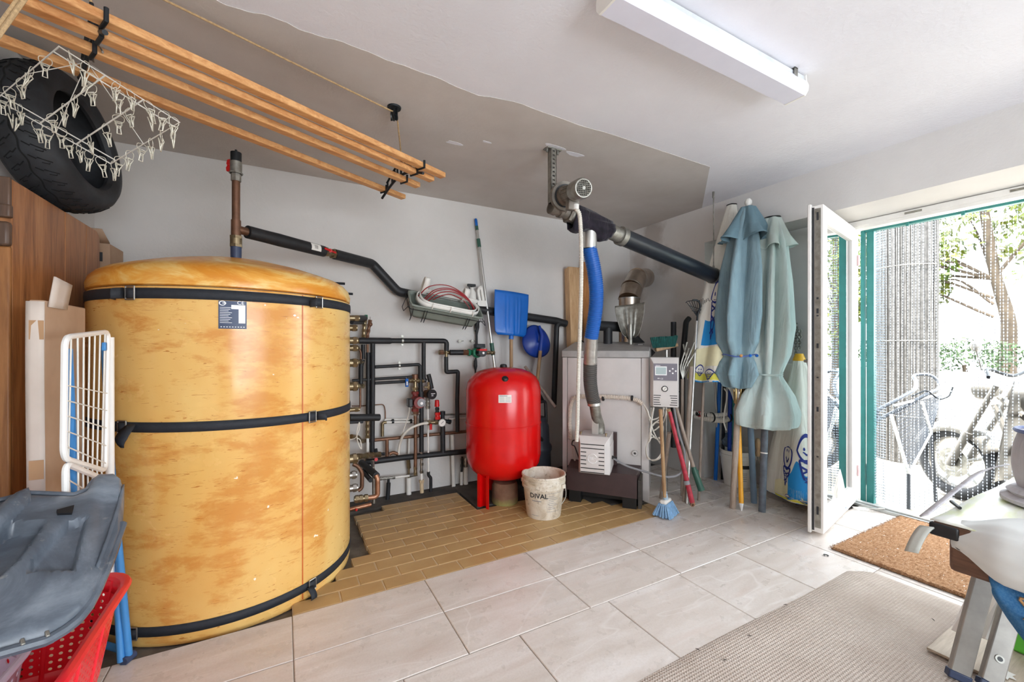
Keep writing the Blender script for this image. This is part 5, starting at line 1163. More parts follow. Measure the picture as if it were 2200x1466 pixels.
# cables under the control box
cwz = thing('cable_bundle', 'tangled white cables hanging under the grey control box', 'cable', F(.4, 0))
wl_ = lambda px, py, b=-.05: bf(px, py, b)
for pts in ([(1405, 876), (1400, 905), (1395, 940), (1388, 965), (1392, 985), (1408, 988), (1420, 975), (1422, 955), (1405, 940), (1394, 945)], [(1425, 876), (1424, 895), (1400, 915), (1398, 930), (1412, 942), (1422, 935), (1424, 915), (1410, 908), (1400, 918)], [(1382, 868), (1392, 885), (1397, 905), (1405, 930), (1420, 955), (1423, 950), (1415, 940)], [(1384, 872), (1395, 895), (1402, 902), (1418, 895), (1428, 876)], [(1432, 876), (1430, 892), (1424, 908), (1404, 925), (1400, 900), (1404, 876)], [(1399, 876), (1398, 940), (1390, 955), (1390, 978), (1402, 990), (1418, 984), (1424, 965)]):
    obj('cable', MB().tube(spline([wl_(x, y, -.05-.012*((i*3) % 4)) for i, (x, y) in enumerate(pts)], 6), .005, 6), M['cable_white'], cwz)
# corrugated conduit across the boiler front
def corr(pts, r, pitch, amp, n=10):
    pts = spline(pts, 24); L = [0]
    for p, q in zip(pts, pts[1:]): L.append(L[-1]+(q-p).length)
    tot = L[-1]; N_ = int(tot/pitch*4); out = []; rs = []; j = 0
    for i in range(N_+1):
        s_ = tot*i/N_
        while j < len(L)-2 and L[j+1] < s_: j += 1
        f = (s_-L[j])/max(1e-9, L[j+1]-L[j]); out.append(lerp(pts[j], pts[j+1], f)); rs.append(r+amp*(1 if i % 4 < 2 else -1))
    return MB().tube(out, rs, n)
M['conduit'] = simple('beige_corrugated_conduit', '#d2c6b8', .5, var=.06)
cdt = thing('corrugated_conduit', 'beige corrugated conduit arching across the boiler front', 'conduit', bf(1228, 950, -.02))
obj('conduit_tube', corr([bf(1226, 945, -.02), bf(1224, 900, -.02), bf(1229, 862, -.025), bf(1245, 853, -.03), bf(1300, 853, -.03), bf(1350, 856, -.03), bf(1372, 862, -.03), bf(1380, 870, -.03)], .0165, .012, .002), M['conduit'], cdt)
for px in (1296, 1358): obj('tie', ring(bf(px, 856, -.03), BU, .018, .016), M['black_plastic'], cdt)
obj('cable_tail', MB().tube(spline([bf(1228, 945, -.02), bf(1230, 975, -.03), bf(1236, 992, -.03), bf(1233, 960, -.03), bf(1228, 940, -.02)], 6), .0035, 6), M['cable_white'], cdt)
ghs = thing('grey_hose', 'dark grey cable drooping from the burner across to the tools', 'cable', bf(1330, 998, -.2))
obj('cable', MB().tube(spline([B(a1+.02, -.17, .36), bf(1345, 1001, -.2), bf(1390, 1015, -.22), bf(1430, 1025, -.22), bf(1458, 1020, -.2), bf(1470, 1000, -.15), bf(1470, 970, -.1), bf(1458, 930, -.06), bf(1448, 876, -.04)], 8), .008, 8), M['grey_plastic'], ghs)
obj('cable', MB().tube(spline([bf(1445, 876, -.0), bf(1455, 910, -.03), bf(1466, 950, -.06), bf(1472, 985, -.1)], 8), .007, 8), M['black_plastic'], ghs)
obj('strain_relief', MB().cyl(B(a1+.018, -.17, .36), B(a1+.06, -.17, .35), .013, n=10), M['black_plastic'], ghs)
# ---------------------------------------------------------------- flue, steel shovel, boards behind the boiler
fl0 = at(1352, 665, t=3.9)
fe = at(1392, 590, X=XR)
flue = thing('flue_pipe', 'shiny segmented steel flue elbow entering the right wall behind the boiler', 'flue', V((fl0.x, fl0.y, 1.2)))
fr_ = .098
zs = fl0.z
c0_ = V((fl0.x, fl0.y, 1.18)); c1_ = V((fl0.x, fl0.y, zs+.10)); dirw = (V((fe.x, fe.y, 0))-V((fl0.x, fl0.y, 0))); ln = dirw.length; dirw.normalize()
p2 = c1_+V((0, 0, .10))+dirw*.07; p3 = p2+V((0, 0, .12))+dirw*.16; p4 = p3+(V((0, 0, .04))+dirw*.26)
obj('lower_section', MB().cyl(c0_, c1_, fr_*.97, n=36), M['steel_shiny'], flue)
for a, b in ((c1_, p2), (p2, p3), (p3, p4)):
    obj('elbow_segment', MB().cyl(a-(b-a).normalized()*.012, b, fr_, n=36), M['steel_shiny'], flue)
for a, d in ((c1_, V((0, 0, 1))), (p2, p3-p2), (p3, p4-p3)): obj('seam_ring', ring(a, d, fr_, .012), M['steel'], flue)
shc = at(1355, 725, t=3.66); sht = at(1353, 657, t=3.72)
sv = thing('steel_shovel', 'steel shovel standing blade up between flue and boiler', 'shovel', V((shc.x, shc.y, 0)))
upv = (sht-shc); fwd = -V((shc.x, shc.y, 0)).normalized()
sw = (at(1386, 680, t=3.7)-at(1324, 680, t=3.7)).length; rx = V((-fwd.y, fwd.x, 0)); rx = rx if rx.dot(V((_c, -_s, 0))) > 0 else -rx
def stl(u, v):
    x = u*2-1; y = v; hw = sw/2*min(1, .30+.78*math.sqrt(max(0, y))) if y < .8 else sw/2
    z = -.045*(1-x*x)*(1-.3*y)-.014*math.exp(-(x/.1)**2)*(1-y)*-1+.008*(math.exp(-((x-.35)/.07)**2)+math.exp(-((x+.35)/.07)**2))*(1 if y < .8 else 0)
    return shc+rx*x*hw+upv*(y*1.05+.05*x*(y))-fwd*(-z)
obj('blade', MB().grid(stl, 31, 15), M['galv'], sv, solid=.003)
obj('socket', MB().cyl(shc+V((0, 0, -.2)), shc+upv*.4-fwd*-.02, .02, n=12), M['galv'], sv); obj('handle', MB().cyl(V((shc.x, shc.y, .0)), shc+V((0, 0, -.18)), .016), M['handle'], sv)
t_ = pipe('boiler_pipe', 'thick black insulated pipe bending down behind the boiler lid', [at(1285, 700, t=3.75), at(1338, 703, t=3.85), at(1372, 738, t=3.75), at(1400, 765, t=3.7)], .045, rad=.05)
obj('branch', MB().cyl(at(1306, 705, t=3.78), at(1306, 745, t=3.78), .04), M['black_foam'], t_)
def board(name, label, pxs, y0, Yt, thick, m, dz=1.9):
    a, b = at(pxs[0], y0, Y=Yt), at(pxs[1], y0+2, Y=Yt)
    t = thing(name, label, 'board', V(((a.x+b.x)/2, Yt-.06, 0)))
    n_ = 3 if thick > .05 else 1
    for i in range(n_):
        mb = MB(); th = thick/n_; y_ = Yt+th*i
        mb.add([V((a.x, y_-.10, 0)), V((b.x, y_-.10, 0)), V((b.x, y_-.10+th-.001, 0)), V((a.x, y_-.10+th-.001, 0)), V((a.x, y_, a.z-.006*i)), V((b.x, y_, b.z-.006*i)), V((b.x, y_+th-.001, b.z-.006*i)), V((a.x, y_+th-.001, a.z-.006*i))], [(0,3,2,1),(4,5,6,7),(0,1,5,4),(1,2,6,5),(2,3,7,6),(3,0,4,7)])
        obj('board', mb, m, t, bevel=.002)
    return t
board('pine_boards', 'stack of pale pine boards standing on end behind the boiler', (1222, 1246), 573, 3.33, .075, M['pine_z'])
board('pine_boards', 'single reddish pine board standing just right of the pale stack', (1250, 1264), 562, 3.38, .02, M['pine_red'])
# ---------------------------------------------------------------- pellet auger, motor, hoses
T0 = at(1196, 448, Y=2.22); T1 = at(1548, 600, Y=2.22); AXd = (T1-T0).normalized()
def on_axis(px):
    lo_, hi_ = -.3, 3.0
    for _ in range(50):
        m_ = (lo_+hi_)/2; p = T0+AXd*m_; u = (p.x*_c-p.y*_s)/(p.x*_s+p.y*_c)
        if 1100+FPX*u < px: lo_ = m_
        else: hi_ = m_
    return T0+AXd*lo_
aug = thing('pellet_auger', 'long inclined black pellet auger tube with steel sleeve and gear motor', 'conveyor', on_axis(1300))
obj('tube', MB().cyl(on_axis(1336), on_axis(1548)+AXd*.10, .060, n=28), simple('black_pvc_tube', '#1c222a', .32, var=.15), aug)
obj('steel_sleeve', MB().cyl(on_axis(1222), on_axis(1336), .052, n=28), M['galv'], aug); obj('collar', MB().cyl(on_axis(1331), on_axis(1340), .066, n=28), M['galv'], aug)
obj('gear_neck', MB().cyl(on_axis(1184), on_axis(1226), .042, n=24).cyl(on_axis(1184), on_axis(1194), .05, n=24).cyl(on_axis(1202), on_axis(1207), .05, n=24).cyl(on_axis(1219), on_axis(1224), .062, n=6), M['cast_alu'], aug)
def wrapc(u, v):
    a = 2*math.pi*u; p = lerp(on_axis(1228), on_axis(1308), v); R = frame(AXd)
    r = .066+.008*math.sin(3*a+4*v)+.004*math.sin(9*a+9*v)
    q = p+R @ V((r*math.cos(a), r*math.sin(a), 0))
    if q.z < p.z-.03: q.z -= .035*(math.sin(5*v+1)**2)*min(1, (p.z-.03-q.z)/.03); 
    return q
obj('wrap', MB().grid(wrapc, 48, 18, cu=True), cloth('black_net_cloth', '#15131a', '#2c2632', 20), aug, solid=.003)
mq0 = at(1212, 422, t=2.62); mq1 = at(1254, 404, t=2.36); md = (mq1-mq0).normalized(); mL = (mq1-mq0).length
obj('gearbox', MB().ball(mq0+md*.02, .062, 18).cyl(on_axis(1205), mq0+md*.02, .045), M['cast_alu'], aug)
obj('gear_flange', MB().cyl(mq0-md*.02, mq0+md*.015, .088, n=32), M['cast_alu'], aug); obj('flange_face', MB().cyl(mq0+md*.015, mq0+md*.02, .070, n=32), M['black_plastic'], aug)
mo = MB().cyl(mq0+md*.03, mq0+md*(mL*.62), .05, n=28)
for i in range(14): a = 2*math.pi*i/14; R = frame(md); mo.bar(mq0+md*.05+R @ V((.051*math.cos(a), .051*math.sin(a), 0)), mq0+md*(mL*.6)+R @ V((.051*math.cos(a), .051*math.sin(a), 0)), .003, .009, R @ V((math.cos(a+1.57), math.sin(a+1.57), 0)))
obj('motor_body', mo, M['cast_alu'], aug)
Rm = frame(md); obj('fan_cover', MB().lathe([(.056, mL*.6), (.058, mL*.63), (.058, mL*.94), (.052, mL), (.044, mL+.003)], mq0, 32, Rm), M['galv'], aug, solid=.002)
gm = MB()
for i in range(-4, 5):
    w_ = math.sqrt(max(0, .044**2-(i*.0105)**2))
    if w_ > .004:
        gm.tube([mq0+Rm @ V((i*.0105, -w_, mL+.003)), mq0+Rm @ V((i*.0105, w_, mL+.003))], .0022, 5); gm.tube([mq0+Rm @ V((-w_, i*.0105, mL+.003)), mq0+Rm @ V((w_, i*.0105, mL+.003))], .0022, 5)
gm.cyl(mq0+Rm @ V((0, 0, mL)), mq0+Rm @ V((0, 0, mL+.005)), .009)
obj('grille', gm, M['galv'], aug); obj('fan_back', MB().cyl(mq0+md*(mL*.8), mq0+md*(mL*.86), .055, n=28), M['black_plastic'], aug)
tbx = mq0+md*(mL*.45)+V((0, 0, -.075)); obj('terminal_box', MB().box(tbx, (.07, .06, .05), Rm), M['cast_alu'], aug, bevel=.006)
pl3 = at(1187, 320, Z=CZ)
sb_ = thing('strut_bracket', 'perforated steel strut hanging the auger motor from the ceiling', 'bracket', pl3)
obj('base_plate', MB().box((pl3.x, pl3.y, CZ-.006), (.11, .055, .010)), M['galv'], sb_, bevel=.002)
bl = MB(); [bl.cyl(V((pl3.x+x, pl3.y, CZ-.03)), V((pl3.x+x, pl3.y, CZ)), .007, n=8) for x in (-.04, .04)]; obj('bolt', bl, M['galv'], sb_)
zb0 = on_axis(1186).z+.02; bx_ = V((pl3.x-.01, pl3.y-.01, 0))
st_m = MB(); nn = 13
zz = [CZ-.012-(CZ-.012-zb0)*i/nn for i in range(nn+1)]
for s_ in (-1, 1): st_m.span((bx_.x+s_*.019-.002, bx_.y-.018, zb0), (bx_.x+s_*.019+.002, bx_.y+.018, CZ-.012))
st_m.span((bx_.x-.02, bx_.y+.015, zb0), (bx_.x+.02, bx_.y+.018, CZ-.012))
for s_ in (-1, 1): st_m.span((bx_.x+s_*.0145-.006, bx_.y-.018, zb0), (bx_.x+s_*.0145+.006, bx_.y-.015, CZ-.012))
for z in zz: st_m.span((bx_.x-.01, bx_.y-.018, z-.010), (bx_.x+.01, bx_.y-.015, z+.006))
obj('strut_channel', st_m, M['galv'], sb_, smooth=0); obj('slot_back', MB().span((bx_.x-.009, bx_.y-.012, zb0+.01), (bx_.x+.009, bx_.y-.011, CZ-.02)), M['soot'], sb_, smooth=0)
rp = at(1537, 411, Z=CZ); re_ = on_axis(1533)
rd = thing('hanger_rod', 'thin threaded rod with clamp ring holding the auger tube near the wall recess', 'rod', V((re_.x, re_.y, CZ)))
obj('rod', MB().cyl(V((re_.x, re_.y, re_.z+.065)), V((re_.x, re_.y, CZ-.05)), .0045, n=8), M['galv'], rd); obj('rod_nut', MB().cyl(V((re_.x, re_.y, CZ-.05)), V((re_.x, re_.y, CZ)), .009, n=8).cyl(V((re_.x, re_.y, re_.z+.062)), V((re_.x, re_.y, re_.z+.085)), .009, n=6), M['galv'], rd)
obj('clamp_ring', ring(re_, AXd, .0615, .026), M['galv'], rd)
# blue delivery hose
hose = thing('delivery_hose', 'fat ribbed blue hose with silver tape from the auger down to the burner', 'hose', at(1288, 925, t=2.95))
ht = on_axis(1268); hb = B(ac+.03, -.14, zt_+.03)
hp_ = lambda x, y, f: at(x, y, t=lerp(ht.x*_s+ht.y*_c, hb.x*_s+hb.y*_c, f))
obj('spout', MB().cyl(ht, hp_(1267, 534, .02), .047, n=24), M['alu'], hose)
obj('blue_section', corr([hp_(1266, 532, .02), hp_(1276, 580, .1), hp_(1281, 625, .2), hp_(1279, 670, .3), hp_(1270, 728, .42)], .048, .014, .0022, 20), simple('blue_hose_rubber', '#1f5fb0', .35, var=.08), hose)
tp_ = MB(); tp_.tube([lerp(hp_(1270, 724, .42), hp_(1268, 782, .55), i/10)+V((.001*math.sin(i*5), 0, 0)) for i in range(11)], [.049+.0018*math.sin(i*2.3) for i in range(11)], 20); obj('silver_tape', tp_, simple('silver_duct_tape', '#b9b5b0', .3, .75, var=.12, vs=30, bump=.6, bs=40), hose)
obj('grey_section', corr([hp_(1268, 780, .55), hp_(1268, 820, .65), hp_(1272, 850, .75), hp_(1277, 868, .8)], .047, .015, .003, 20), simple('grey_hose_rubber', '#55524f', .45, var=.1), hose)
obj('elbow_pipe', MB().tube(fillet([hp_(1276, 862, .8), hp_(1281, 895, .9), hb+V((0, 0, .06)), hb], .04, 5), .040, 24), M['galv'], hose)
obj('hose_clip', ring(hp_(1277, 868, .8), (.1, 0, -1), .049, .02), M['alu'], hose)
m = MB(); m.box(hb+BU*-.025-BN*.045+V((0, 0, .065)), (.05, .035, .13), BR_); obj('sensor_box', m, M['alu'], hose, bevel=.002)
wc = thing('white_conduit', 'thin white ribbed conduit dropping from the motor to the burner', 'conduit', at(1240, 945, t=2.9))
obj('conduit_tube', corr([tbx+V((.01, -.02, -.02)), at(1246, 470, t=2.5), at(1249, 560, t=2.55), at(1247, 680, t=2.65), at(1243, 800, t=2.8), at(1241, 900, t=2.88), at(1239, 948, t=2.92)], .0125, .010, .0013, 10), M['cable_white'], wc)
obj('gland', MB().cyl(tbx+V((.01, -.02, -.03)), tbx+V((.01, -.02, .0)), .019, n=10), M['pvc_white'], wc)
# ---------------------------------------------------------------- garden tools right of the boiler
def stick(name, label, cat, a, b, r, m, parts=()):
    t = thing(name, label, cat, b if V(b).z < V(a).z else a); obj('handle', MB().cyl(a, b, r, n=12), M[m] if isinstance(m, str) else m, t); return t
# blue broom
ba_, bb_ = at(1419, 880, t=2.80), at(1428, 1068, t=2.93)
bro = thing('broom', 'broom with blue bristles and wooden stick standing under the control box', 'broom', at(1430, 1110, Z=0))
obj('handle', MB().cyl(ba_, bb_, .012), M['handle'], bro); bz = at(1430, 1108, Z=0)
hd0 = V((bz.x, bz.y, .115))
obj('socket', MB().cyl(bb_+V((0, 0, .03)), hd0, .018, n=12), simple('pale_blue_plastic', '#a9c2d6', .4), bro)
obj('head', MB().box(hd0+V((0, 0, -.012)), (.11, .05, .03), Matrix.Rotation(.35, 3, 'Z')), M['pvc_white'], bro, bevel=.012)
M['bristle_blue'] = simple('blue_bristles', '#7fa6c9', .7, var=.2, vs=40)
br_ = MB()
ang_b = .35
for i in range(17):
    for j in range(6):
        x = (i/16-.5)*.105; y = (j/5-.5)*.05
        tv = V((math.cos(ang_b), math.sin(ang_b), 0)); nv = V((-math.sin(ang_b), math.cos(ang_b), 0))
        p = hd0+tv*x+nv*y+V((0, 0, -.02)); e = hd0+tv*x*1.5+nv*y*2.3+V((random.uniform(-.006, .006), random.uniform(-.006, .006), -.112+random.uniform(0, .008)+.03*abs(x/.08)**2*.4))
        br_.tube([p, e], [.0055, .0085], 5)
stuff(obj('bristles', br_, M['bristle_blue'], bro))
# red bent pole
rp0, rp1 = at(1439, 885, t=3.0), at(1487, 1086, t=2.93)
rpl = thing('red_pole', 'faded red metal pole with a drilled end leaning right of the broom', 'pole', rp1)
k = simple('faded_red_paint', '#a8283a', .5, var=.25, vs=30); obj('tube', MB().tube([rp0, lerp(rp0, rp1, .3), lerp(rp0, rp1, .55)+V((.006, 0, .0)), rp1-V((0, 0, -.02))], [.012, .014, .016, .018], 12), k, rpl); obj('end_eye', MB().lathe([(.006, -.006), (.014, -.006), (.014, .006), (.006, .006), (.006, -.006)], rp1+V((0, 0, .004)), 16, frame((-.5, -.8, 0))), M['copper'], rpl)
obj('collar', MB().cyl(lerp(rp0, rp1, .74), lerp(rp0, rp1, .78), .0205, n=12), M['grey_plastic'], rpl)
# green sheathed tool
g0, g1, g2 = at(1470, 930, t=3.1), at(1492, 1012, t=3.05), at(1507, 1054, t=3.03)
gt = thing('weeding_tool', 'wooden stick with a dark green metal socket standing behind the red pole', 'tool', g2); obj('handle', MB().cyl(at(1445, 850, t=3.2), g1, .014), M['handle_old'], gt)
obj('socket', MB().tube([lerp(g0, g1, .9), g1, g2], [.016, .021, .024], 12), M['green_plastic'], gt); obj('socket_hole', MB().cyl(g2+(g2-g1).normalized()*.001, g2+(g2-g1).normalized()*.002, .018, n=12), M['black_plastic'], gt); obj('fin', MB().box(lerp(g1, g2, .2)+V((.02, 0, .0)), (.012, .01, .06)), M['green_plastic'], gt, bevel=.003)
for i, (a, b, ta, tb, r, m, lb) in enumerate((((1436, 880), (1470, 1010), 3.05, 3.12, .0145, 'handle', 'light wooden handle crossing behind the red pole'), ((1438, 930), (1424, 1040), 3.1, 3.25, .015, 'handle_old', 'dull wooden handle on the floor behind the broom stick'), ((1485, 788), (1474, 1000), 3.3, 3.25, .0165, 'handle_old', 'thick brown wooden handle right of the control box'))):
    A_, B_ = at(*a, t=ta), at(*b, t=tb); d = B_-A_; B_ = A_+d*(A_.z/-d.z) if B_.z > .02 else B_
    tag(obj('wooden_handle', MB().cyl(A_, B_, r), M[m]), lb, 'handle')
# rakes
ra0, ra1 = at(1497, 690, t=3.42), at(1481, 980, t=3.25); d = ra1-ra0; ra1 = ra0+d*(ra0.z/-d.z)
rk1 = thing('lawn_rake', 'black wire rake with silver handle, tines up, beside the dark fan rake', 'rake', ra1)
obj('handle', MB().cyl(ra0, ra1, .0105), M['alu'], rk1); W_ = lambda px, py, t=3.42: at(px, py, t=t)
rm_ = MB(); rm_.tube(spline([W_(1497, 700), W_(1499, 675), W_(1504, 660), W_(1500, 647), W_(1488, 645)], 6), .008, 6)
for i in range(5): rm_.tube([W_(1499, 682), W_(1475+i*5.5, 649-i*.8)], .0028, 5)
rm_.tube([W_(1480, 657), W_(1503, 664)], .0025, 5); rm_.tube([W_(1486, 668), W_(1501, 671)], .0025, 5); rm_.tube([W_(1473, 651), W_(1476, 648), W_(1498, 644)], .003, 5)
obj('rake_head', rm_, M['dark_iron'], rk1)
rb0, rb1 = at(1517, 698, t=3.45), at(1505, 980, t=3.3); d = rb1-rb0; rb1 = rb0+d*(rb0.z/-d.z)
rk2 = thing('fan_rake', 'dark fan rake with upright wire tines beside the cartoon umbrella', 'rake', rb1)
obj('handle', MB().cyl(rb0, rb1, .0105), M['handle_old'], rk2)
rm_ = MB(); 
for i in range(10): x = 1503+i*3.6; rm_.tube(spline([W_(1507+i*2.3, 690, 3.45), W_(x, 668, 3.45), W_(x+.5, 660-3*math.sin(i/9*3.1), 3.45), W_(x, 645-(i % 3)*2, 3.40)], 4), .0022, 5)
rm_.tube([W_(1500, 670, 3.45), W_(1518, 657, 3.45), W_(1540, 657, 3.45)], .0035, 5); obj('tines', rm_, M['dark_iron'], rk2)
obj('rake_plate', MB().add([W_(1503, 688, 3.45), W_(1534, 684, 3.45), W_(1528, 702, 3.45), W_(1504, 699, 3.45)], [(0, 1, 2, 3)]), simple('rusty_grey_plate', '#6d655d', .6), rk2, solid=.006)
# fork with curved tines
fk0 = at(1470, 800, t=3.35); fkk = thing('hay_fork', 'garden fork with long curved grey tines right of the green brush', 'fork', V((fk0.x, fk0.y, 0)))
obj('handle', MB().cyl(at(1466, 815, t=3.35), V((at(1466, 815, t=3.35).x, at(1466, 815, t=3.35).y, .0)), .014), M['handle_old'], fkk)
fm_ = MB()
for i, (tx, ty) in enumerate(((1476, 735), (1480, 748), (1492, 735), (1498, 748), (1468, 740))): fm_.tube(spline([W_(1467, 815, 3.35), W_(1462+i*4, 790, 3.35), W_(lerp(1462+i*4, tx, .6), lerp(790, ty, .6), 3.34), W_(tx, ty, 3.32)], 6), [.006]*19, 6)
obj('tines', fm_, M['galv'], fkk)
# two black sleeves at the wall
for i, (x0, y0, x1, y1, lb) in enumerate(((1447, 692, 1447, 770, 'straight black foam sleeved stub on the wall, left of the hooked one'), (1474, 684, 1466, 775, 'hooked black foam sleeved stub on the wall above the curved fork tines'))):
    a, b = at(x0, y0, t=3.78), at(x1, y1, t=3.72)
    t = thing('wall_sleeve', lb, 'pipe', b); obj('sleeve', MB().tube(fillet([a+V((.04*i, .0, .03*0)), a+V((0, 0, -.03)), b, V((b.x, b.y, .3))], .03, 4), .024, 10), M['black_foam'], t)
# green brush
gb = at(1427, 738, t=3.45); gbr = thing('hand_brush', 'dark green bristled broom head upside down behind the control box', 'broom', V((gb.x, gb.y, 0)))
ux = (at(1452, 728, t=3.45)-at(1402, 735, t=3.45)).normalized()
bm = MB()
for i in range(15):
    for j in range(4):
        p = at(1404+i*3.2, 748-i*.2, t=3.42+j*.02); e = p+V((0, 0, .085+random.uniform(-.006, .006)))+ux*((i-7)*.003); bm.tube([p, e], [.007, .0085], 5)
stuff(obj('bristles', bm, simple('dark_green_bristles', '#124a45', .6, var=.3, vs=50), gbr))
obj('head', MB().bar(at(1408, 752, t=3.45), at(1455, 741, t=3.45), .05, .03), M['handle'], gbr, bevel=.006); obj('handle', MB().cyl(at(1432, 752, t=3.45), V((gb.x+.02, gb.y, 0)), .013), M['steel'], gbr)
# ---------------------------------------------------------------- garden umbrellas leaning by the recess
def folded(base, top, prof, nf, amp, ph, sharp=1.0, seed=0):
    """prof: (height, radius, fold depth) rows from top to hem; a point of the cloth at (u around, v down)."""
    base = V(base); top = V(top); ax = (top-base); L = ax.length
    def f(u, v):
        s = v*(len(prof)-1); i = min(int(s), len(prof)-2); q = s-i; q = q*q*(3-2*q)
        h, r, am = [prof[i][k]+(prof[i+1][k]-prof[i][k])*q for k in range(3)]
        a = 2*math.pi*u
        w_ = math.sin(nf*a+ph+.5*math.sin(3*v+seed)+.35*math.sin(2*a+seed))
        rr = r*(1+am*(abs(w_)**.8*(1 if w_ > 0 else -1))+.06*am*math.sin(17*a+9*v))
        p = lerp(base, top, h/L)
        return p+V((math.cos(a)*rr, math.sin(a)*rr, am*r*.25*w_*(1 if i >= len(prof)-2 else .2)))
    return f
u1b, u1t = at(1574, 1093, Z=0), at(1607, 447, X=3.18)
um1 = thing('garden_umbrella', 'closed dusty blue canvas umbrella with a wooden pole, tied with a blue cord', 'umbrella', u1b)
H1u = (u1t-u1b).length
zt_u = lambda y, t=3.1: 1.2+(743.3-y)/901.3*t
obj('pole', MB().cyl(u1b, lerp(u1b, u1t, .97), .0215, n=16), wood('greyed_umbrella_pole', '#b6a699', '#8c7864', 'Z', 4), um1)
obj('finial', MB().lathe([(.0001, -.02), (.02, -.02), (.022, .0), (.012, .015), (.026, .035), (.026, .055), (.014, .072), (.0001, .076)], u1t, 18, frame(u1t-u1b)), M['pvc_white'], um1)
f1 = folded(u1b, u1t, [(H1u-.01, .045, .1), (H1u-.09, .075, .15), (H1u-.28, .104, .28), (H1u-.50, .125, .38), (H1u-.85, .142, .38), (H1u-1.05, .130, .34), (H1u-1.145, .098, .22), (H1u-1.17, .096, .2), (H1u-1.21, .105, .35), (H1u-1.30, .120, .45), (H1u-1.40, .075, .5)], 6, .25, .4, seed=1)
obj('canopy', MB().grid(f1, 120, 60, cu=True), M['cloth_teal'], um1, solid=.003)
f1b = folded(u1b, u1t, [(H1u+.005, .048, .1), (H1u-.08, .085, .18), (H1u-.17, .125, .24), (H1u-.245, .155, .34), (H1u-.26, .162, .36)], 5, .3, .1, seed=2)
obj('vent_cap', MB().grid(f1b, 120, 22, cu=True), simple('slate_blue_canvas', '#6a8793', .85, var=.08), um1, solid=.003)
k = simple('blue_cord', '#4f63a8', .7); cw = MB(); cen = lerp(u1b, u1t, (H1u-1.155)/H1u)
cw.tube([cen+V((.128*math.cos(a), .118*math.sin(a), .008*math.sin(3*a))) for a in [i*2*math.pi/36 for i in range(36)]], .0045, 6, closed=True); cord = obj('cord', cw, k, um1)
for a, m in ((-2.5, 'pine_x'), (-1.5, 'blue_plastic'), (-2.0, 'blue_plastic')): obj('bead', MB().ball(cen+V((.130*math.cos(a), .120*math.sin(a), 0)), .012, 8), M[m], cord)
rbm = MB(); k = simple('brass_rib', '#c2a46a', .4, .6)
for i in range(6): a = i*math.pi/3; rbm.tube([lerp(u1b, u1t, (H1u-1.30)/H1u)+V((.045*math.cos(a), .045*math.sin(a), 0)), lerp(u1b, u1t, (H1u-1.52)/H1u)+V((.022*math.cos(a), .022*math.sin(a), 0))], .005, 5)
obj('rib', rbm, k, um1) if 0 else stuff(obj('ribs', rbm, k, um1))
obj('pole_ring', MB().cyl(lerp(u1b, u1t, .355), lerp(u1b, u1t, .375), .027, n=14), M['steel'], um1)
u2b, u2t = at(1637, 1100, Z=0), at(1659, 470, X=3.29)
um2 = thing('garden_umbrella', 'closed pale grey green canvas umbrella on a blotched grey pole, tied low', 'umbrella', u2b)
H2u = (u2t-u2b).length
obj('pole', MB().cyl(u2b, lerp(u2b, u2t, .9), .0235, n=16), simple('scratched_grey_tube', '#5d6570', .45, var=.2, vs=25), um2)
for h in (.19, .29, .35): obj('paint_ring', MB().cyl(lerp(u2b, u2t, h), lerp(u2b, u2t, h+.004), .0242, n=16), M['paper'], um2)
f2 = folded(u2b, u2t, [(H2u-.02, .05, .1), (H2u-.2, .085, .3), (H2u-.5, .105, .42), (H2u-.85, .125, .4), (H2u-1.05, .11, .36), (H2u-1.175, .088, .18), (H2u-1.20, .084, .15), (H2u-1.23, .092, .2), (H2u-1.35, .155, .18), (H2u-1.47, .185, .2), (H2u-1.55, .18, .2), (H2u-1.575, .165, .26)], 7, .25, 1.4, seed=4)
obj('canopy', MB().grid(f2, 132, 70, cu=True), M['cloth_pale'], um2, solid=.003)
f2b = folded(u2b, u2t, [(H2u, .055, .08), (H2u-.08, .078, .15), (H2u-.16, .100, .25), (H2u-.24, .125, .36)], 5, .3, 1.0, seed=6)
obj('vent_cap', MB().grid(f2b, 120, 20, cu=True), simple('pale_sage_canvas', '#bccac4', .85, var=.06), um2, solid=.003)
obj('top_ring', MB().tube([lerp(u2b, u2t, 1)+V((.056*math.cos(a), .056*math.sin(a), .004)) for a in [i*2*math.pi/24 for i in range(24)]], .005, 6, closed=True), M['black_plastic'], um2)
cw = MB(); cen = lerp(u2b, u2t, (H2u-1.19)/H2u)
for j in range(2): cw.tube([cen+V(((.100+.003*math.sin(6*a))*math.cos(a), .100*math.sin(a), .008*j-.004+.006*math.sin(a+j))) for a in [i*2*math.pi/36 for i in range(36)]], .0045, 6, closed=True)
obj('cord', cw, M['cloth_pale'], um2)
# children's umbrellas with printed ice creams
M['kid_white'] = cloth('ivory_umbrella_nylon', '#e9e6da', '#f1efe6')
k = simple('print_sky_blue', '#1d8fd6', .7, var=.04); M['p_blue'] = k
M['p_navy'] = simple('print_navy', '#1c2f86', .7, var=.03); M['p_yellow'] = simple('print_yellow', '#e3df5c', .7, var=.05); M['p_cream'] = simple('print_cream', '#eee7bf', .7, var=.05); M['p_plum'] = simple('print_plum', '#7a1f4a', .7)
def on_cloth(f, u, v, off):
    p = f(u, v); e = 1e-3; a = f(u+e, v)-p; b = f(u, v+e)-p; n = b.cross(a); n = n.normalized() if n.length > 0 else V((0, 0, 1))
    return p+n*off
def patch(f, mb, u0, u1, v0, v1, off, wob=.0, ph=0):
    mb.grid(lambda s, t: on_cloth(f, u0+(u1-u0)*s, (v0+(v1-v0)*t)+wob*math.sin(9*s+ph)*(1-2*abs(t-.5)*0), off), 40, 10); return mb
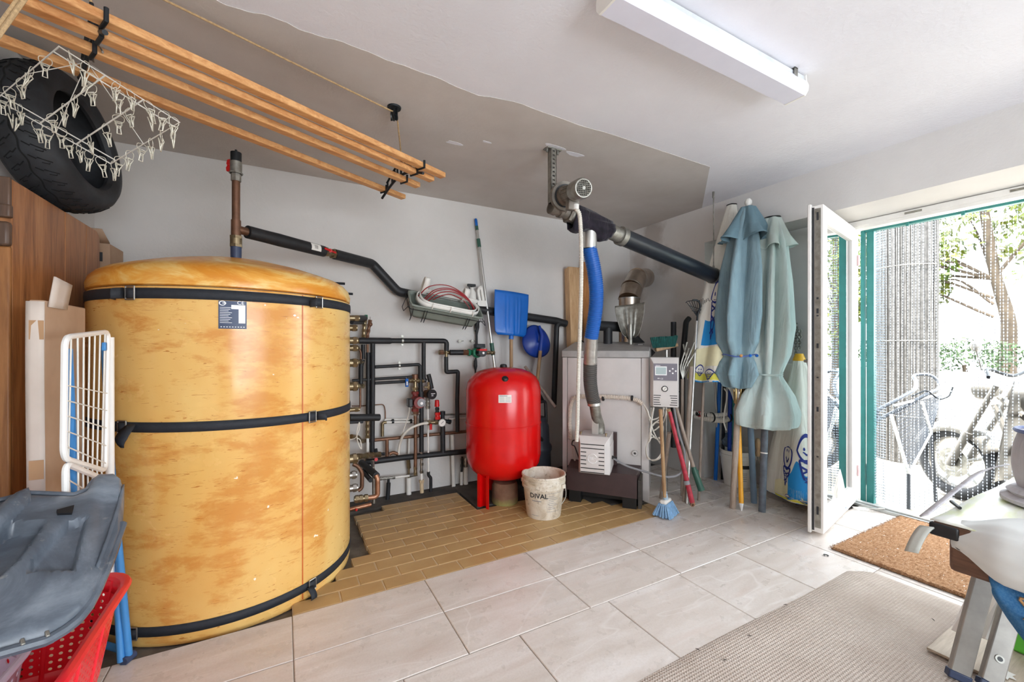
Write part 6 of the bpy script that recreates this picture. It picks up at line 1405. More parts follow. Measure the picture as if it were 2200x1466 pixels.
def stroke(f, mb, pts, wd, off, su, sv, u0, v0):
    q = spline([V((p[0], p[1], 0)) for p in pts], 6) if len(pts) > 2 else [lerp(V((*pts[0], 0)), V((*pts[1], 0)), i/6) for i in range(7)]
    def g(s, t):
        i = min(int(s*(len(q)-1)), len(q)-2); fr = s*(len(q)-1)-i; p = lerp(q[i], q[i+1], fr); d = (q[i+1]-q[i]); d = d.normalized() if d.length else V((1, 0, 0)); n = V((-d.y, d.x, 0))
        p = p+n*wd*(t-.5); return on_cloth(f, u0+p.x*su, v0-p.y*sv, off)
    mb.grid(g, len(q), 2); return mb
def disc(f, mb, cx, cy, r, off, su, sv, u0, v0, sy=1):
    mb.grid(lambda s, t: on_cloth(f, u0+(cx+r*t*math.cos(6.2832*s))*su, v0-(cy+r*sy*t*math.sin(6.2832*s))*sv, off), 20, 5, cu=True); return mb
def icecream(f, par, u0, v0, su, sv, ph=0, plum=True):
    wm = disc(f, MB(), 0, .55, .5, .0035, su, sv, u0, v0); obj('print_scoop', wm, M['kid_white'], par)
    nm = MB(); circ = [(.5*math.cos(a), .55+.5*math.sin(a)) for a in [-.2+i*.34 for i in range(20)]]
    stroke(f, nm, circ, .085, .0045, su, sv, u0, v0); stroke(f, nm, [(-.22, .42), (0, .28), (.25, .42)], .08, .0045, su, sv, u0, v0)
    disc(f, nm, -.15, .68, .06, .0045, su, sv, u0, v0, 1.3); disc(f, nm, .17, .68, .06, .0045, su, sv, u0, v0, 1.3)
    stroke(f, nm, [(-.40, .1), (-.2, -.5), (0, -1.0)], .085, .0045, su, sv, u0, v0); stroke(f, nm, [(.40, .1), (.2, -.5), (0, -1.0)], .085, .0045, su, sv, u0, v0); stroke(f, nm, [(-.42, .1), (.42, .1)], .06, .0045, su, sv, u0, v0)
    for i in range(3): stroke(f, nm, [(-.36+.12*i, -.05-.32*i), (.30-.05*i, -.25-.28*i)], .06, .0045, su, sv, u0, v0); stroke(f, nm, [(.36-.12*i, -.05-.32*i), (-.30+.05*i, -.25-.28*i)], .06, .0045, su, sv, u0, v0)
    stuff(obj('print_outline', nm, M['p_navy'], par))
    if plum: obj('print_tongue', disc(f, MB(), .02, .33, .07, .0045, su, sv, u0, v0, 1.2), M['p_plum'], par)
u3b = at(1593, 1098, Z=.0); u3t = at(1597, 434, X=3.28); u3t.y += .10
um3 = thing('childrens_umbrella', 'closed white printed ice cream beach umbrella on a yellow pole, behind the blue one', 'umbrella', u3b)
L3 = (u3t-u3b).length
obj('pole', MB().cyl(lerp(u3b, u3t, .022), lerp(u3b, u3t, .5), .0165, n=14), simple('yellow_pole_paint', '#eaa51f', .35, var=.06), um3); obj('tip', MB().cyl(u3b, lerp(u3b, u3t, .023), .004, .0165, n=14), M['print_white'], um3)
hem3 = at(1541, 806, t=3.37); axb = V((hem3.x+.01, hem3.y+.03, 0)); 
f3 = folded(V((axb.x, axb.y, hem3.z-.05)), u3t, [((u3t-V((axb.x, axb.y, hem3.z-.05))).length*h, r, am) for h, r, am in ((1.0, .035, .05), (.9, .06, .1), (.7, .10, .18), (.45, .135, .2), (.2, .165, .18), (.05, .18, .16), (.0, .178, .2))], 5, .2, 2.0, seed=3)
obj('canopy', MB().grid(f3, 110, 60, cu=True), M['kid_white'], um3, solid=.002)
obj('top_rim', MB().tube([f3(i/24, 0)+V((0, 0, .003)) for i in range(24)], .005, 6, closed=True), M['black_plastic'], um3)
obj('print_band', patch(f3, MB(), .45, .98, .56, .66, .0025, .02, 1), M['p_blue'], um3); obj('print_band', patch(f3, MB(), .40, 1.0, .70, .79, .0025, .012, 2), M['p_cream'], um3); obj('print_band', patch(f3, MB(), .40, 1.0, .865, .955, .0025, .01, 3), M['p_yellow'], um3); obj('hem_band', patch(f3, MB(), .0, 1.0, .965, .999, .0025, .0, 0), M['p_blue'], um3)
icecream(f3, um3, .53, .53, .12, .10, plum=True); icecream(f3, um3, .47, .84, .06, .06, plum=False); icecream(f3, um3, .56, .875, .07, .075, plum=False)
u4b = at(1735, 1084, Z=0); u4b = V((u4b.x, u4b.y, 0)); u4t = at(1717, 772, t=3.2)
um4 = thing('childrens_umbrella', 'half open white printed ice cream beach umbrella with a yellow cap, by the door leaf', 'umbrella', u4b)
L4 = (u4t-u4b).length
obj('pole', MB().cyl(u4b, u4t, .017, n=14), simple('orange_pole_paint', '#e8920f', .35, var=.06), um4); obj('cap', MB().tube([u4t-V((0, 0, .012)), u4t+V((0, 0, .0)), u4t+V((0, 0, .03)), u4t+V((0, 0, .042))], [.042, .042, .030, .026], 16), simple('yellow_plastic', '#f0b62a', .35), um4)
f4 = folded(u4b, u4t, [(L4*.99, .038, .05), (L4*.85, .075, .10), (L4*.62, .13, .13), (L4*.40, .185, .14), (L4*.22, .225, .13), (L4*.09, .245, .12), (L4*.06, .24, .16)], 5, .2, 3.4, seed=5)
obj('canopy', MB().grid(f4, 120, 60, cu=True), M['kid_white'], um4, solid=.002)
obj('print_band', patch(f4, MB(), .50, .60, .60, .90, .0025, .03, 1), M['p_blue'], um4); obj('print_band', patch(f4, MB(), .40, .66, .74, .88, .0025, .015, 3), M['p_cream'], um4); obj('print_band', patch(f4, MB(), .40, .62, .90, .96, .0025, .012, 0), M['p_yellow'], um4); obj('hem_band', patch(f4, MB(), 0, 1, .972, .999, .0025, 0, 0), M['p_blue'], um4)
icecream(f4, um4, .48, .62, .075, .13, plum=False); icecream(f4, um4, .585, .58, .085, .15, plum=False); icecream(f4, um4, .50, .86, .03, .06, plum=False); icecream(f4, um4, .565, .90, .04, .05)
# bare blue grey pole
g0, g1 = at(1612, 905, t=3.2), at(1620, 1081, Z=0)
bg = thing('umbrella_pole', 'plain blue grey pole between the yellow pole and the blotched one', 'pole', g1); obj('tube', MB().cyl(g0+(g0-g1)*.15, g1, .022, n=16), simple('blue_grey_tube', '#6f8499', .4, var=.08), bg)
# bucket with brush and trowel
wbc = at(1594, 1052, Z=0); wbc = V((wbc.x+.10, wbc.y+.10, 0))
wb = thing('white_bucket', 'white bucket of old tools standing behind the umbrella poles', 'bucket', wbc)
obj('bucket_body', MB().lathe([(.0001, .002), (.105, .002), (.11, .0), (.138, .235), (.146, .238), (.146, .27), (.140, .272), (.143, .30), (.146, .305), (.139, .305), (.108, .012), (.0001, .012)], wbc, 44), M['pvc_white'], wb)
aw = math.atan2(-wbc.y, -wbc.x); wn2 = lambda a, z: V((wbc.x+(.1125+.026*z/.235)*math.cos(a), wbc.y+(.1125+.026*z/.235)*math.sin(a), z))
lab = obj('label', MB().grid(lambda u, v: wn2(aw+.02+u*.75, .03+v*.17), 10, 2), M['paper'], wb); lpm = MB(); lpm.grid(lambda u, v: wn2(aw+.05+u*.65, .165+v*.03)+V((-.0015, -.0015, 0)), 8, 2); stuff(obj('label_print', lpm, M['print_dark'], lab, smooth=0))
lpm = MB(); [lpm.grid(lambda u, v, i=i: wn2(aw+.06+u*.5, .06+i*.016+v*.004)+V((-.0015, -.0015, 0)), 6, 2) for i in range(5)]; stuff(obj('label_print', lpm, M['print_grey'], lab, smooth=0))
obj('bail', MB().tube([wbc+V((.15*math.cos(a+aw+1.6), .15*math.sin(a+aw+1.6), .262-.05*math.sin(a))) for a in [i*math.pi/14 for i in range(15)]], .003, 6), M['galv'], wb)
br1 = wbc+V((-.06, .06, .31)); bt = thing('brush', 'grey wire hand brush sticking out of the white bucket', 'brush', br1-V((0, 0, .05)))
obj('brush_head', MB().ball(br1+V((.0, -.0, .07)), .06, 12, (1, .7, 1.1)), simple('grey_bristles', '#5b6a78', .7, var=.3, vs=60, bump=.8, bs=90), bt); obj('handle', MB().cyl(br1+V((.02, 0, .02)), br1+V((.05, -.02, -.2)), .014), M['galv'], bt)
tr0 = at(1628, 975, t=3.22); tr = thing('trowel', 'trowel with a turned wooden handle standing in the white bucket', 'trowel', tr0-V((0, 0, .2)))
obj('handle', MB().lathe([(.0001, -.02), (.015, -.02), (.018, .0), (.013, .03), (.018, .055), (.019, .09), (.012, .115), (.0001, .12)], tr0, 16), M['handle'], tr); obj('ferrule', MB().cyl(tr0-V((0, 0, .02)), tr0-V((-.03, 0, .09)), .008), M['galv'], tr); obj('tang', MB().tube([tr0-V((-.01, 0, -.03)), tr0+V((.035, 0, .025)), tr0+V((.04, 0, -.01))], .012, 8), M['handle'], tr)
# slim poles behind
for i, (x0, y0, x1, y1, r, m, lb) in enumerate(((1547, 800, 1537, 1020, .016, 'blue_plastic', 'blue tube standing in the recess, leftmost behind the printed umbrella'), (1536, 822, 1546, 1030, .009, 'alu', 'slim silver pole crossing before the leftmost blue tube'), (1556, 830, 1552, 1030, .013, 'rubber', 'dark grey tube between the blue tubes in the recess'), (1569, 830, 1566, 1040, .016, 'navy_plastic', 'deep blue tube standing in the recess beside the bucket'), (1576, 845, 1575, 1040, .010, 'teal', 'thin teal tube standing in the recess just above the bucket'))):
    a = at(x0, y0, t=3.5); b = at(x1, y1, Z=.0); b = at(x1, y1, Y=2.42) if b.y > 2.42 else b; b = V((min(b.x, 3.5), b.y, 0)); tag(obj('slim_tube', MB().cyl(a, b, r, n=12).cyl(a, a+(a-b).normalized()*.02, r*1.15, n=12), M[m]), lb, 'tube')
hh_ = thing('corrugated_hoses', 'pair of white corrugated conduits with black ties running behind the tools', 'conduit', at(1530, 900, t=3.6))
obj('conduit_tube', corr([at(1495, 895, t=3.68), at(1530, 902, t=3.55), at(1560, 902, t=3.55), at(1590, 885, t=3.6)], .022, .016, .002), M['cable_white'], hh_); obj('conduit_tube', corr([at(1480, 886, t=3.7), at(1525, 892, t=3.56), at(1560, 890, t=3.56), at(1590, 874, t=3.6)], .017, .014, .002), M['pvc_white'], hh_)
for px in (1529, 1565): obj('tie', ring(at(px, 897, t=3.55), (1, -.3, 0), .038, .012), M['black_plastic'], hh_)
obj('plug', MB().tube([at(1496, 889, t=3.64), at(1520, 892, t=3.57)], .018, 10), M['black_plastic'], hh_); obj('plug_ring', ring(at(1503, 890, t=3.62), (1, -.3, 0), .0185, .02), M['red_plastic'], hh_)
tg = [at(x, y, t=3.40) for x, y in ((1552, 822), (1598, 812), (1592, 885), (1575, 850))]
cl = MB(); cl.grid(lambda u, v: lerp(lerp(tg[0], tg[1], u), lerp(tg[3], tg[2], u), v)+V((.01*math.sin(6*u+3*v), .01*math.sin(5*u), 0)), 12, 12); tag(obj('canvas_flap', cl, M['kid_white'], solid=.003), 'ivory canvas corner hanging between the blue umbrella pole and the blue tubes', 'cloth')
tag(obj('white_strap', MB().tube(spline([at(1556, 835, t=3.36), at(1562, 850, t=3.36), at(1555, 900, t=3.36), at(1560, 925, t=3.36)], 6), .006, 5), M['cloth_white']), 'thin white strap dangling from the ivory canvas corner', 'strap')
# chain
ch = thing('chain', 'steel chain hanging in loops on the recess wall above the yellow cap', 'chain', at(1706, 760, X=3.6))
hk = at(1706, 695, X=3.6)
obj('hook', MB().cyl(V((3.645, hk.y, hk.z)), V((3.58, hk.y, hk.z)), .006, n=8), M['galv'], ch)
def link(c, d, flip):
    c = V(c); d = V(d).normalized(); s_ = d.cross(V((-.8, -.6, 0))).normalized(); n = s_ if flip else d.cross(s_)
    return [c+d*(.016*math.cos(a))+n*(.0095*math.sin(a)) for a in [i*math.pi/5 for i in range(10)]]
lm = MB()
for j, (dx, ln_) in enumerate(((-.045, .17), (-.02, .27), (.0, .2), (.022, .28), (.045, .22), (.06, .14))):
    p = V((3.585-.004*(j % 3), hk.y, hk.z)); n_l = int(ln_/.022)
    for i in range(n_l):
        q = p+V((.008*math.sin(j*2), -dx*min(1, i/3), -.022*i)); lm.tube(link(q, (0, 0, 1), i % 2), .0034, 5, closed=True)
stuff(obj('links', lm, M['galv'], ch))
bxk = at(1692, 800, X=3.6)
tag(obj('wall_box', MB().span((3.585, bxk.y-.05, bxk.z-.11), (3.638, bxk.y+.04, bxk.z+.07)), M['pvc_white'], bevel=.006), 'small white box on the recess wall behind the pale umbrella', 'box')
# ---------------------------------------------------------------- glazed door: frame, open leaf, chain curtain
door = struct('door_1', MB().span((3.79, 1.548, 0), (3.87, 1.622, LZ)), M['white_paint'], bevel=.004)
fm = MB(); fm.span((3.79, -.55, 2.075), (3.87, 1.548, LZ)); obj('head_frame', fm, M['white_paint'], door, bevel=.004)
fm = MB(); fm.span((3.775, -.55, 2.095), (3.789, 1.60, LZ-.004)); obj('head_lip', fm, M['white_paint'], door, bevel=.003)
obj('jamb', MB().span((3.79, -.62, 0), (3.87, -.55, LZ)), M['white_paint'], door, bevel=.004)
obj('threshold', MB().span((3.78, -.55, 0), (3.87, 1.548, .022)).span((3.80, -.55, .022), (3.83, 1.548, .034)), simple('grey_threshold_metal', '#c3c6c4', .35, .5), door, bevel=.003)
for y in (1.20, .72, .1): obj('keeper', MB().span((3.772, y-.045, 2.108), (3.776, y+.045, 2.122)), M['galv'], door)
HG = V((3.845, 1.546, 0)); FR_ = V((2.97, 1.369, 0)); ld = (FR_-HG).normalized(); lw = (FR_-HG).length; lnm = V((-ld.y, ld.x, 0)); lnm = lnm if lnm.y > 0 else -lnm
LR = Matrix((ld, lnm, UP)).transposed()
LP = lambda a, b, z: HG+ld*a+lnm*b+UP*z
def lspan(mb, a0, a1, b0, b1, z0, z1): return mb.box(LP((a0+a1)/2, (b0+b1)/2, (z0+z1)/2), (abs(a1-a0), abs(b1-b0), abs(z1-z0)), LR)
leaf = thing('door_leaf', 'open white glazed door leaf swung into the room beside the umbrellas', 'door', LP(lw/2, .03, .02))
LT = 2.088
for (a0_, a1_, z0, z1, nm) in ((.012, .095, .02, LT, 'stile'), (lw-.085, lw, .02, LT, 'stile'), (.095, lw-.085, .02, .125, 'rail'), (.095, lw-.085, LT-.085, LT, 'rail')):
    m = MB(); lspan(m, a0_, a1_, .0, .062, z0, z1); obj(nm, m, M['white_paint'], leaf, bevel=.004)
m = MB()
for (a0_, a1_, z0, z1) in ((.095, .110, .125, LT-.085), (lw-.100, lw-.085, .125, LT-.085), (.11, lw-.1, .125, .14), (.11, lw-.1, LT-.1, LT-.085)): lspan(m, a0_, a1_, .008, .05, z0, z1)
obj('glazing_bead', m, M['white_paint'], leaf, bevel=.003)
m = MB(); lspan(m, .1, lw-.09, .024, .030, .13, LT-.09); obj('glass_pane', m, M['glass'], leaf, smooth=0)
m = MB(); lspan(m, lw-.02, lw+.016, .063, .082, .012, LT+.012); lspan(m, .0, lw-.02, .063, .080, .012, .03); obj('overlap_lip', m, M['white_paint'], leaf, bevel=.004)
m = MB(); lspan(m, lw, lw+.003, .014, .046, .05, LT-.02); lk = obj('lock_strip', m, M['galv'], leaf)
m = MB(); lspan(m, lw, lw+.002, .049, .060, .03, LT-.01); obj('seal', m, M['print_dark'], leaf)
sm = MB()
for z, h in ((LT-.07, .05), (1.5, .012), (1.42, .03), (1.39, .008), (1.2, .03), (1.0, .008), (.8, .03), (.5, .008), (.16, .05)): lspan(sm, lw+.003, lw+.006, .025, .036, z-h/2, z+h/2)
stuff(obj('lock_bolts', sm, M['print_dark'], lk))
obj('handle', MB().cyl(LP(lw-.045, .06, 1.10), LP(lw-.045, .115, 1.10), .010, n=10).tube([LP(lw-.045, .11, 1.10), LP(lw-.16, .115, 1.10)], .010, 10).box(LP(lw-.045, .066, 1.08), (.028, .008, .14), LR), M['galv'], leaf)
for z in (.25, 1.85): obj('hinge', MB().cyl(LP(.0, -.008, z-.04), LP(.0, -.008, z+.04), .009, n=10), simple('pinkish_hinge_cap', '#e3c4c6', .4), leaf)
tag(obj('door_stay', MB().bar((3.66, 1.50, .018), (3.79, 1.36, .030), .014, .006), M['alu']), 'thin aluminium stay strip lying on the door threshold', 'stay')
cf = thing('curtain_frame', 'teal green metal frame outside the door carrying the chain curtain', 'frame', (3.95, 1.5, 0))
obj('post', MB().span((3.93, 1.535, -.04), (3.965, 1.560, 2.12)), M['teal'], cf, bevel=.003); obj('post', MB().span((3.945, 1.482, -.04), (3.99, 1.528, 2.12)), M['teal'], cf, bevel=.003)
obj('head_rail', MB().span((3.94, -.55, 2.075), (3.985, 1.56, 2.11)), M['teal'], cf, bevel=.003)
for y in (1.28, 1.0, .72, .3): obj('clip', MB().span((3.925, y-.008, 2.06), (3.94, y+.008, 2.115)), M['teal'], cf)
cu = MB(); ys = [1.475-.005*i for i in range(12)]; y = 1.412
random.seed(11)
while y > -.53: ys.append(y); y -= .021*random.uniform(.7, 1.5)
dm = [(1, 0), (0, 1), (-1, 0), (0, -1)]
for i, y in enumerate(ys):
    x0 = 3.955+random.uniform(-.006, .006); z = 2.07; zb = random.uniform(.03, .07); ph = random.uniform(0, 6)
    while z > zb:
        yy = y+.004*math.sin(z*2.2+ph); k_ = len(cu.v); r = .0032; h = .0085
        cu.v += [V((x0, yy, z))]+[V((x0+r*a, yy+r*b, z-h)) for a, b in dm]+[V((x0, yy, z-2*h))]
        cu.f += [(k_, k_+1+j, k_+1+(j+1) % 4) for j in range(4)]+[(k_+5, k_+1+(j+1) % 4, k_+1+j) for j in range(4)]
        z -= .0205
k = simple('anodised_chain', '#b9bfc8', .3, .85, var=.1)
cur = obj('chain_curtain', cu, k, None, smooth=0); tag(cur, 'curtain of hanging silver chain strands across the open doorway', 'curtain'); stuff(cur)
# ---------------------------------------------------------------- outside
def pave():
    k = NT('pale_outdoor_paving'); co_ = k.coord(); c = k.ramp(k.noise(3, 6, .65, co_), [(.3, '#8f887c'), (.7, '#a8a297')]); c = k.mix(k.ramp(k.noise(11, 4, .6, co_, 1), [(.6, 0.0), (.7, .5)]), c, '#8f7f66'); k.set(c, .9); k.bump(k.noise(20, 4), .4, .01); return k.m
struct('ground_outside', MB().span((4.02, -14, -.30), (30, 24, -.045)).span((3.87, -.62, -.2), (4.02, 1.62, -.005)), pave(), smooth=0)
rs = V((6.0, 1.98, -.045)); reed = thing('reed_screen', 'rolled grey reed screen standing upright beyond the chain curtain', 'screen', rs)
rmb = MB()
for i in range(150):
    a = 2*math.pi*i/150; r = .25+random.uniform(-.012, .012); h = random.uniform(3.0, 3.3); p = rs+V((r*math.cos(a), r*math.sin(a), 0)); rmb.tube([p, p+V((random.uniform(-.02, .02), random.uniform(-.02, .02), h))], .0068, 5)
stuff(obj('reeds', rmb, simple('grey_dry_reeds', '#5a5855', .8, var=.35, vs=30), reed)); obj('core', MB().cyl(rs, rs+V((0, 0, 3.0)), .235, n=28), simple('dark_reed_core', '#5c5954', .9), reed)
for z in (.5, 1.3, 2.1, 2.9): obj('binding_wire', MB().tube([rs+V((.262*math.cos(a), .262*math.sin(a), z)) for a in [i*2*math.pi/32 for i in range(32)]], .004, 5, closed=True), M['galv'], reed)
gw = MB().span((8.9, 1.4, -.045), (9.15, 9.0, .80)); tag(obj('garden_wall', gw, plaster('white_garden_wall', '#e6e3dd', '#d8d4cc', .3), smooth=0), 'low white garden wall under the bush beyond the motorcycle', 'wall')
M['leaf_g'] = simple('yellow_green_leaf', '#33480a', .6, var=.35, vs=3, col2='#5c5f08'); M['leaf_d'] = simple('bush_green_leaf', '#22380f', .6, var=.3, vs=4); M['bark'] = simple('grey_brown_bark', '#3a3127', .9, vs=12, col2='#4d4234', bump=.8, bs=25)  # tree leaves yellow green, bush leaves a deeper green of their own
def leaves(mb, c, rad, n, s, sq=(1, 1, 1)):
    for i in range(n):
        while True:
            q = V((random.uniform(-1, 1), random.uniform(-1, 1), random.uniform(-1, 1)))
            if q.length <= 1: break
        p = V(c)+V((q.x*rad*sq[0], q.y*rad*sq[1], q.z*rad*sq[2])); d = V((random.gauss(0, 1), random.gauss(0, 1), random.gauss(0, 1))).normalized(); e = d.orthogonal().normalized(); l = s*random.uniform(.6, 1.3)
        mb.add([p-d*l*.5, p+e*l*.26, p+d*l*.5, p-e*l*.26], [(0, 1, 2, 3)])
    return mb
bu = thing('bush', 'leafy green bush growing above the low white garden wall', 'bush', (9.4, 2.4, .2)); bl = MB()
for i in range(9): leaves(bl, (9.35+random.uniform(-.1, .3), 1.95+.22*i, 1.02+random.uniform(-.08, .12)), .24, 170, .075)
stuff(obj('foliage', bl, M['leaf_d'], bu)); obj('stem', MB().tube([(9.5, 2.3, -.045), (9.48, 2.4, .9)], .03, 8), M['bark'], bu)
def tree(name, label, px, py, X, dia, lean, crowns, nl, ls, hgt=4.2):
    b = at(px, py, X=X) if px else V((11.5, 1.35, 0)); b = V((b.x, b.y, -.045)); t = thing(name, label, 'tree', b)
    tr_ = [b, b+V((.03, .05, .9)), b+V((-.02, .02, 1.6)), b+V((lean[0]*.5, lean[1]*.5, 2.5)), b+V((lean[0], lean[1], hgt))]; obj('trunk', MB().tube(spline(tr_, 6), [dia*(1-.65*i/24) for i in range(25)], 12), M['bark'], t)
    lm_ = MB(); bm_ = MB()
    for (dx, dy, z, r) in crowns:
        c = b+V((dx, dy, z)); bm_.tube(spline([b+V((lean[0]*.5, lean[1]*.5, min(z-.3, 2.3))), lerp(b+V((lean[0]*.5, lean[1]*.5, 2.3)), c, .5)+V((0, 0, .1)), c], 5), [dia*.2*(1-.8*i/10) for i in range(11)], 6); leaves(lm_, c, r, nl, ls)
    obj('branch', bm_, M['bark'], t); stuff(obj('foliage', lm_, M['leaf_g'], t)); return t
tree('tree', 'tree with a bent grey brown trunk and yellow green leaves beyond the doorway', 2172, 770, 10.0, .13, (-.3, .3), [(-.4, 1.6, 2.3, .65), (-.2, 1.2, 3.0, .7), (-.5, 2.2, 3.1, .7), (0, .5, 3.5, .7), (-.3, 2.0, 2.0, .45), (.2, -.3, 3.0, .6), (-.2, 1.0, 2.2, .4), (.1, 3.0, 2.8, .7), (-.1, -.8, 3.6, .8), (-.5, .9, 2.7, .5), (-.6, 1.6, 2.75, .5)], 420, .13)
tree('tree', 'leafy tree far beyond the yard straight opposite the doorway', None, 770, 14.0, .14, (.2, .0), [(0, .2, 1.5, .6), (0, -.3, 2.2, .7), (0, .4, 2.9, .8), (.3, -.4, 3.6, .9), (.2, .5, 4.3, .9)], 420, .11)
for i, (x, y) in enumerate(((7.5, -3.2), (9.5, -5.5), (11.5, -1.5))):
    t = thing('tree', ('young leafy tree off to the near end of the yard', 'broad leafy tree at the yard corner beyond the motorcycle', 'tall leafy tree at the far end of the yard')[i], 'tree', (x, y, -.045)); obj('trunk', MB().tube(spline([(x, y, -.045), (x+.05, y+.05, 1.2), (x-.05, y, 2.6)], 5), [.1, .095, .09, .085, .08, .075, .07, .065, .06, .055, .05], 10), M['bark'], t); lm_ = MB()
    for j in range(9): leaves(lm_, (x+random.uniform(-1, 1), y+random.uniform(-1, 1), random.uniform(1.3, 3.8)), .7, 240, .11)
    stuff(obj('foliage', lm_, M['leaf_g'], t))
M['bike'] = simple('cream_grey_bike_paint', '#86837d', .3, var=.04)
# motorcycle seen through the chains
WB = V((4.83, 1.25, -.045)); fw = V((.4, .917, 0)); sd = V((-.917, .4, 0)); wr_ = .300
mc = thing('motorcycle', 'white motorcycle parked outside, front wheel towards the doorway', 'motorcycle', WB)
wc_ = WB+V((0, 0, wr_)); Rw = frame(sd, UP)
def wheel(c, par):
    tp = [(.205, -.04), (.225, -.052), (.255, -.055), (.28, -.042), (.295, -.02), (.300, 0), (.295, .02), (.28, .042), (.255, .055), (.225, .052), (.205, .04), (.205, -.04)]
    w_ = obj('wheel', MB().lathe(tp, c, 48, Rw), M['rubber'], par)
    obj('wheel_rim', MB().lathe([(.207, -.036), (.198, -.03), (.192, -.012), (.192, .012), (.198, .03), (.207, .036)], c, 48, Rw, ), M['bike'], w_, solid=.006)
    sp = MB()
    for i in range(5):
        a = 2*math.pi*i/5+.3; sp.tube([c+Rw @ V((.03*math.cos(a), .03*math.sin(a), 0)), c+Rw @ V((.2*math.cos(a+.1), .2*math.sin(a+.1), 0))], [.017, .012], 8)
    sp.cyl(c-sd*.05, c+sd*.05, .035); obj('spokes', sp, M['alu'], w_)
    obj('brake_disc', MB().lathe([(.075, .06), (.115, .06), (.115, .064), (.075, .064), (.075, .06)], c, 36, Rw).lathe([(.03, .055), (.08, .06), (.08, .064), (.03, .06)], c, 5, Rw), M['galv'], w_)
    return w_
wheel(wc_, mc)
fd = MB(); fd.grid(lambda u, v: wc_+(fw*math.cos(.35+u*2.3)+UP*math.sin(.35+u*2.3))*(.335-.085*abs(2*v-1)**4)+sd*((v-.5)*.17)*(1-.1*abs(2*v-1)**4), 22, 13); obj('fender', fd, M['bike'], mc, solid=.006)
fk = MB(); rk_ = (-fw*.42+UP*.9).normalized()
for s_ in (-1, 1): a = wc_+sd*s_*.085; fk.tube([a-rk_*.02, a+rk_*.28], .028, 12); fk.tube([a+rk_*.25, a+rk_*.72], .02, 12); fk.tube([a+rk_*.27, a+rk_*.30], .032, 12)
obj('fork', fk, M['bike'], mc)
hl = wc_+rk_*.66+fw*.12+UP*.02; obj('headlight', MB().lathe([(.0001, -.10), (.05, -.09), (.085, -.04), (.095, 0), (.092, .012)], hl, 32, frame(fw)), M['bike'], mc); obj('headlight_glass', MB().lathe([(.0001, .018), (.05, .014), (.088, .002)], hl, 32, frame(fw)), M['steel_shiny'], mc)
hb_ = wc_+rk_*.80; obj('handlebar', MB().tube(spline([hb_+sd*.36-fw*.12, hb_+sd*.2+UP*.05, hb_, hb_-sd*.2+UP*.05, hb_-sd*.36-fw*.12], 6), .012, 8), M['dark_iron'], mc); obj('mirror', MB().tube([hb_+sd*.25+UP*.04, hb_+sd*.30+UP*.2], .006, 6).ball(hb_+sd*.30+UP*.22, .06, 10, (1, .5, .7)), M['bike'], mc)
tk = MB(); tk.ball(wc_+rk_*.62-fw*.36-UP*.02, .2, 18, (1, 1, .75)); obj('fuel_tank', tk, M['bike'], mc)
obj('seat', MB().tube([wc_-fw*.62+UP*.42, wc_-fw*.8+UP*.38, wc_-fw*1.15+UP*.44], [.10, .13, .10], 12), M['black_plastic'], mc); obj('engine', MB().ball(wc_-fw*.62+UP*.02, .2, 14, (.8, .8, .9)).box(wc_-fw*.6+UP*.2, (.2, .2, .2)), M['cast_alu'], mc, bevel=.02)
obj('frame_tube', MB().tube([wc_+rk_*.62, wc_-fw*.5+UP*.35, wc_-fw*1.1+UP*.32], .022, 8).tube([wc_+rk_*.55, wc_-fw*.45-UP*.1, wc_-fw*.9-UP*.1, wc_-fw*1.25], .022, 8), M['bike'], mc)
wheel(wc_-fw*1.32, mc)
obj('leg_shield', MB().grid(lambda u, v: wc_-fw*(.30+.12*v)+UP*(-.05+.75*v)+sd*(.22*(u-.5)*2)-fw*.08*(2*u-1)**2, 8, 8), M['bike'], mc, solid=.008)
M['chair_tube'] = simple('dull_grey_chair_tube', '#54585e', .4, .3)
# folded mesh garden chair beside the motorcycle
t_ = 3.35; K = lambda px, py, t=t_: at(px, py, t=t)
gc_ = thing('mesh_garden_chair', 'folded metal garden chair with wire mesh seat outside the doorway', 'chair', at(1955, 1020, t=3.2))
obj('tube_frame', MB().tube(fillet([K(1880, 884), K(1930, 858), K(1966, 838, 3.45), K(1970, 822, 3.5), K(1960, 806, 3.55), K(2000, 804, 3.5), K(2022, 826, 3.45), K(2018, 836, 3.4), K(1990, 848), K(1928, 882), K(1880, 905)], .05, 5), .014, 10), M['chair_tube'], gc_)
cnr = [K(1920, 872, 3.3), K(2024, 846, 3.42), K(2000, 930, 3.3), K(1952, 1018, 3.2)]
ml = MB()
for i in range(26): f_ = i/25; ml.tube([lerp(cnr[0], cnr[1], f_), lerp(cnr[3], cnr[2], f_)], .0028, 4)
for i in range(18): f_ = i/17; ml.tube([lerp(cnr[0], cnr[3], f_), lerp(cnr[1], cnr[2], f_)], .0022, 4)
stuff(obj('wire_mesh', ml, M['chair_tube'], gc_))
obj('seat_frame', MB().tube([K(1914, 890, 3.3), cnr[3], K(1956, 1022, 3.2)], .012, 8).tube([K(1980, 862, 3.36), cnr[2]], .012, 8).tube([cnr[3], cnr[2]], .01, 8).tube([cnr[0], cnr[1]], .01, 8), M['white_paint'], gc_)
obj('arm_wire', MB().tube(fillet([K(1958, 852), K(1990, 838), K(2018, 860), K(2040, 852), K(2047, 832)], .03, 4), .006, 8), M['dark_iron'], gc_); obj('leg', MB().tube([cnr[3], V((cnr[3].x, cnr[3].y, -.045))], .012, 8).tube([cnr[2], V((cnr[2].x+.1, cnr[2].y, -.045))], .012, 8).tube([K(1885, 884), V((K(1885, 884).x, K(1885, 884).y+.1, -.045))], .012, 8), M['chair_tube'], gc_)
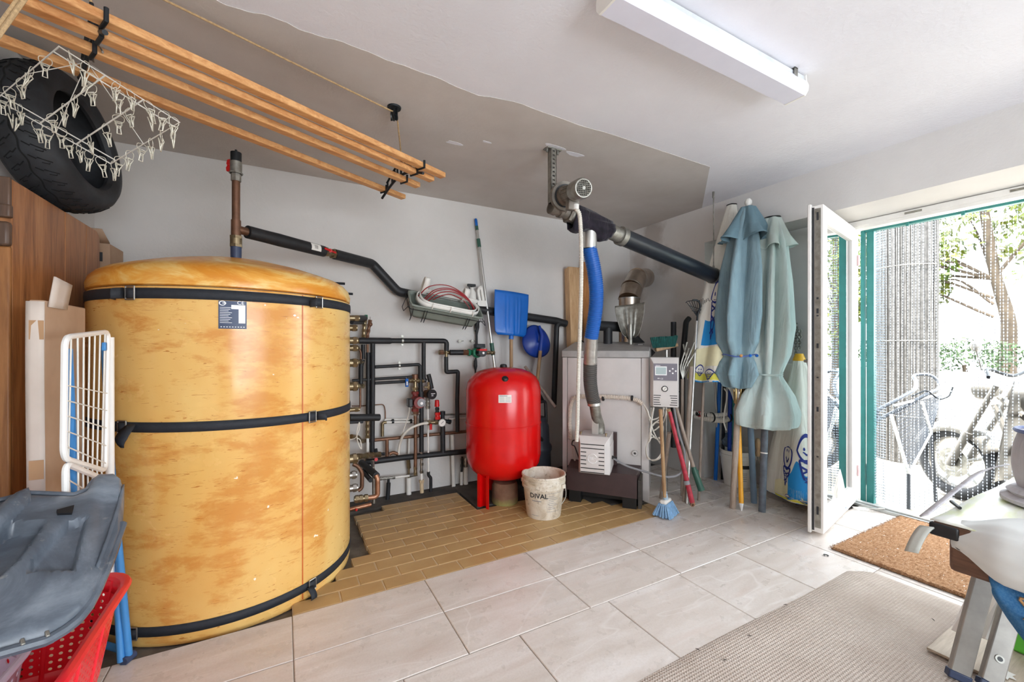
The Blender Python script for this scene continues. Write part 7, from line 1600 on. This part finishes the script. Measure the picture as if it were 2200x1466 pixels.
# ---------------------------------------------------------------- ceiling lamp
lamp = thing('ceiling_batten_lamp', 'long white tube lamp with a pale diffuser fixed to the ceiling', 'lamp', (1.55, 1.10, CZ))
LX0, LX1, LYc = .972, 2.128, 1.100
obj('base_tray', MB().span((LX0, LYc-.042, CZ-.034), (LX1, LYc+.042, CZ-.006)), simple('lamp_grey_tray', '#cfd4d8', .4), lamp, bevel=.003)
df = [(-.050, 0), (-.058, -.022), (-.056, -.045), (-.043, -.064), (.043, -.064), (.056, -.045), (.058, -.022), (.050, 0)]
obj('diffuser', MB().prism(df, (LX0+.006, LYc, CZ-.034), (0, 1, 0), (0, 0, 1), LX1-LX0-.012), M['glass_white'], lamp, smooth=25)
for x in (LX0-.001, LX1-.008): obj('end_cap', MB().prism([(a*1.02, b*1.02) for a, b in df[:1]]+[(-.059, -.022), (-.057, -.046), (-.044, -.066), (.044, -.066), (.057, -.046), (.059, -.022), (.05, .028), (-.05, .028)], (x, LYc, CZ-.034), (0, 1, 0), (0, 0, 1), .009), M['pvc_white'], lamp)
for x in (LX0+.17, LX1-.09):
    obj('mounting_clip', MB().span((x-.012, LYc-.052, CZ-.045), (x+.012, LYc-.048, CZ)).span((x-.012, LYc+.048, CZ-.045), (x+.012, LYc+.052, CZ)).span((x-.012, LYc-.052, CZ-.004), (x+.012, LYc+.052, CZ)), M['galv'], lamp)
# ---------------------------------------------------------------- doormat and carpet
def coir():
    k = NT('coir_fibre'); co_ = k.coord(); c = k.ramp(k.noise(60, 5, .7, k.coord((.5, 1.6, 1))), [(.3, '#92694a'), (.5, '#b58a66'), (.7, '#cda988')]); c = k.mix(k.ramp(k.noise(85, 2, .5, k.coord((.35, 1.3, 1), loc=(3, 1, 0))), [(.70, 0.0), (.73, 1.0)]), c, '#efe6dc'); k.set(c, .95, spec=.1); k.bump(k.noise(130, 4, .7, co_), 1.0, .008); return k.m
random.seed(5)
mat_ = thing('doormat', 'brown coir doormat with pale flecks on the tiles before the door', 'doormat', (3.30, .99, 0)); M['coir'] = coir()
mm = MB(); mm.grid(lambda u, v: V((2.835+.945*u, .705+.565*v, .017+random.uniform(-.0035, .0035) if 0 < u < 1 and 0 < v < 1 else .004)), 110, 70); obj('pile', mm, M['coir'], mat_)
obj('backing', MB().span((2.838, .708, .001), (3.777, 1.267, .008)), M['rubber'], mat_)
fb_ = MB()
for i in range(1500):
    e_ = random.random(); x, y = (2.835+.945*random.random(), random.choice((.705, 1.27))) if e_ < .6 else (random.choice((2.835, 3.78)), .705+.565*random.random()); p = V((x, y, random.uniform(.006, .016))); fb_.tube([p, p+V((random.uniform(-.012, .012), random.uniform(-.012, .012), random.uniform(-.004, .004)))], .0011, 3)
stuff(obj('fibres', fb_, M['coir'], mat_))
def carpet():
    k = NT('beige_ribbed_carpet'); co_ = k.coord(rot=(0, 0, .0)); c = k.ramp(k.noise(5, 5, .6, co_), [(.3, '#c4b6aa'), (.7, '#d4c8bd')])
    w1 = k.wave(26, .5, 1, co_, 'X', ds=3); w2 = k.wave(26, .5, 1, co_, 'Y', ds=3); h = k.math('MULTIPLY', w1, w2); c = k.mix(k.ramp(h, [(.0, .35), (.5, .0)]), c, '#a39386'); c = k.mix(k.ramp(k.noise(60, 3, .6, co_), [(.66, 0.0), (.72, .5)]), c, '#d9d2ca'); k.set(c, .95, spec=.1); k.bump(h, .8, .004); return k.m
cpm = MB(); random.seed(3)
def cpt(u, v):
    x = -.6+3.34*u; y = -1.6+2.70*v; z = .009+.006*math.exp(-((y-.99+.03*math.sin(2*x))/.03)**2)*(.5+.5*math.sin(3*x+1))+.004*math.exp(-((x-2.60)/.03)**2)
    if u == 0 or v == 0 or u == 1 or v == 1: z = .0025
    if u > .97 and v > .97: x -= (u-.97)*(v-.97)*60; y -= (u-.97)*(v-.97)*40
    return V((x, y+.004*math.sin(5*x), z))
cpm.grid(cpt, 120, 100); tag(obj('carpet', cpm, carpet()), 'large beige ribbed carpet on the tiles in front of the doormat', 'carpet')
# small litter on the floor
q = at(1775, 1194, Z=.004); tag(obj('hair_clip', MB().tube(spline([q+V((-.012, 0, 0)), q+V((0, .012, .002)), q+V((.014, .002, 0)), q+V((.004, -.01, .002)), q+V((-.004, -.004, 0))], 5), .0022, 6), M['black_plastic']), 'tiny black curled clip on the bright tile beside the carpet corner', 'clip')
for i, (px, py, lb) in enumerate(((1557, 1418, 'dark bit of leaf on the carpet nearest the middle'), (1610, 1366, 'thin dark straw on the carpet near its tiled edge'), (1499, 1396, 'small brown crumb on the white tile by the carpet edge'), (1688, 1300, 'tiny dark speck at the carpet edge near the doormat'), (2005, 1332, 'dark seed on the carpet near the ladder'))):
    p = at(px, py, Z=.013); d = V((random.uniform(-1, 1), random.uniform(-1, 1), 0)).normalized()*.009; tag(obj('leaf_bit', MB().tube([p-d, p+V((0, 0, .001)), p+d], [.0008, .002, .0008], 5), M['soot']), lb, 'litter')
# ---------------------------------------------------------------- bench with white cover, jeans and ladder at the right edge
bn = thing('work_table', 'low wooden work table with a pale green oilcloth at the right edge', 'table', (2.4, .25, 0))
M['dark_oak'] = wood('brown_block_wood', '#7a5540', '#523828', 'Y', 5, .5)
def oil():
    k = NT('pale_green_yellow_oilcloth'); co_ = k.coord(); c = k.ramp(k.noise(5, 4, .6, k.coord((1, 4, 1), rot=(0, 0, .5))), [(.35, '#dfe6b4'), (.5, '#eef0e2'), (.68, '#f2f2ee')]); k.set(c, .4); return k.m
obj('table_top', MB().span((1.93, -.28, .575), (3.0, .565, .605)), M['dark_oak'], bn, bevel=.004)
om = MB(); om.grid(lambda u, v: V((1.935+1.06*u, -.27+.842*v, .608+.003*math.sin(12*u+3*v))), 30, 24); obj('oilcloth', om, oil(), bn, solid=.003)
obj('apron_block', MB().span((1.945, .405, .452), (2.06, .530, .574)), M['dark_oak'], bn, bevel=.014)
obj('block_peg', MB().cyl((1.944, .50, .545), (1.935, .50, .545), .012, n=12), M['black_plastic'], bn)
for x, y in ((2.03, .48), (2.93, .48), (2.03, -.2), (2.93, -.2)):
    if (x, y) != (2.03, .48): obj('leg', MB().span((x-.03, y-.03, .009), (x+.03, y+.03, .574)), M['dark_oak'], bn, bevel=.006)
obj('corner_bracket', MB().span((1.922, .50, .562), (1.945, .572, .604)), M['black_plastic'], bn, bevel=.006)
tab = MB(); tab.grid(lambda u, v: V((1.915-.05*u, .555+.035*v+.025*u, .590-.03*u-.055*u*u-.006*v)), 8, 4); tag(obj('grey_tape_end', tab, simple('pale_grey_webbing', '#b9bab2', .7), solid=.006), 'short grey strap end sticking out from the work table corner', 'strap')
def cov(u, v):
    y = .520-.78*u; s = v
    prof = [(2.17, .618), (2.06, .640), (1.955, .638), (1.905, .612), (1.888, .565), (1.892, .515), (1.915, .478), (1.95, .468)]
    f = s*(len(prof)-1); i = min(int(f), len(prof)-2); q = f-i; x = prof[i][0]+(prof[i+1][0]-prof[i][0])*q; z = prof[i][1]+(prof[i+1][1]-prof[i][1])*q
    e = sstep(0, .16, u); x = 1.98+(x-1.98)*(.55+.45*e); z = .575+(z-.575)*(.45+.55*e)
    return V((x+.004*math.sin(11*u+4*v), y, z+.004*math.sin(8*u+2*v)-.02*u*s))
tag(obj('white_cover', MB().grid(cov, 40, 34), simple('soft_white_cover', '#d9dbd8', .6, var=.04), solid=.004, smooth=60), 'rounded white padded cover draped over the near end of the work table', 'cover')
bgc = V((2.47, .36, .612)); bag = thing('cloth_bucket', 'grey cloth bucket bag standing on the work table', 'bag', bgc)
M['grey_cloth'] = cloth('grey_linen', '#b9b6ba', '#c9c6ca', 6)
obj('bag_body', MB().grid(lambda u, v: bgc+V(((.095+.035*math.sin(2.4*v+.3)+.006*math.sin(5*6.28*u))*math.cos(6.2832*u), (.095+.035*math.sin(2.4*v+.3)+.006*math.sin(5*6.28*u))*math.sin(6.2832*u), .03+.24*v)), 48, 16, cu=True), M['grey_cloth'], bag, solid=.004)
obj('rim', MB().tube([bgc+V((.125*math.cos(a), .125*math.sin(a), .272)) for a in [i*math.pi/18 for i in range(36)]], .008, 6, closed=True), simple('slate_blue_trim', '#5f6b94', .6), bag)
obj('folded_base', MB().lathe([(.0001, 0), (.14, 0), (.165, .01), (.165, .022), (.14, .034), (.15, .045), (.135, .058), (.0001, .06)], bgc, 40), M['grey_cloth'], bag)
sp_ = [at(2160, 1000, t=1.70), at(2130, 1006, t=1.66), at(2100, 1018, t=1.62), at(2060, 1048, t=1.56), at(2020, 1080, t=1.50), at(1985, 1108, t=1.44)]
sq = spline(sp_, 8); sm_ = MB()
for p, q in zip(sq, sq[1:]): pass
sm_.grid(lambda u, v: sq[min(int(u*(len(sq)-1)+.5), len(sq)-1)]+V((.004, -.010, .006))*(v*2-1), len(sq), 3); tag(obj('grey_strap', sm_, M['grey_cloth'], solid=.005), 'grey webbing strap curving along the far edge of the work table', 'strap')
tag(obj('dark_clip', MB().tube([at(2044, 1078, Z=.618), at(2062, 1092, Z=.616)], .006, 8), M['black_plastic']), 'small dark clip lying on the pale oilcloth by the strap', 'clip')
def denim():
    k = NT('blue_denim'); co_ = k.coord(); c = k.ramp(k.noise(7, 5, .6, co_), [(.3, '#27527c'), (.7, '#3c6f9c')]); c = k.mix(k.ramp(k.noise(200, 2, .5, co_), [(.4, 0.0), (.7, .3)]), c, '#6f94b5'); k.set(c, .9, spec=.1); k.bump(k.noise(300, 2, .5, co_), .3, .001); return k.m
jn = thing('denim_jeans', 'folded blue denim jeans hanging below the white cover', 'jeans', (1.96, .2, .25))
def jf(u, v): 
    y = .450-.55*u; zb = .43-.55*min(1, (u+.02)/.42)**.75*.62
    return V((1.962+.018*math.sin(9*u)+.01*math.sin(7*v)-.02*math.sin(math.pi*v), y-.03*v, .56+(zb-.56)*v))
obj('denim_body', MB().grid(jf, 30, 22), denim(), jn, solid=.012)
k = simple('orange_stitching', '#b0875a', .8)
stt = MB(); stt.tube([jf(.12+.5*i/20, .62+.02*math.sin(i*.5))-V((.009, 0, 0)) for i in range(21)], .0042, 5); stt.tube([jf(.13-.02*math.sin(i), .42+.02*i)-V((.009, 0, 0)) for i in range(6)], .0042, 5); obj('stitching', stt, k, jn)
obj('button', MB().cyl(jf(.3, .3)-V((.006, 0, 0)), jf(.3, .3)-V((.014, 0, 0)), .009, n=14), M['copper'], jn); obj('seam', MB().tube([jf(.27+.03*math.cos(a), .29+.07*math.sin(a))-V((.008, 0, 0)) for a in [3.2+i*.25 for i in range(13)]], .004, 5), M['label_navy'], jn)
# folded aluminium ladder
M['stile'] = simple('worn_ladder_aluminium', '#a09c95', .5, .45, var=.12, vs=12)
lad = thing('folding_ladder', 'folded aluminium step ladder leaning under the work table', 'ladder', at(2060, 1464, Z=.01))
def stile(p0, p1, name='stile', w_=.058, d_=.024):
    p0, p1 = V(p0), V(p1); m = MB(); m.bar(p0, p1, w_, d_, V((-.75, -.65, .2))); return obj(name, m, M['stile'], lad, bevel=.004)
s0 = at(2057, 1458, Z=.012); s1 = at(2118, 1225, t=1.52); s2 = at(2124, 1478, Z=.012); s3 = at(2176, 1290, t=1.52)
stile(s0, s1); stile(s2, s3)
obj('foot', MB().bar(s0-(s1-s0).normalized()*.004, s0+(s1-s0)*.06, .064, .030, V((-.75, -.65, .2))), M['label_navy'], lad, bevel=.004); obj('foot', MB().bar(s2-(s3-s2).normalized()*.004, s2+(s3-s2)*.06, .064, .030, V((-.75, -.65, .2))), M['label_navy'], lad, bevel=.004)
rv_ = (s3-s2).normalized(); hp = s2+(s3-s2)*.33
nrm = frame(rv_, V((-.75, -.65, .2))) @ V((0, 1, 0)); nrm = nrm if nrm.dot(EYE-hp) > 0 else -nrm
obj('rivet', MB().cyl(hp+nrm*.012, hp+nrm*.0145, .013, n=18), M['galv'], lad); obj('rivet_hole', MB().cyl(hp+nrm*.0145, hp+nrm*.0152, .0075, n=16), M['black_plastic'], lad)
def tread(c0, c1, c2, c3): m = MB(); m.add([c0, c1, c2, c3], [(0, 1, 2, 3)]); return obj('tread', m, M['white_paint'], lad, solid=.012, smooth=0)
tread(at(2048, 1356, t=1.62), at(2068, 1363, t=1.57), at(2105, 1268, t=1.55), at(2090, 1262, t=1.62))
tread(at(2100, 1368, t=1.60), at(2122, 1375, t=1.55), at(2153, 1284, t=1.55), at(2138, 1274, t=1.62))
obj('spreader', MB().add([at(2104, 1226, t=1.50), at(2120, 1214, t=1.50), at(2122, 1232, t=1.50), at(2110, 1236, t=1.50)], [(0, 1, 2, 3)]), M['white_paint'], lad, solid=.02)
pw = MB().span((2.20, -.6, .016), (2.72, .66, .026)); tag(obj('plywood_sheet', pw, wood('pale_plywood', '#c9b9a4', '#a99883', 'X', 5, .6), bevel=.002), 'pale plywood sheet on the carpet behind the ladder', 'board')
lq = at(2156, 1446, Z=.028); stp = [(.032*math.cos(a)*(1 if i % 2 else .62)*1.3, .032*math.sin(a)*(1 if i % 2 else .62)) for i, a in enumerate([k_*math.pi/7 for k_ in range(14)])]
tag(obj('paper_star', MB().prism(stp, lq, (.9, .4, 0), (-.4, .9, 0), .0015), M['paper'], smooth=0), 'white jagged paper scrap on the plywood beside the ladder foot', 'paper')
tag(obj('green_box', MB().span((2.46, .33, .027), (2.66, .50, .16)), simple('bright_green_plastic', '#57b03a', .4), bevel=.01), 'bright green box under the work table behind the ladder', 'box')
# ---------------------------------------------------------------- repeats carry a common group
for stem_, phrase in (('floor_sleeve', 'plastic pipe sleeves at the back wall'), ('white_pipe', 'thin level pipes on the back wall'), ('level_pipe', 'short black level pipes'), ('riser_sleeve', 'twin black upright pipes by the tank'),
                      ('drop_pipe', 'black upright pipes on the back wall'), ('garden_umbrella', 'closed garden umbrellas'), ('childrens_umbrella', 'printed ice cream umbrellas'), ('wall_sleeve', 'black sleeved stubs on the wall'),
                      ('slim_tube', 'slim tubes standing in the recess'), ('wooden_handle', 'loose wooden handles by the boiler'), ('pine_boards', 'boards behind the boiler'), ('leaf_bit', 'litter on the floor'), ('circulation_pump', 'circulation pumps'),
                      ('laundry_basket', 'nested laundry baskets'), ('tree', 'trees outside')):
    for o in bpy.data.objects:
        if o.parent is None and o.name.split('.')[0] == stem_ and 'label' in o: o['group'] = phrase
